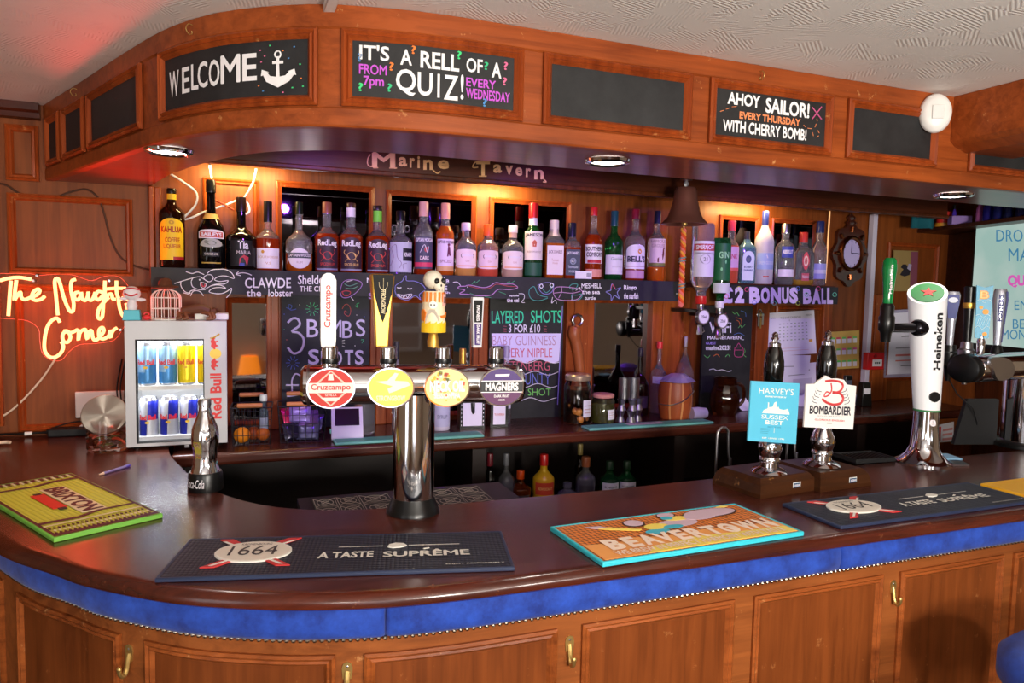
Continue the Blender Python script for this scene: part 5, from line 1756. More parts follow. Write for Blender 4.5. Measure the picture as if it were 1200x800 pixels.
for s in (0, 1):
    for i in range(5):
        x0 = .14 + .02 * i if s == 0 else .86 - .02 * i
        x1 = x0 + (.08 if s == 0 else -.08)
        y = .56 + .065 * i
        stroke(b, [(x0 - (.02 if s == 0 else -.02), y + .09), (x0, y + .03), (x1, y)], f, .0009, d=.0022, mi=1)
b.text('BOMBARDIER', f, .09, .315, .92, .50, .0026, .03, 2)
b.text('GOLD BREWERY', f, .24, .255, .80, .285, .0026, .0, 3)
b.text('GLORIOUS ENGLISH', f, .20, .165, .80, .205, .0026, .02, 0)
b.text('BEER', f, .45, .10, .55, .13, .0026, .02, 3)
b.build('print', [ink((206, 66, 70)), ink((50, 58, 86)), ink((42, 40, 54)), ink((150, 146, 150))], card, smooth=False, recalc=False)
MB().box((ox, oy - .018, zz(475)), (.02, .034, .03)).build('clip_bracket', M_black, root)
# swan-neck spout rising behind the left plinth and its twin
for x0, x1, y0, y1, text in ((844, 862, 548, 502, 'bent steel swan-neck spout rising behind the left plinth corner'), (927, 934, 541, 512, 'bent steel swan-neck spout half hidden behind the blue pump clip')):
    a = at_z(x0, y0, ZC)
    ks = mpp(a)
    hN = (y0 - y1) * ks
    o = thing('swan_neck', text, 'spout', (a.x, a.y + .02, ZC - .03), 0, 'swan-neck spouts')
    w2 = (x1 - x0) * ks * .9 if x1 - x0 > 10 else .03
    pts = [(0, 0, -.03), (0, 0, hN * .75)] + [(w2 / 2 - w2 / 2 * math.cos(t * .4), 0, hN * .75 + .25 * hN * math.sin(t * .4) + .03) for t in range(1, 8)] + [(w2 * 1.06, 0, hN * .6), (w2 * 1.25, 0, .035)]
    MB().tube(spline(pts, 4), .0042, 10).build('pipe', M_steel, o)
    MB().lathe([(.0058, .03), (.0058, .052)], 14, c=(w2 * 1.22, 0, 0)).build('nozzle', M_steel, o)

# ------------------------------------------------------------------ white illuminated lager column
p = at_z(1082, 541, ZC)
ks = mpp(p)
tw = thing('lager_column', 'tall white lager font with a green star top and chrome flared foot', 'beer tap', (p.x, p.y, ZC))
zz = lambda y: at_y(1082, y, p.y).z - ZC
hz = zz(480)
fl = [(31 * ks, 0), (31 * ks, .004), (25 * ks, .012), (19 * ks, .028), (15.5 * ks, .05), (13.6 * ks, hz * .7), (13.2 * ks, hz)]
MB().lathe(fl, 48).build('foot', M_chrome, tw)
zT0, zT1 = zz(352), zz(333)
face = Vector((-p.x, -p.y, 0)).normalized()
side = Vector((0, 0, 1)).cross(face)
seg = 40
vs, fs = [], []
rows = [(hz - .002, 13.6), (hz + .004, 14.2), (zz(440), 16), (zz(400), 18)]
NZ = 14
for i in range(NZ + 1):
    t = i / NZ
    for j in range(seg):
        a = 2 * math.pi * j / seg
        rr = (13.8 + (20.6 - 13.8) * t ** .9) * ks
        ztop = zz(343) + (zT1 - zz(343)) * 1.0 * (-math.cos(a) * -1) * 1.0
        zt_ = zz(343) - 13 * ks * math.cos(a)
        z = hz + (zt_ - hz) * t
        cx = side * (-6.5 * ks * t)
        # angle 0 faces the customer
        vs.append(face * rr * math.cos(a) + side * rr * math.sin(a) + cx + Vector((0, 0, z)))
for i in range(NZ):
    for j in range(seg):
        j2 = (j + 1) % seg
        fs.append((i * seg + j, i * seg + j2, (i + 1) * seg + j2, (i + 1) * seg + j))
body = MB().add(vs, fs + [tuple(NZ * seg + j for j in range(seg))])
M_lit = mat('backlit white acrylic', (236, 236, 238), .25, coat=.3, emit=(235, 235, 240), es=.16)
bo = body.build('white_column', M_lit, tw, ang=50)
topc = side * (-6.5 * ks) + Vector((0, 0, zz(343)))
ex = side
ey = (-face + Vector((0, 0, 13 / 20.6))).normalized()
nf = ex.cross(ey)
if nf.z < 0:
    nf = -nf
f = lambda u, v, d: topc + ex * u * ks + ey * v * ks * math.sqrt(1 + (13 / 20.6) ** 2) + nf * d
cap_ = MB().prism([(17 * math.cos(t * .1963), 17 * math.sin(t * .1963)) for t in range(32)], f, .0005, .0025).build('green_disc', ink((16, 120, 52), .6), tw, smooth=False)
b = MB()
b.prism([((8.5 if t % 2 == 0 else 3.6) * math.sin(t * math.pi / 5) + 1, (8.5 if t % 2 == 0 else 3.6) * math.cos(t * math.pi / 5)) for t in range(10)], f, .0025, .004)
b.build('red_star', ink((190, 34, 30), .6), cap_, smooth=False)
b = MB()


def fcol(u, v, d):
    t = max(0, min(1, (v - hz) / (zz(343) - 13 * ks * math.cos(u) - hz)))
    r0 = (13.8 + (20.6 - 13.8) * t ** .9) * ks + d
    return face * r0 * math.cos(u) + side * r0 * math.sin(u) + side * (-6.5 * ks * t) + Vector((0, 0, v))


b.text('Heineken', lambda u, v, d: fcol(-v, u, d), zz(432), -.92, zz(366), -.40, .0012, .03)
bo2 = b.build('lettering', ink((24, 24, 26)), bo, smooth=False, recalc=False)
b = MB()
cen = fcol(.55, zz(463), 0)
nn = (face * math.cos(.55) + side * math.sin(.55))
uu = Vector((0, 0, 1)).cross(nn)
b.prism([(6 * ks * math.cos(t * .3927), 6 * ks * math.sin(t * .3927)) for t in range(16)], plane_map(cen, uu, Vector((0, 0, 1))), -.002, .004).build('button', M_black, tw)
MB().lathe([(14.2 * ks, hz - .003), (14.6 * ks, hz), (14.2 * ks, hz + .003)], 40, cap=False).build('green_ring', ink((60, 130, 80)), tw)
b = MB()
b.text('e', lambda u, v, d: Vector(((14.5 * ks + d) * 1, 0, 0)).length * (face * math.cos(u) + side * math.sin(u)) + Vector((0, 0, v)), .25, zz(497), .75, zz(489), .001, .03)
b.build('foot_mark', ink(WH), tw, smooth=False, recalc=False)
MB().prism([(side * 0).to_2d() + Vector(q) for q in ((-.075, -.035), (.09, -.085), (.115, -.045), (-.035, .03))], lambda u, v, d: Vector((u, v, d)), .0005, .005).build('drip_plate', M_steel, tw, bevel=.001)
# serving tap on the left side of the column with its tall green handle
zA = zz(384)
arm_dir = (at_y(1026, 380, p.y) - at_y(1080, 382, p.y))
arm_dir.z = 0
L0 = arm_dir.length
arm_dir.normalize()
MB().tube([arm_dir * .0 + Vector((0, 0, zA)), arm_dir * 22 * ks + Vector((0, 0, zA)), arm_dir * 24 * ks + Vector((0, 0, zA)), arm_dir * L0 + Vector((0, 0, zA))], [11 * ks, 10 * ks, 5.5 * ks, 5 * ks], 16).ball(arm_dir * 21 * ks + Vector((0, 0, zA)), 10 * ks, 14).build('tap_arm', mat('black chrome', (40, 38, 44), .15, .8), tw)
tp = arm_dir * L0
MB().lathe([(5 * ks, zz(400)), (6 * ks, zz(390)), (8.5 * ks, zz(386)), (8.5 * ks, zz(372)), (7 * ks, zz(369)), (7.5 * ks, zz(360)), (5.5 * ks, zz(356))], 20, c=tp).build('tap_body', M_black, tw)
gh = MB().lathe([(5.5 * ks, zz(357)), (5 * ks, zz(350)), (6 * ks, zz(335)), (7.6 * ks, zz(318)), (7.4 * ks, zz(308)), (5 * ks, zz(304)), (.0001, zz(304))], 20, c=tp).build('green_handle', mat('translucent green plastic', (22, 140, 70), .12, 0, .3), tw)
gh['label'] = 'green bottle-shaped tap handle'
b = MB()
fh = lambda u, v, d: tp + Vector(((7.5 * ks + d) * math.sin(u), -(7.5 * ks + d) * math.cos(u), v))
b.text('Heineken', lambda u, v, d: fh(-v, u, d), zz(345), .35, zz(312), .75, .0006, .02)
b.prism([(.75, zz(311)), (.95, zz(311)), (.95, zz(306)), (.75, zz(306))], fh, .0, .001, 1)
b.build('lettering', [ink(WH), ink((190, 40, 50))], gh, smooth=False, recalc=False)
# folded blue cloth and drip tray by the column
p = at_z(1117, 541, ZC)
o = thing('bar_towel', 'small flat pale blue bar towel under the white lager font', 'towel', (p.x + .012, p.y + .055, ZC + .0003), R(-18))
MB().box((0, 0, .003), (.10, .075, .006)).build('towel', mat('pale blue towelling', (120, 160, 190), .9), o, bevel=.002)
p = at_z(1020, 540, ZC)
o = thing('drip_tray', 'black drip tray set into the bar between the hand pumps and the white font', 'drip tray', (p.x, p.y + .025, ZC + .0003), R(-4))
MB().box((0, 0, .004), (.15, .10, .008)).moulding(lambda u, v, e: Vector((u, v, .008 + e)), -.075, .075, -.05, .05, [(0, 0), (0, .006), (.005, .006), (.007, 0)]).build('tray', M_blackm, o, bevel=.001)
b = MB()
for i in range(9):
    b.box((-.06 + i * .015, 0, .0095), (.003, .085, .003))
b.build('grille', M_black, o)

# ------------------------------------------------------------------ right-hand chrome fount with four handles
p = at_z(1200, 522, ZC)
ks = mpp(p)
f2 = thing('beer_fount', 'chrome beer fount with black end cap and four tall handles at the right edge', 'beer tap', (p.x, p.y, ZC))
zz = lambda y: at_y(1190, y, p.y).z - ZC
MB().lathe([(34 * ks, 0), (34 * ks, .012), (29 * ks, .02)], 40).build('base_ring', M_black, f2)
MB().lathe([(25 * ks, .018), (25 * ks, zz(440))], 44, cap=False).build('column', M_chrome, f2)
zc_, rr = zz(428), 15.5 * ks
E_ = at_y(1129, 428, p.y - .045) - p
E_.z = 0
xa, xb = -E_.length, E_.length * .9
rzz = Matrix.Rotation(math.atan2(-E_.y, -E_.x), 3, 'Z')


def bar2(P):
    return rzz @ Vector((P.z, P.x * 1.15, P.y)) + Vector((0, 0, zc_))


MB().lathe([(rr * .55, xa + .012), (rr * .95, xa + .035), (rr, xa + .06), (rr, xb)], 40, fn=bar2).build('barrel', M_chrome, f2)
MB().lathe([(.0001, xa - .001), (rr * .82, xa), (rr * .96, xa + .004), (rr * 1.02, xa + .012), (rr * 1.02, xa + .03)], 36, fn=lambda P: bar2(P) + Vector((0, .004, 0))).build('end_cap', M_black, f2)
# polished almond-shaped face plate
ff = lambda u, v, d: rzz @ Vector((u * ks, -rr * 1.15 - .003 - d, v * ks)) + Vector((0, 0, zc_))
ke = -xa / ks
alm = [(-ke + 14, 11), (-ke + 26, 13.5), (-ke + 44, 12), (-ke + 56, 7), (-ke + 61, 0), (-ke + 59, -7), (-ke + 50, -11), (-ke + 36, -12), (-ke + 28, -9), (-ke + 22, -1)]
MB().prism([tuple(v.to_2d()) for v in spline([(x, y, 0) for x, y in alm], 4, closed=True)], ff, -.008, .003).build('face_plate', M_steel, f2, ang=60)
MB().lathe([(rr * 1.03, -2 * ks), (rr * 1.06, 0), (rr * 1.03, 4 * ks)], 40, fn=bar2, cap=False).build('band', mat('blue chrome', (60, 50, 140), .12, 1.0), f2)


def tall_handle(px, py0, py1, prof, m, name, lab, Yo=0.0, n=20, flat=1.0):
    b0 = at_y(px, py1, p.y + Yo) - Vector(f2.location)
    H = at_y(px, py0, p.y + Yo).z - at_y(px, py1, p.y + Yo).z
    rot = -math.atan2(p.x, p.y) * .8
    Mz = Matrix.Rotation(rot, 3, 'Z')
    o = MB().lathe([(r * ks, z * H) for r, z in prof], n, fn=lambda P: b0 + Mz @ Vector((P.x, P.y * flat, P.z))).build(name, m, f2)
    o['label'] = lab
    fn = lambda u, v, d: b0 + Mz @ Vector((u * ks, -d, v * H))
    return o, fn, b0, H


def tap_under(px, y0, y1, Yo=0.0, m=None):
    b0 = at_y(px, y0, p.y + Yo) - Vector(f2.location)
    z = lambda y: at_y(px, y, p.y + Yo).z - ZC
    MB().lathe([(2.5 * ks, z(y1)), (4 * ks, z(y1 - 8)), (4.5 * ks, z(y1 - 14)), (8 * ks, z(y1 - 18)), (8.4 * ks, z(y0 + 8)), (6.5 * ks, z(y0 + 6)), (6 * ks, z(y0 - 1))], 18, c=(b0.x, b0.y, 0)).build('tap_body', m or M_black, f2)
    MB().tube([b0 + Vector((0, 0, z((y0 + y1) / 2) - b0.z)), Vector((b0.x + 26 * ks, b0.y - .004, z((y0 + y1) / 2)))], 3.4 * ks, 10).build('tap_arm', M_black, f2)


o, fn, b0, H = tall_handle(1113, 341, 405, [(3, 0), (3.4, .15), (4, .4), (6.5, .75), (7.6, .92), (6, .99), (.0001, 1)], mat('silver plastic', (176, 178, 190), .25, .6), 'silver_handle', 'silver and blue spoon-shaped tap handle', .03, flat=.6)
b = MB()
b.prism([(-3.6, .5), (3.6, .5), (6.2, .78), (5.6, .94), (-5.6, .94), (-6.2, .78)], lambda u, v, d: fn(u, v, 4.7 * ks * (.55 + .4 * v) + d), 0, .0015, 0)
b.prism([(4.6 * math.cos(t * .5236), .84 + .05 * math.sin(t * .5236)) for t in range(12)], lambda u, v, d: fn(u, v, 4.7 * ks * (.55 + .4 * v) + d), .0015, .0025, 1)
b.build('inset', [ink((30, 40, 110), .2), ink((200, 205, 220))], o, smooth=False)
tap_under(1113, 405, 446, .03)
o, fn, b0, H = tall_handle(1133, 335, 400, [(4, 0), (4.4, .1), (5.2, .6), (6, .85), (6.2, .98), (4.5, 1), (.0001, 1)], M_black, 'black_handle', 'black tap handle with gold band', .05)
MB().lathe([(6.1 * ks, .60 * H), (6.4 * ks, .62 * H), (6.5 * ks, .68 * H), (6.2 * ks, .70 * H)], 20, c=b0, cap=False).build('gold_band', M_gold, o)
MB().lathe([(4.6 * ks, -.012), (4.6 * ks, 0)], 16, c=b0).build('collar', M_chrome, o)
tap_under(1133, 402, 450, .05, M_steel)
o, fn, b0, H = tall_handle(1150, 334, 396, [(3, 0), (3, .05)], M_chrome, 'collar', 'chrome collar', 0)
o2 = MB().prism([(-6.5, .0), (6.5, .0), (8, 1.0), (0, .955), (-8, 1.0)], fn, -.007, .007).build('blue_handle', ink((60, 150, 184), .35), f2, smooth=False, bevel=.0015)
o2['label'] = 'pale blue flat tap handle with orange letter and waves'
b = MB()
b.text('B', fn, -4.6, .74, 4.6, .90, .0078, .08, 0)
b.text('B', fn, -3.8, .755, 3.8, .885, .0084, .0, 1)
for v in (.70, .42, .20):
    stroke(b, [(-7, v), (-4, v + .03), (0, v - .03), (3.5, v + .03), (7, v)], fn, .0007, d=.0078, mi=2)
for u, v, r0 in ((-2.5, .58, 2), (2, .50, 3.2), (2.5, .08, 2.4)):
    b.prism([(u + r0 * math.cos(t * .785), v + r0 / 62 * math.sin(t * .785)) for t in range(8)], fn, .007, .0082, 0)
for i in range(6):
    stroke(b, [(-6 + i * 2, .24), (-3.5 + i * 2, .38)], fn, .0005, d=.0076, mi=2)
b.build('print', [ink((236, 160, 70)), ink((250, 210, 150)), ink((210, 235, 240))], o2, smooth=False)
MB().lathe([(4.2 * ks, zz(412)), (4.4 * ks, zz(400)), (3.4 * ks, zz(396))], 18, c=(b0.x, b0.y, 0)).build('handle_collar', M_chrome, f2)
o, fn, b0, H = tall_handle(1168.5, 338, 404, [(4, 0), (4.2, .1), (5.6, .45), (7.4, .8), (6.8, .95), (5.5, 1), (.0001, 1)], mat('silver plastic', (176, 178, 190), .25, .6), 'silver_blue_handle', 'silver tap handle with dark blue edge and vertical lettering', 0, flat=.6)
b = MB()
g3 = lambda u, v, d: fn(u, v, 4.4 * ks * (.55 + .42 * v) + d)
b.prism([(3.2, .05), (4.1, .05), (7.2, .8), (6.4, .95), (4.6, .95), (5.0, .8)], g3, 0, .0012, 0)
b.text("FOSTER'S", lambda u, v, d: g3(-v, u, d), .42, -2.6, .90, 2.2, .0016, .05, 0)
b.build('print', [ink((40, 44, 110))], o, smooth=False)
MB().lathe([(7 * ks, zz(416)), (6 * ks, zz(410)), (4.2 * ks, zz(404))], 18, c=(b0.x, b0.y, 0)).build('handle_collar', M_black, f2)
MB().tube([at_y(1113, 446, p.y + .03) - Vector(f2.location), at_y(1122, 462, p.y + .03) - Vector(f2.location), at_y(1140, 478, p.y + .05) - Vector(f2.location), at_y(1145, 494, p.y + .06) - Vector(f2.location), at_y(1143, 515, p.y + .08) - Vector(f2.location)], .0022, 8).build('hose', M_blackm, f2)
# black back panel standing behind that fount
pq = at_z(1160, 528, ZC)
o = thing('splash_panel', 'black slanted panel standing on the bar behind the right-hand fount', 'panel', (pq.x + .03, pq.y + .10, ZC + .0003), R(-15))
MB().prism([(-.06, 0), (.10, 0), (.10, .16), (-.02, .16)], lambda u, v, d: Vector((u, -d, v)), -.008, .008).build('panel', M_blackm, o, bevel=.002)

# ------------------------------------------------------------------ brass coat hooks on the bar front and canopy
def coat_hook(s, z, d, plan, text, m=M_brass, sc=1.0, small=False, name='coat_hook', group='brass coat hooks on the bar front'):
    P, N = plan.ev(s)
    Pp = plan.at(s, z, d)
    rzz = math.atan2(N.y, N.x) + math.pi / 2
    o = thing(name, text, 'hook', Pp, rzz, group)
    if not small:
        o.scale = (.85, .62, .85)
    if small:
        MB().tube(spline([(0, 0, .006), (0, -.010, .006), (0, -.016, -.004), (0, -.010, -.014), (0, -.002, -.012), (0, -.003, -.006)], 5), .0011, 7).build('hook', m, o)
        return o
    f = lambda u, v, e: Vector((u, -e, v))
    MB().prism([(-.009, -.010), (.009, -.010), (.011, .012), (.008, .022), (0, .026), (-.008, .022), (-.011, .012)], f, 0, .0035).build('back_plate', m, o, bevel=.001)
    MB().tube(spline([(0, -.002, .006), (0, -.007, -.008), (0, -.012, -.026), (0, -.022, -.036), (0, -.034, -.030), (0, -.037, -.020)], 5), [.006] * 18 + [.005] * 20, 10).ball((0, -.037, -.018), .0062, 10).build('hook', m, o)
    b = MB()
    for v in (.004, .016):
        b.ball((0, -.0038, v), (.0026, .001, .0026), 8)
    b.build('screws', M_steel, o)
    return o


for px, py, text in ((152, 768, 'brass coat hook on the bar front, second panel gap from the left'), (407, 789, 'brass coat hook low at the bottom edge under the middle navy mat'), (667, 757, 'brass coat hook on the oak stile below the orange mat'), (1046, 690, 'brass coat hook on the oak stile below the right navy mat')):
    s, z = CO.hit(px, py, DF)
    coat_hook(s, z, DF, CO, text)
for px, py, text in ((228, 28, 'small brass cup hook on the canopy above the welcome board'), (91, 80, 'small brass cup hook at the left end of the canopy'), (889, 88, 'small brass cup hook on the canopy above the sailor board')):
    s, z = CF.hit(px, py, 0)
    coat_hook(s, min(z, ZK - .02), .004, CF, text, small=True, name='cup_hook', group='cup hooks on the canopy')
# ------------------------------------------------------------------ red neon sign on the back wall
YN = YW - .03
M_neon = mat('lit neon tube', (255, 120, 80), .4, emit=(255, 172, 112), es=3.2)
pn = px_map(YN)
p0 = pn(75, 400, 0)
neon = thing('neon_sign', 'red lit neon sign reading The Naughty Corner in script on the panelled wall', 'neon sign', (p0.x, YW, p0.z))
ST = [
    [(0, 125), (60, 108), (150, 100), (245, 115)],
    [(85, 125), (75, 250), (65, 400)],
    [(128, 120), (118, 200), (112, 275), (135, 240), (160, 215), (165, 250), (190, 272), (240, 255), (290, 235), (310, 205), (295, 190), (260, 215), (250, 255), (275, 278), (320, 270), (350, 245)],
    [(452, 395), (438, 250), (428, 130), (450, 108), (470, 150), (500, 260), (540, 355), (568, 365), (575, 300), (555, 200), (560, 130), (592, 115)],
    [(620, 215), (590, 220), (580, 255), (605, 275), (630, 245), (635, 215), (640, 260), (665, 280), (685, 250), (690, 210), (690, 265), (720, 275), (745, 215)],
    [(800, 215), (765, 210), (745, 245), (765, 275), (800, 245), (815, 215), (808, 300), (800, 400), (780, 425), (762, 400), (775, 340), (815, 290), (850, 255)],
    [(820, 125), (818, 200), (828, 270), (845, 235), (872, 230), (880, 265), (905, 270)],
    [(910, 125), (912, 220), (935, 270), (965, 255)],
    [(828, 190), (900, 185), (985, 185)],
    [(925, 265), (935, 340), (960, 400), (985, 410), (998, 370), (985, 300)],
    [(985, 230), (990, 270), (1020, 265), (1035, 225), (1035, 300), (1010, 400)],
    [(468, 452), (445, 418), (400, 440), (365, 500), (348, 590), (350, 670), (385, 718), (430, 722), (475, 690), (495, 640), (478, 600)],
    [(520, 515), (490, 545), (495, 595), (530, 605), (550, 565), (530, 520), (500, 520), (560, 530), (610, 510), (612, 590), (625, 530), (660, 505), (672, 520), (680, 580), (695, 530), (715, 515), (725, 570), (745, 590), (775, 570), (810, 520), (800, 490), (775, 510), (775, 560), (805, 580), (850, 555), (860, 510), (862, 570), (880, 520), (915, 492)],
]
b = MB()
for s in ST:
    pts = [pn(x / 6.667, 310 + y / 6.667, 0) for x, y in s]
    b.tube(spline(pts, 5), .0052, 8)
b.build('neon_tube', M_neon, neon, world=True)
out = [(-30, 100), (60, 70), (240, 72), (300, 85), (420, 75), (560, 80), (640, 105), (720, 125), (820, 90), (930, 95), (1010, 180), (1060, 280), (1040, 420), (985, 460), (960, 500), (890, 590), (750, 615), (620, 625), (540, 680), (480, 745), (400, 745), (330, 690), (310, 580), (300, 500), (220, 440), (100, 425), (30, 420), (-30, 380)]
po_ = [tuple(Vector((x / 6.667, 310 + y / 6.667, 0)).to_2d()) for x, y in [tuple(v.to_2d()) for v in spline([(x, y, 0) for x, y in out], 3, closed=True)]]
M_acr = mat('clear red-tinged acrylic', (255, 240, 238), .08, 0, 1.0, 1.02, alpha=.10)
MB().prism(po_, px_map(YW - .012), -.002, .002).build('acrylic_backing', M_acr, neon, world=True, smooth=False)
b = MB()
b.tube([px_map(YW - .012)(x, y, 0) for x, y in po_], .0008, 5, closed=True)
b.build('acrylic_edge', mat('glowing acrylic edge', (255, 130, 110), .3, emit=(255, 60, 40), es=.5), neon, world=True)
b = MB()
for x, y in ((45, 323), (41, 329), (129, 329), (142, 386)):
    b.add(*(lambda m: (m.v, m.f))(MB().lathe([(.005, 0), (.005, .02), (.0035, .022), (.0001, .022)], 12, fn=lambda P, x=x, y=y: px_map(YW)(x, y, 0) + Vector((P.x, -P.z, P.y)))))
b.build('stand_offs', M_steel, neon, world=True)
q = px_map(YN - .05)(112, 372, 0)
lamp('SPOT', 'neon_glow', q, 38, (1, .03, .02), .05, aim=(-.06, 2.30, ZS), spot_size=R(80), spot_blend=1.0)
for x, y in ((30, 350), (92, 350), (85, 395)):
    lamp('POINT', 'neon_glow', px_map(YN - .05)(x, y, 0), .42, (1, .04, .025), .05)


def cable(name, text, pts, r=.0028, m=None, cat='cable', k=6, group=None, n=8):
    P = spline([Vector(p) for p in pts], k)
    base = P[0]
    o = thing(name, text, cat, base, 0, group)
    MB().tube([p - base for p in P], r, n).build('cord', m or M_white, o)
    return o


cw = mat('cream cable', (222, 196, 170), .5)
cd_ = mat('brown cable', (74, 42, 26), .5)
Q = lambda x, y, Y=YW - .006: at_y(x, y, Y)
cable('sign_cable', 'cream cable dropping from the neon sign down to the left', [Q(65, 420, YN), Q(48, 445, YW - .012), Q(20, 475, YW - .010), Q(-6, 492), Q(-40, 500)], .0034, cw)
cable('wall_cable', 'brown cable sagging along the wall above the neon sign towards the shelf', [Q(-30, 210), Q(5, 216), Q(22, 226), Q(45, 232), Q(65, 231), Q(85, 224), Q(102, 222), Q(115, 232), Q(122, 250), Q(130, 280), Q(142, 302), Q(160, 312), Q(178, 317)], .0030, cd_)
# loose white leads behind the liqueur bottles
cable('white_lead', 'white lead bent behind the yellow-labelled liqueur bottle', [Q(200, 204, 2.70), Q(216, 214, 2.70), Q(230, 226, 2.70), Q(229, 240, 2.70), Q(215, 256, 2.70), Q(224, 255, 2.71), Q(240, 248, 2.72), Q(262, 241, 2.72), Q(282, 234, 2.72), Q(290, 238, 2.72), Q(292, 248, 2.72), Q(286, 252, 2.72)], .0035)
cable('white_lead', 'white lead rising past the black liqueur bottle to the pelmet', [Q(285, 233, 2.71), Q(291, 224, 2.70), Q(297, 212, 2.69), Q(300, 198, 2.67)], .0030)
cable('white_lead', 'white lead dropping into the neck of the tall cream liqueur bottle', [Q(246, 192, 2.66), Q(247, 203, 2.675), Q(248, 209, 2.68)], .0035)
cable('red_lead', 'short red lead behind the tall cream liqueur bottle', [Q(253, 235, 2.72), Q(262, 239, 2.715), Q(274, 246, 2.71)], .0032, mat('red flex', (196, 66, 40), .5))
# power adaptor, flex and socket
pa = at_z(74, 521, ZC)
o = thing('power_adaptor', 'long black power adaptor lying on the bar against the wall', 'adaptor', (pa.x, 2.715, ZC + .0003), R(-3))
MB().box((0, 0, .013), (.135, .045, .026)).build('case', M_blackm, o, bevel=.005, seg=3)
MB().tube(spline([(-.067, 0, .012), (-.10, .003, .012), (-.14, -.004, .012), (-.2, .01, .010), (-.30, .012, .006)], 5), .0035, 8).build('flex', M_black, o)
MB().tube([(-.115, 0, .012), (-.135, -.003, .012)], .006, 10).build('plug', M_white, o)
cable('black_flex', 'thin black flex looping up behind the power adaptor', [(pa.x - .09, 2.735, ZC + .008), (pa.x - .04, 2.745, ZC + .03), (pa.x + .02, 2.75, ZC + .04), (pa.x + .08, 2.745, ZC + .03)], .0022, M_black)
cable('cream_flex', 'cream flex along the foot of the wall at the far left', [at_z(-30, 523, ZC + .012) + Vector((0, .02, 0)), at_z(4, 518, ZC + .012), at_z(12, 518, ZC + .012)], .005, cw)
ps = at_y(118, 473, YW)
o = thing('wall_socket', 'white double wall socket behind the glass storage jar', 'socket', (ps.x, YW, ps.z))
MB().box((0, -.006, 0), (.146, .012, .088)).build('face_plate', M_white, o, bevel=.003)
MB().box((.052, -.024, -.005), (.044, .03, .036)).build('black_plug', M_black, o, bevel=.005)
cable('white_flex', 'white flex curling from behind the glass jar down to the bar', [Q(103, 494, 2.74), Q(95, 500, 2.735), Q(88, 507, 2.73)], .0055)
for x0 in (138, 142):
    cable('fridge_flex', 'dark flex hanging beside the silver fridge, %s' % ('nearer the jar' if x0 == 138 else 'nearer the fridge'), [Q(x0 + 5, 420, 2.745), Q(x0 + 1, 440, 2.74), Q(x0 - 1, 455, 2.735), Q(x0, 468, 2.728)], .0022, M_black)

# storage jar tipped back with its steel lid facing out
pj = at_z(125, 529, ZC)
kj = mpp(pj)
o = thing('storage_jar', 'tilted glass storage jar with big brushed steel lid, holding dried chillies, beside the fridge', 'jar', (pj.x, pj.y + .03, ZC + .0003))
rj = 22.5 * kj
MB().lathe([(.0001, .002), (rj * .9, 0), (rj, .008), (rj * 1.0, .055), (rj * .93, .075), (rj * .93, .095)], 32, cap=False).build('glass_body', M_clear, o)
tl = Matrix.Rotation(R(62), 3, 'X')
cl = Vector((-2 * kj, -.016, .108))
M_lid = mat('spun steel', (200, 192, 180), .3, 1.0)
pr(M_lid).inputs['Anisotropic'].default_value = .85
tcl = nd(M_lid, 'ShaderNodeTangent')
tcl.direction_type = 'RADIAL'
tcl.axis = 'Z'
lid = MB().lathe([(.0001, -.008), (rj * 1.06, -.008), (rj * 1.10, -.004), (rj * 1.10, .004), (rj * 1.06, .007), (.0001, .007)], 48)
lo = lid.build('steel_lid', M_lid, o)
lo.location = cl
lo.rotation_euler = (R(62), 0, 0)
lk(M_lid, tcl.outputs[0], pr(M_lid).inputs['Tangent'])
b = MB()
random.seed(5)
for i in range(26):
    a = random.uniform(0, 6.28)
    r0 = random.uniform(0, rj * .72)
    z = .008 + .046 * random.random()
    c = Vector((r0 * math.cos(a), r0 * math.sin(a), z))
    dv = Vector((random.uniform(-1, 1), random.uniform(-1, 1), random.uniform(-.4, .4))).normalized() * .012
    b.tube(spline([c - dv, c + Vector((0, 0, .004)), c + dv], 3), [.002, .004, .0045, .004, .0035, .003, .001], 6, mi=i % 3)
so = b.build('dried_chillies', [mat('chilli red', (190, 70, 40), .45), mat('chilli brown', (120, 66, 30), .5), mat('chilli olive', (110, 100, 50), .5)], o)
so['kind'] = 'stuff'
# ballpoint pen
pa, pb_ = at_z(116, 556, ZC + .004), at_z(152, 545, ZC + .004)
o = thing('ballpoint_pen', 'clear and violet ballpoint pen lying on the bar beside the lime mat', 'pen', (pa + pb_) / 2, math.atan2(pb_.y - pa.y, pb_.x - pa.x))
Lp = (pb_ - pa).length / 2
MB().lathe([(.0036, -Lp * .72), (.0038, Lp * .74)], 8, fn=lambda P: Vector((P.z, P.x, P.y))).build('barrel', mat('violet tinted plastic', (150, 130, 190), .15, 0, .4), o)
MB().lathe([(.0008, -Lp), (.002, -Lp * .88), (.0036, -Lp * .72)], 8, fn=lambda P: Vector((P.z, P.x, P.y))).build('tip', mat('pen tip', (220, 190, 160), .3), o)
MB().lathe([(.0042, Lp * .70), (.0044, Lp * .98), (.003, Lp)], 10, fn=lambda P: Vector((P.z, P.x, P.y))).build('cap', ink((80, 60, 160), .3), o)

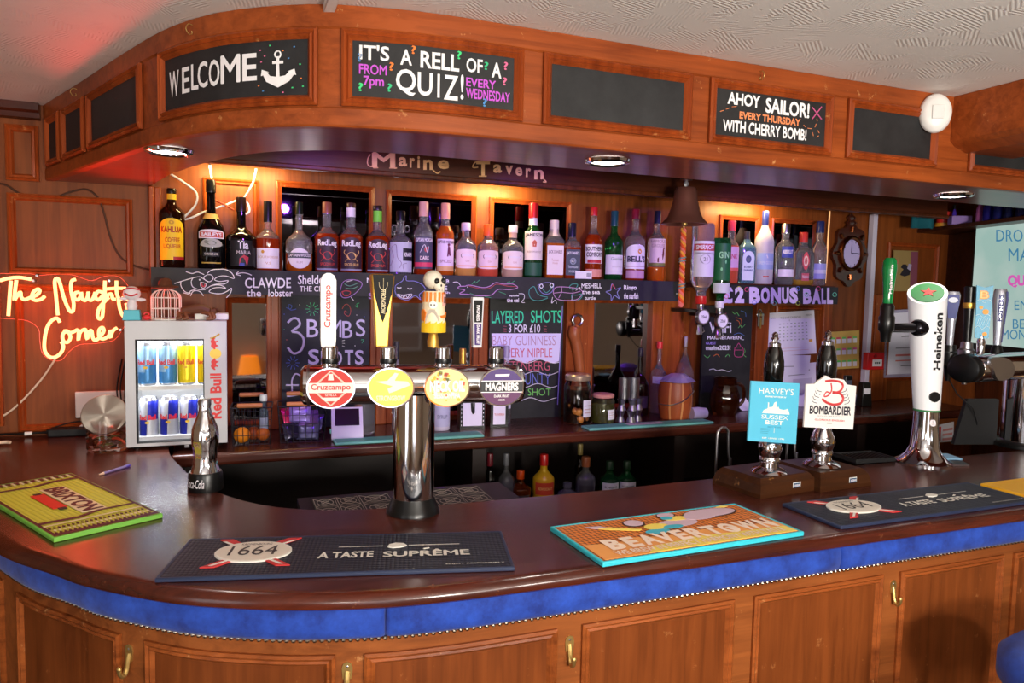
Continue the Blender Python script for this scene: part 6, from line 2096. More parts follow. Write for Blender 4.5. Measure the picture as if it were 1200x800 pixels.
# ------------------------------------------------------------------ small drinks fridge
YF = 2.42
xa, xb = at_y(147, 450, YF).x, at_y(266, 450, YF).x
zt = at_y(200, 376, YF).z
fr = thing('drinks_fridge', 'small silver glass-fronted drinks fridge lit inside, lettered up its right edge', 'fridge', ((xa + xb) / 2, YF, ZC))
Wf, Hf, Df = xb - xa, zt - ZC, .27
w2 = Wf / 2
zb0 = .012
b = MB()
t = .012
b.box((0, Df / 2 + .01, Hf - t / 2), (Wf, Df - .02, t)).box((0, Df / 2 + .01, .025), (Wf, Df - .02, .026)).box((-w2 + t / 2, Df / 2 + .01, Hf / 2), (t, Df - .02, Hf - .02)).box((w2 - t / 2, Df / 2 + .01, Hf / 2), (t, Df - .02, Hf - .02)).box((0, Df - .006, Hf / 2), (Wf, .012, Hf - .02))
b.build('cabinet', M_grey, fr, bevel=.002)
M_liner = mat('white fridge liner', (240, 240, 240), .35)
fx = lambda px: at_y(px, 450, YF).x - (xa + xb) / 2
fz = lambda py, px=195: at_y(px, py, YF).z - ZC
xo0, xo1, zo0, zo1 = fx(160), fx(240), fz(517), fz(398)
b = MB()
b.box((0, Df - .016, Hf / 2), (Wf - .03, .006, Hf - .05)).box((-w2 + .016, Df / 2 + .01, Hf / 2), (.004, Df - .04, Hf - .05)).box((w2 - .016, Df / 2 + .01, Hf / 2), (.004, Df - .04, Hf - .05)).box((0, Df / 2 + .01, Hf - .018), (Wf - .03, Df - .04, .006)).box((0, Df / 2 + .01, zo0 - .006), (Wf - .03, Df - .04, .008))
b.build('inner_liner', M_liner, fr, smooth=False)
zsh = fz(456)
MB().box((0, Df / 2 + .015, zsh), (Wf - .035, Df - .06, .005)).box((0, .024, zsh + .002), (Wf - .035, .006, .012)).build('wire_shelf', M_white, fr, smooth=False)
# door: grey frame with a glass pane and a wide lettered strip on its right side
df = MB()
fd = lambda u, v, d: Vector((u, -d, v))
xs = fx(239.5)
z0d = zb0
for (u0, u1, v0, v1) in ((-w2, xo0, z0d, Hf), (xo0, xs, zo1, Hf), (xo0, xs, z0d, zo0)):
    df.prism([(u0, v0), (u1, v0), (u1, v1), (u0, v1)], fd, -.016, .004)
dr = df.build('door_frame', M_grey, fr, bevel=.0012)
MB().prism([(xs, z0d), (w2, z0d), (w2, Hf), (xs, Hf)], fd, -.016, .007).build('lettered_strip', M_grey, fr, bevel=.0015)
st_ = [o for o in fr.children if o.name.startswith('lettered_strip')][0]
MB().moulding(fd, xo0, xs, zo0, zo1, [(-.002, .004), (.0, .0045), (.003, .002), (.003, -.012)]).build('gasket', M_blackm, fr, smooth=False)
MB().prism([(xo0, zo0), (xs, zo0), (xs, zo1), (xo0, zo1)], fd, -.008, -.004).build('glass_pane', mat('fridge door glass', (250, 252, 255), .0, 0, 1.0, 1.02, alpha=.12), fr, smooth=False)
b = MB()
xm = (xs + w2) / 2
fy = lambda py: fz(py, 252)
b.text('Red Bull', lambda u, v, d: fd(xm - v, u, .0075 + d), fy(490), -.017, fy(437), .016, .0005, .035)
zc1, zc2, zc0 = fy(402), fy(427), fy(414)
b.prism([(xm + .017 * math.cos(t * .2618), zc0 + .0155 * math.sin(t * .2618)) for t in range(24)], lambda u, v, d: fd(u, v, .0075 + d), .0, .0006, 1)
bull = [(-.020, .012), (-.012, .016), (-.002, .013), (.008, .015), (.014, .012), (.018, .006), (.024, .002), (.020, -.004), (.014, -.003), (.010, -.010), (.012, -.016), (.006, -.014), (.002, -.006), (-.006, -.005), (-.010, -.014), (-.015, -.013), (-.013, -.004), (-.018, .002), (-.026, -.004), (-.028, .002)]
for sgn, zz_ in ((1, zc1 - .002), (-1, zc2 + .004)):
    b.prism([(xm - v * .72 - .002, zz_ + sgn * (-u) * .72) for u, v in bull], lambda u, v, d: fd(u, v, .0075 + d), .0006, .0012, 0)
for s1 in (1, -1):
    stroke(b, [(xm - .014, fy(396) + .0), (xm - .004, fy(395)), (xm + .004, fy(393)), (xm + .012, fy(391))], lambda u, v, d: fd(u, v, .0078 + d), .0022, mi=1)
b.build('lettering', [ink((226, 60, 60)), ink((252, 214, 90))], st_, smooth=False, recalc=False)
for sx in (-1, 1):
    for y in (.03, Df - .03):
        MB().lathe([(.010, 0), (.012, .0125)], 14, c=(sx * (w2 - .025), y, 0)).build('foot', M_black, fr)
MB().box((.025, -.002, .006), (.014, .006, .009)).build('lock', M_steel, fr, bevel=.001)
q = Vector(fr.location)
lamp('AREA', 'fridge_lamp', (q.x - .02, q.y + .04, ZC + Hf - .026), 2.2, (.92, .96, 1), (Wf * .7, .02), aim=(q.x - .02, q.y + .055, ZC))
lamp('AREA', 'fridge_lamp', (q.x - .02, q.y + .03, ZC + zsh - .006), .9, (.92, .96, 1), (Wf * .7, .015), aim=(q.x - .02, q.y + .05, ZC))
# the cans: bands of colour change with the side of the can
CW = {'sugarfree': ((150, 190, 222), (72, 140, 200), (210, 60, 70)), 'yellow': ((250, 224, 40), (236, 204, 24), (214, 90, 40)), 'classic': ((30, 38, 150), (190, 192, 200), (214, 40, 50))}


def drink_can(px, z, kind, text, yoff):
    x = at_y(px, 450, YF + yoff).x
    rc, hc = .0262, .132
    o = thing('drink_can', text, 'can', (x, YF + yoff, z), R(-6), 'energy drink cans in the fridge')
    c1, c2, c3 = CW[kind]
    b = MB()
    n, m = 28, 10
    prof = [(rc * .86, 0), (rc, .006)] + [(rc, .006 + (hc - .016) * i / m) for i in range(1, m + 1)] + [(rc * .90, hc - .004), (rc * .88, hc)]
    vs, fs, ms = [], [], []
    for r, zz in prof:
        for j in range(n):
            a = 2 * math.pi * j / n
            tw_ = .25 * (zz / hc - .5)
            vs.append((r * math.cos(a + tw_), r * math.sin(a + tw_), zz))
    for i in range(len(prof) - 1):
        for j in range(n):
            fs.append((i * n + j, i * n + (j + 1) % n, (i + 1) * n + (j + 1) % n, (i + 1) * n + j))
            if i == 0 or i >= m + 1:
                ms.append(2)
            elif kind == 'classic':
                ms.append(((j * 4) // n + (1 if i > m * .52 else 0)) % 2)
            elif kind == 'sugarfree':
                ms.append(1 if i <= 3 or ((j * 4) // n) % 2 and i < 6 else 0)
            else:
                ms.append(0 if ((j * 4) // n + (1 if i > m * .5 else 0)) % 2 else 1)
    b.v = [Vector(v) for v in vs]
    b.f, b.m = fs, ms
    mk = lambda c, me=.35: mat('can %d %d %d' % c, c, .3, me)
    bo = b.build('can_body', [mk(c1), mk(c2), M_steel], o)
    MB().lathe([(.0001, hc - .006), (rc * .82, hc - .006), (rc * .84, hc + .0005), (rc * .89, hc + .0005)], 24, cap=False).build('lid', M_steel, o)
    tb = MB()
    tb.text('Red Bull', lambda u, v, d: Vector(((rc + d) * math.sin(u), -(rc + d) * math.cos(u), v)), -1.0, hc * .48, 1.0, hc * .60, .0006, .04)
    tb.prism([(.26 * math.cos(t * .5), hc * .42 + .004 * math.sin(t * .5)) for t in range(12)], lambda u, v, d: Vector(((rc + d) * math.sin(u), -(rc + d) * math.cos(u), v)), .0004, .0008, 1)
    tb.build('print', [ink(c3), ink((236, 190, 60))], bo, smooth=False, recalc=False)
    return o


ord_ = ('leftmost', 'second from left', 'third from left', 'rightmost')
for i, (px, kd) in enumerate(((173, 'sugarfree'), (197, 'sugarfree'), (219, 'yellow'), (242, 'yellow'))):
    drink_can(px, ZC + zsh + .0085, kd, '%s %s energy drink can on the upper fridge shelf' % (ord_[i], 'pale blue' if kd == 'sugarfree' else 'yellow'), .055)
for i, px in enumerate((174, 198, 221, 243)):
    drink_can(px, ZC + zo0 - .001, 'classic', '%s blue and silver energy drink can on the lower fridge shelf' % ord_[i], .055)
# things standing on the fridge
ztop = ZC + Hf + .0003
pf_ = at_y(155, 377, YF + .05)
kf = mpp(pf_)
o = thing('toy_figure', 'small white big-headed toy with a red grin on a pale blue base, on the fridge', 'toy', (pf_.x, YF + .05, ztop))
MB().box((0, 0, 6 * kf), (19 * kf, 18 * kf, 12 * kf), taper=.85).build('base', ink((90, 190, 206)), o, bevel=.002)
MB().lathe([(5 * kf, 12 * kf), (6 * kf, 17 * kf), (4.5 * kf, 22 * kf), (3.5 * kf, 26 * kf)], 18).ball((-8 * kf, -2 * kf, 25 * kf), (5 * kf, 2 * kf, 2 * kf)).ball((9 * kf, -2 * kf, 24 * kf), (6 * kf, 2 * kf, 2.2 * kf)).ball((0, 0, 31 * kf), (9.5 * kf, 8 * kf, 8.5 * kf), 20).build('body', ink((230, 222, 226)), o)
b = MB()
b.tube(spline([(-6.5 * kf, -6.4 * kf, 31 * kf), (-3 * kf, -7.8 * kf, 29.2 * kf), (0, -8.2 * kf, 28.6 * kf), (3 * kf, -7.8 * kf, 29.2 * kf), (6.5 * kf, -6.4 * kf, 31 * kf)], 4), 1.1 * kf, 6)
b.tube(spline([(-8.5 * kf, -3 * kf, 35.5 * kf), (0, -6.6 * kf, 37 * kf), (8.5 * kf, -3 * kf, 35.5 * kf)], 4), 1.0 * kf, 6)
b.build('red_grin', ink((206, 60, 70)), o)
o = thing('red_trinket', 'tiny red trinket between the toy figure and the birdcage', 'ornament', (at_y(172, 378, YF + .05).x, YF + .05, ztop))
MB().ball((0, 0, 3 * kf), (4.5 * kf, 3 * kf, 3 * kf)).tube([(3 * kf * math.cos(t * .5), 0, 6 * kf + 3 * kf * math.sin(t * .5)) for t in range(7)], .9 * kf, 6).build('body', ink((226, 54, 60)), o)
pc_ = at_y(195, 377, YF + .07)
kc = mpp(pc_)
o = thing('birdcage', 'miniature white wire birdcage standing on the drinks fridge', 'ornament', (pc_.x, YF + .07, ztop))
rc, hc = 16 * kc, 38 * kc
for i in range(14):
    a = 2 * math.pi * i / 14
    pts = [(rc * math.cos(a), rc * math.sin(a), .002), (rc * math.cos(a), rc * math.sin(a), hc * .68)] + [(rc * math.cos(s) * math.cos(a), rc * math.cos(s) * math.sin(a), hc * .68 + hc * .27 * math.sin(s)) for s in (.4, .8, 1.2, 1.55)]
    MB().tube(pts, .0011, 6).build('bar', M_white, o)
for z in (.003, hc * .35, hc * .68):
    MB().tube([(rc * math.cos(t * .2618), rc * math.sin(t * .2618), z) for t in range(24)], .0013, 6, closed=True).build('hoop', M_white, o)
MB().lathe([(.0001, .0), (rc, .0), (rc, .003), (.0001, .003)], 24).build('floor_plate', M_white, o)
hat = thing('brown_hat', 'little brown felt hat sitting on top of the miniature birdcage', 'ornament', (pc_.x - .002, YF + .07, ztop + hc * .955))
MB().lathe([(.0001, -.002), (15 * kc, 1 * kc), (14 * kc, 2.5 * kc), (8 * kc, 3.5 * kc), (7 * kc, 9 * kc), (4 * kc, 12 * kc), (.0001, 12.5 * kc)], 24, fn=lambda P: Vector((P.x, P.y, P.z + .06 * P.x))).build('felt', mat('brown felt', (96, 52, 30), .9), hat)
pw = at_y(247, 374, YF + .1)
o = thing('white_box', 'flat white box lying on the fridge behind the brown toy crustacean', 'box', (pw.x + .003, YF + .13, ztop))
MB().box((0, 0, .010), (.10, .10, .02)).build('body', M_white, o, bevel=.003)
o = thing('toy_crustacean', 'brown wooden toy crustacean with curled claws resting on the fridge', 'toy', (at_y(232, 372, YF + .05).x, YF + .055, ztop))
b = MB()
kk_ = mpp((0, YF, 1.4))
b.tube(spline([(-18 * kk_, 0, 9 * kk_), (-8 * kk_, 0, 12 * kk_), (4 * kk_, 0, 13 * kk_), (14 * kk_, 0, 10 * kk_), (22 * kk_, 0, 13 * kk_)], 5), [3 * kk_] + [5.5 * kk_] * 14 + [4 * kk_] * 4 + [2 * kk_] * 3, 10)
b.build('body', mat('dark brown wood toy', (96, 52, 28), .5), o)
for x0, cx in ((4, 12), (8, 16), (-14, -20), (-8, -13)):
    MB().tube(spline([(x0 * kk_, -2 * kk_, 9 * kk_), (cx * kk_, -6 * kk_, 8 * kk_), ((cx + 2) * kk_, -7 * kk_, 3.2 * kk_), ((cx - 3) * kk_, -7 * kk_, 2.0 * kk_)], 4), 2.0 * kk_, 8).build('claw', mat('brown wood toy', (120, 66, 36), .5), o)

# ------------------------------------------------------------------ chalkboards leaning under the shelf
def lean_board(name, text, q, Y, m, th=.012):
    xl, xr = at_y(q[0], (q[1] + q[3]) / 2, Y).x, at_y(q[2], (q[1] + q[3]) / 2, Y).x
    z1 = ZSB + .02 if q[1] < 358 else at_y((q[0] + q[2]) / 2, q[1], Y).z
    z0 = max(ZB + .0005, at_y((q[0] + q[2]) / 2, q[3], Y).z)
    o = thing(name, text, 'chalkboard', ((xl + xr) / 2, Y, z0))
    po = MB().box(((xl + xr) / 2, Y + th / 2, (z0 + z1) / 2), (xr - xl, th, z1 - z0)).build('board', m, o, world=True, smooth=False)
    return o, po


YL1 = 2.70
o, po = lean_board('menu_board', 'blue-black chalk menu for bombs and shots behind the white and gold pump handles', (330, 350, 433, 500), YL1, M_chalkblue)
pm = px_map(YL1)
b = MB()
LV_, GR_, RD_, BL_, WH_ = 0, 1, 2, 3, 4
stroke(b, [(337, 378), (343, 373), (349, 374), (351, 381), (342, 388), (350, 390), (356, 398), (353, 410), (344, 414), (337, 407)], pm, .0042, d=.001, mi=LV_)
words(b, 'B', 359.5, 374, 373, 395, .004, LV_, pm)
words(b, 'O', 375, 375, 385, 395, .004, LV_, pm)
words(b, 'M', 386, 375, 400, 395, .004, LV_, pm)
words(b, 'B', 401, 376, 413, 396, .004, LV_, pm)
words(b, 'S', 417, 374, 428, 394, .004, LV_, pm)
words(b, 'S', 361, 409, 374, 427, .02, LV_, pm)
words(b, 'H', 376, 411, 386, 428, .02, LV_, pm)
words(b, 'O', 388, 411, 401, 428, .02, LV_, pm)
words(b, 'T', 404, 410, 414, 427, .02, LV_, pm)
words(b, 'S', 416, 410, 426, 427, .02, LV_, pm)
stroke(b, [(352, 440), (346, 438), (342, 446), (342, 458), (336, 464), (352, 462)], pm, .003, d=.001, mi=LV_)
stroke(b, [(335, 451), (350, 451)], pm, .003, d=.001, mi=LV_)
words(b, '10', 356, 440, 374, 463, .02, LV_, pm)
for (cx, cy, r0, mi) in ((366, 362, 8, GR_), (343, 425, 8, BL_)):
    for i in range(10):
        a = i * .628
        stroke(b, [(cx + r0 * .4 * math.cos(a), cy + r0 * .4 * math.sin(a)), (cx + r0 * math.cos(a), cy + r0 * math.sin(a))], pm, .0012, d=.001, mi=mi)
stroke(b, [(335, 360), (340, 362), (342, 358), (338, 357), (340, 363), (347, 362)], pm, .001, d=.001, mi=BL_)
stroke(b, [(401, 362), (404, 357), (408, 357), (411, 363), (409, 370), (404, 368), (404, 364), (407, 366)], pm, .001, d=.001, mi=RD_)
for s_1 in ([(416, 358), (419, 360), (418, 356), (421, 355)], [(424, 402), (426, 398), (423, 398)], ):
    stroke(b, s_1, pm, .001, d=.001, mi=GR_)
for x, y, mi in ((351, 357, WH_), (333, 386, GR_), (418, 369, WH_), (416, 405, WH_), (333, 368, BL_), (336, 398, RD_), (427, 371, BL_)):
    b.ball(pm(x, y, .001), .002, 6, mi=mi)
for s in (380.5, 401):
    for dy in (-2, 1, 4):
        stroke(b, [(s, 401 + dy), (s + 3, 401 + dy * 1.3)], pm, .001, d=.001, mi=WH_)
lettering(b, 'lettering', [chalk((214, 204, 240)), chalk((80, 200, 140)), chalk((214, 100, 100)), chalk((90, 110, 200)), chalk(C_WHITE)], po, o)
YL2 = 2.70
o, po = lean_board('menu_board', 'tall chalk menu of layered shots with a white middle section', (573, 357, 659, 500), YL2, M_chalkb)
pm = px_map(YL2)
b = MB()
quadp = lambda pts, mi, d0=.0001, d1=.0003: b.prism(pts, pm, d0, d1, mi)
wave = lambda y, x0, x1, ph: [(x0 + (x1 - x0) * i / 16, y + 2.2 * math.sin(i * .95 + ph)) for i in range(17)]
quadp([(576, 390.5), (657, 390.5)] + wave(423, 655, 577, 0), 0)
words(b, 'LAYERED', 576, 364, 613.5, 378.5, .01, 1, pm)
words(b, 'SHOTS', 622, 363.5, 658, 378, .01, 1, pm)
words(b, '3 FOR £10', 596, 380, 633, 389.5, .01, 2, pm)
for x in (590, 637):
    for dy in (382, 385, 388):
        stroke(b, [(x, dy), (x + 3.5, dy + .3)], pm, .0008, d=.001, mi=3)
words(b, 'BABY GUINNESS', 577, 393, 651, 404.5, -.005, 4, pm)
words(b, 'SLIPPERY NIPPLE', 577, 408, 647, 418.5, .0, 3, pm)
words(b, 'BATTENBERG', 579, 423, 644, 434, -.005, 3, pm)
words(b, 'BOUNTY', 600, 437, 645, 450.5, -.005, 5, pm)
words(b, 'JOE SHOT', 598, 455, 645.5, 466, -.003, 6, pm)
for y, ph, x1 in ((423, 0, 655), (437, 1.2, 654), (451.5, .4, 653), (468, 2, 652)):
    stroke(b, wave(y, 577, x1, ph), pm, .0014, d=.001, mi=2)
b.prism([(658.6, 358), (659.6, 358), (653.8, 474), (652.8, 474)], pm, .0002, .0012, 7)
lettering(b, 'lettering', [chalk((224, 216, 250)), chalk((70, 220, 160)), chalk((236, 230, 240)), chalk((206, 100, 120)), chalk((190, 150, 180)), chalk((110, 120, 200)), chalk((120, 200, 100)), chalk((150, 140, 210))], po, o)
YL3 = 2.70
o, po = lean_board('menu_board', 'narrow black chalkboard giving the wifi name and password', (822, 358, 879, 500), YL3, M_chalkb)
pm = px_map(YL3)
b = MB()
words(b, 'WiFi', 831, 377, 857, 390, .015, 0, pm)
words(b, 'MARINETAVERN_', 829, 393.5, 871.5, 398, .03, 0, pm)
words(b, 'GUEST', 827, 400, 839, 403.5, .03, 1, pm)
words(b, 'marine2023!', 827, 404.5, 856, 410, .03, 0, pm)
stroke(b, [(831, 433), (836, 432), (840, 434), (846, 433), (853, 435), (857, 434)], pm, .0014, d=.001, mi=0)
for pts, mi in (([(858, 365), (861, 368), (863, 366), (866, 370)], 4), ([(868, 364), (873, 366), (874, 371)], 5), ([(862, 372), (868, 374), (869, 380)], 3), ([(863, 375), (866, 377), (867, 381)], 3), ([(865, 384), (868, 381), (869, 384), (873, 380)], 4), ([(860, 392), (866, 390), (872, 393)], 5), ([(872, 408), (873, 412), (871, 415), (874, 418)], 4),
                ([(861, 407), (870, 407), (870, 417), (861, 417), (861, 407)], 2), ([(861, 410), (870, 410)], 2), ([(863, 406), (865.5, 402), (868, 406)], 2), ([(825, 416), (829, 419), (832, 416)], 4), ([(836, 417), (840, 415), (843, 418)], 3), ([(850, 418), (853, 415), (855, 418)], 4), ([(844, 366), (848, 368), (851, 367)], 2)):
    stroke(b, pts, pm, .0011, d=.001, mi=mi)
lettering(b, 'lettering', [chalk((226, 222, 240)), chalk((150, 130, 220)), chalk((214, 80, 150)), chalk((226, 120, 60)), chalk((110, 200, 110)), chalk((90, 130, 210))], po, o)

# ------------------------------------------------------------------ back counter: baskets, till things, jars
ZBt = ZB + .0004


def spot(px, py, Y):
    p = at_y(px, py, Y)
    return Vector((p.x, Y, ZBt)), mpp(p)


def wire_basket(px0, px1, ytop, ybase, Y, text):
    p, k = spot((px0 + px1) / 2, ybase, Y)
    Wb = (px1 - px0) * k * .96
    Hb = at_y((px0 + px1) / 2, ytop, Y - .06).z - ZB
    Db = .12
    o = thing('wire_basket', text, 'basket', p, R(-4), 'wire baskets on the back counter')
    M_wire = mat('black wire', (46, 46, 52), .4, .7)
    b = MB()
    for s, y in ((1, -Db / 2), (1, Db / 2)):
        for i in range(8):
            x = -Wb / 2 + Wb * i / 7
            b.tube([(x * .88, y * .9, .003), (x, y, Hb)], .0011, 5)
        for j in range(5):
            z = .003 + (Hb - .003) * j / 4
            f_ = .88 + .12 * j / 4
            b.tube([(-Wb / 2 * f_, y * (.9 + .1 * j / 4), z), (Wb / 2 * f_, y * (.9 + .1 * j / 4), z)], .0011 if j < 4 else .002, 5)
    for x in (-Wb / 2, Wb / 2):
        for i in range(5):
            y = -Db / 2 + Db * i / 4
            b.tube([(x * .88, y * .9, .003), (x, y, Hb)], .0011, 5)
        for j in range(5):
            z = .003 + (Hb - .003) * j / 4
            b.tube([(x * (.88 + .03 * j), -Db / 2 * (.9 + .025 * j), z), (x * (.88 + .03 * j), Db / 2 * (.9 + .025 * j), z)], .0011 if j < 4 else .002, 5)
    for i in range(8):
        x = (-Wb / 2 + Wb * i / 7) * .88
        b.tube([(x, -Db * .45, .002), (x, Db * .45, .002)], .0011, 5)
    b.build('wire_frame', M_wire, o)
    for y, dz in ((-Db / 2, .008), (Db / 2, .026)):
        hw = Wb * .30
        MB().lathe([(.0065, -hw), (.0075, -hw * .8), (.0075, hw * .8), (.0065, hw)], 14, fn=lambda P, y=y, dz=dz: Vector((P.z - .004, y + P.x, Hb + dz + P.y))).build('wooden_grip', mat('pale turned wood', (190, 118, 74), .5), o)
        MB().tube([(-hw - .004, y, Hb + dz), (-hw - .004, y, Hb - .012)], .0015, 6).tube([(hw - .004, y, Hb + dz), (hw - .004, y, Hb - .012)], .0015, 6).build('grip_hook', M_wire, o)
    return o, p, k, Wb, Hb


YBK = 2.52
o, pB, kB, Wb, Hb = wire_basket(272, 319, 478, 519, YBK, 'black wire basket with wooden grips holding an orange and a small bottle, beside the fridge')
o = thing('orange', 'whole orange in the wire basket beside the fridge', 'fruit', (pB.x - Wb * .25, YBK - .022, ZBt + .004))
MB().ball((0, 0, .026), .026, 20).build('fruit_body', mat('orange peel', (236, 140, 20), .5), o)
MB().lathe([(.002, .0505), (.003, .053), (.0001, .0535)], 8).build('stalk', mat('stalk green', (90, 90, 30), .7), o)
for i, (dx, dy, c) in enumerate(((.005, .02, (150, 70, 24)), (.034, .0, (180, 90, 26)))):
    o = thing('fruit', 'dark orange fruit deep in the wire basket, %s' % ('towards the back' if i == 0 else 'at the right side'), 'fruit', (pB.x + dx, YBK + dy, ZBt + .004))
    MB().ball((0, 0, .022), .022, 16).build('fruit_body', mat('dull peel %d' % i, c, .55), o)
bottle(309, 462, 515, 11, 'small white-capped bottle leaning out of the wire basket', sh=(.6, .75), nr=.55, zc=.86, cr=.75, cap=(214, 226, 216), glass=mat('bluish glass', (110, 130, 140), .08, 0, .6), labels=[(.15, .5, 1.0, (150, 160, 180))], Y=YBK + .01, zbase=ZBt + .004, name='small_bottle', group='small bottle')
o, pB, kB, Wb, Hb = wire_basket(326, 383, 476, 517, YBK, 'black wire basket with wooden grips full of snack packets, left of the card reader')
random.seed(11)
for i, (dx, dy, dz, c, r0, nm) in enumerate(((-.035, .02, .075, (176, 26, 90), .6, 'crimson'), (-.01, .0, .082, (150, 130, 220), -.3, 'lilac'), (.02, .0, .066, (120, 80, 170), .2, 'violet'), (.035, .015, .05, (60, 50, 110), -.6, 'indigo'), (-.03, -.02, .030, (40, 36, 60), .4, 'black'), (.015, -.025, .028, (90, 90, 130), -.2, 'slate'))):
    o = thing('snack_packet', '%s foil snack packet in the wire basket left of the card reader' % nm, 'packet', (pB.x + dx, YBK + dy, ZBt + dz), r0, 'snack packets')
    vs, fs = [], []
    n = 8
    for sgn in (1, -1):
        for a in range(n + 1):
            for c_ in range(n + 1):
                u, v = a / n * 2 - 1, c_ / n * 2 - 1
                th = sgn * .011 * max(0, (1 - u ** 4) * (1 - v ** 4)) ** .6 + random.uniform(-.0012, .0012) * (1 - abs(u) ** 6) * (1 - abs(v) ** 6)
                vs.append((u * .036, th + v * .012, v * .026 + .026 * .2))
    off = (n + 1) ** 2
    for sgn in range(2):
        for a in range(n):
            for c_ in range(n):
                q0 = sgn * off + a * (n + 1) + c_
                fs.append((q0, q0 + 1, q0 + n + 2, q0 + n + 1))
    MB().add(vs, fs).build('foil', mat('foil %d' % i, c, .25, .45), o)

# card reader on a turquoise bar runner
p, k = spot(407, 512, 2.46)
o = thing('card_reader', 'pale lilac card payment terminal leaning back on the back counter', 'card reader', p, R(-6))
hh = 37 * k
prof = [(-.002, 0), (-.010, .010), (-.004, hh * .40), (.040, hh * 1.02), (.052, hh * .98), (.052, 0)]
fp = lambda w_: (lambda u, v, d: Vector((d, u, v)))
cr_ = MB().prism([(u, v) for u, v in prof], lambda u, v, d: Vector((d, u, v)), -18 * k, 18 * k).build('case', mat('lilac white plastic', (206, 196, 232), .35), o, bevel=.004)
a1, a2 = Vector((0, -.004, hh * .42)), Vector((0, .040, hh * 1.0))
yv = (a2 - a1).normalized()
fsn = lambda u, v, d: a1 + Vector((u, 0, 0)) + yv * v + Vector((0, -1, .7)).normalized() * d
Ls = (a2 - a1).length
MB().prism([(-14 * k, Ls * .10), (14 * k, Ls * .10), (14 * k, Ls * .92), (-14 * k, Ls * .92)], fsn, .001, .0025).build('screen', mat('dark screen', (24, 22, 40), .15), o, smooth=False)
MB().box((-19 * k, .01, hh * .30), (.006, .02, .014)).build('side_button', ink((120, 200, 190)), o, bevel=.002)
M_run = nub_mat('turquoise runner nubs', (96, 170, 166), 170.0, (60, 128, 126))
for x0, x1, Y, text in ((392, 565, 2.415, 'long turquoise rubber runner on the back counter behind the chrome column'), (687, 832, 2.415, 'turquoise rubber runner on the back counter in front of the jars')):
    xl, xr = at_y(x0, 515, Y).x, at_y(x1, 505, Y).x
    o = thing('bar_runner', text, 'bar mat', ((xl + xr) / 2, Y + .012, ZBt), 0, 'turquoise runners on the back counter')
    MB().box((0, 0, .004), (xr - xl, .07, .008)).build('base', mat('turquoise rubber base', (110, 180, 176), .5), o, bevel=.002)
    MB().box((0, 0, .0088), (xr - xl - .012, .058, .0016)).build('nub_field', M_run, o, smooth=False)
    b = MB()
    if x0 > 600:
        b.prism([(-.10, -.02), (.06, -.02), (.06, .02), (-.10, .02)], lambda u, v, d: Vector((u, v, .0097 + d)), 0, .0006)
        b.text('PLYMOUTH', lambda u, v, d: Vector((u, v, .0105 + d)), -.07, -.008, .03, .010, .0004, .03, 1)
        b.build('print', [ink((186, 170, 200)), ink((110, 80, 120))], o.children[0], smooth=False, recalc=False)

# glass and bottle group behind the chrome column
bottle(427, 470, 514, 24, 'plain empty glass tumbler behind the chrome column, left of it', sh=(.96, .98), nr=.97, zc=.98, cr=.97, capm=M_clear, Y=2.56, zbase=ZBt, name='glass_tumbler', group='glasses on the back counter', cat='glass')
bottle(517, 452, 508, 20, 'white syrup bottle with yellow neck behind the chrome column', sh=(.62, .80), nr=.5, zc=.80, cr=.55, glass=mat('white bottle plastic', (214, 206, 222), .3), cap=(226, 196, 70), Y=2.56, zbase=ZBt, name='syrup_bottle', group='syrup bottle', labels=[(.1, .55, 1.0, (190, 190, 214), {'art': [(t_, 'SYRUP', .2, .4, .8, .6, .02, (120, 120, 150))]})])


def napkin_caddy(px0, px1, y0, y1, Y, text, msg):
    p, k = spot((px0 + px1) / 2, y1, Y)
    w_, h_ = (px1 - px0) * k, at_y((px0 + px1) / 2, y0, Y - .03).z - ZB
    o = thing('napkin_holder', text, 'holder', p, R(-6), 'black holders of white napkins')
    b = MB()
    fb = lambda u, v, d: Vector((u, -.03 - d, v))
    b.box((0, 0, .004), (w_, .06, .008)).box((-w_ / 2 + .003, 0, h_ / 2), (.006, .06, h_)).box((w_ / 2 - .003, 0, h_ / 2), (.006, .06, h_)).box((0, .027, h_ / 2), (w_, .006, h_))
    b.moulding(fb, -w_ / 2, w_ / 2, 0, h_, [(0, 0), (.0, .003), (.010, .003), (.010, 0)])
    b.build('case', M_black, o, smooth=False)
    nb = MB().box((0, -.026, h_ / 2), (w_ - .018, .006, h_ - .02)).build('napkins', M_paper, o, smooth=False)
    b = MB()
    if msg:
        stroke(b, [(-.004, h_ * .86), (-.002, h_ * .6), (.004, h_ * .5), (.005, h_ * .86)], lambda u, v, d: fb(u, v, d), .004, d=.001)
        for i in range(7):
            b.box((w_ / 2 - .006, -.0335, .014 + i * h_ * .13), (.003, .001, .006), mi=1)
            b.box((-w_ / 2 + .004, -.0335, .014 + i * h_ * .13), (.002, .001, .006), mi=1)
    else:
        b.text('TAVERN', fb, -w_ * .28, h_ * .42, w_ * .28, h_ * .5, .001, .02, 2)
    b.build('print', [ink((20, 18, 20)), ink(WH), ink((220, 150, 140))], nb, smooth=False)
    return o


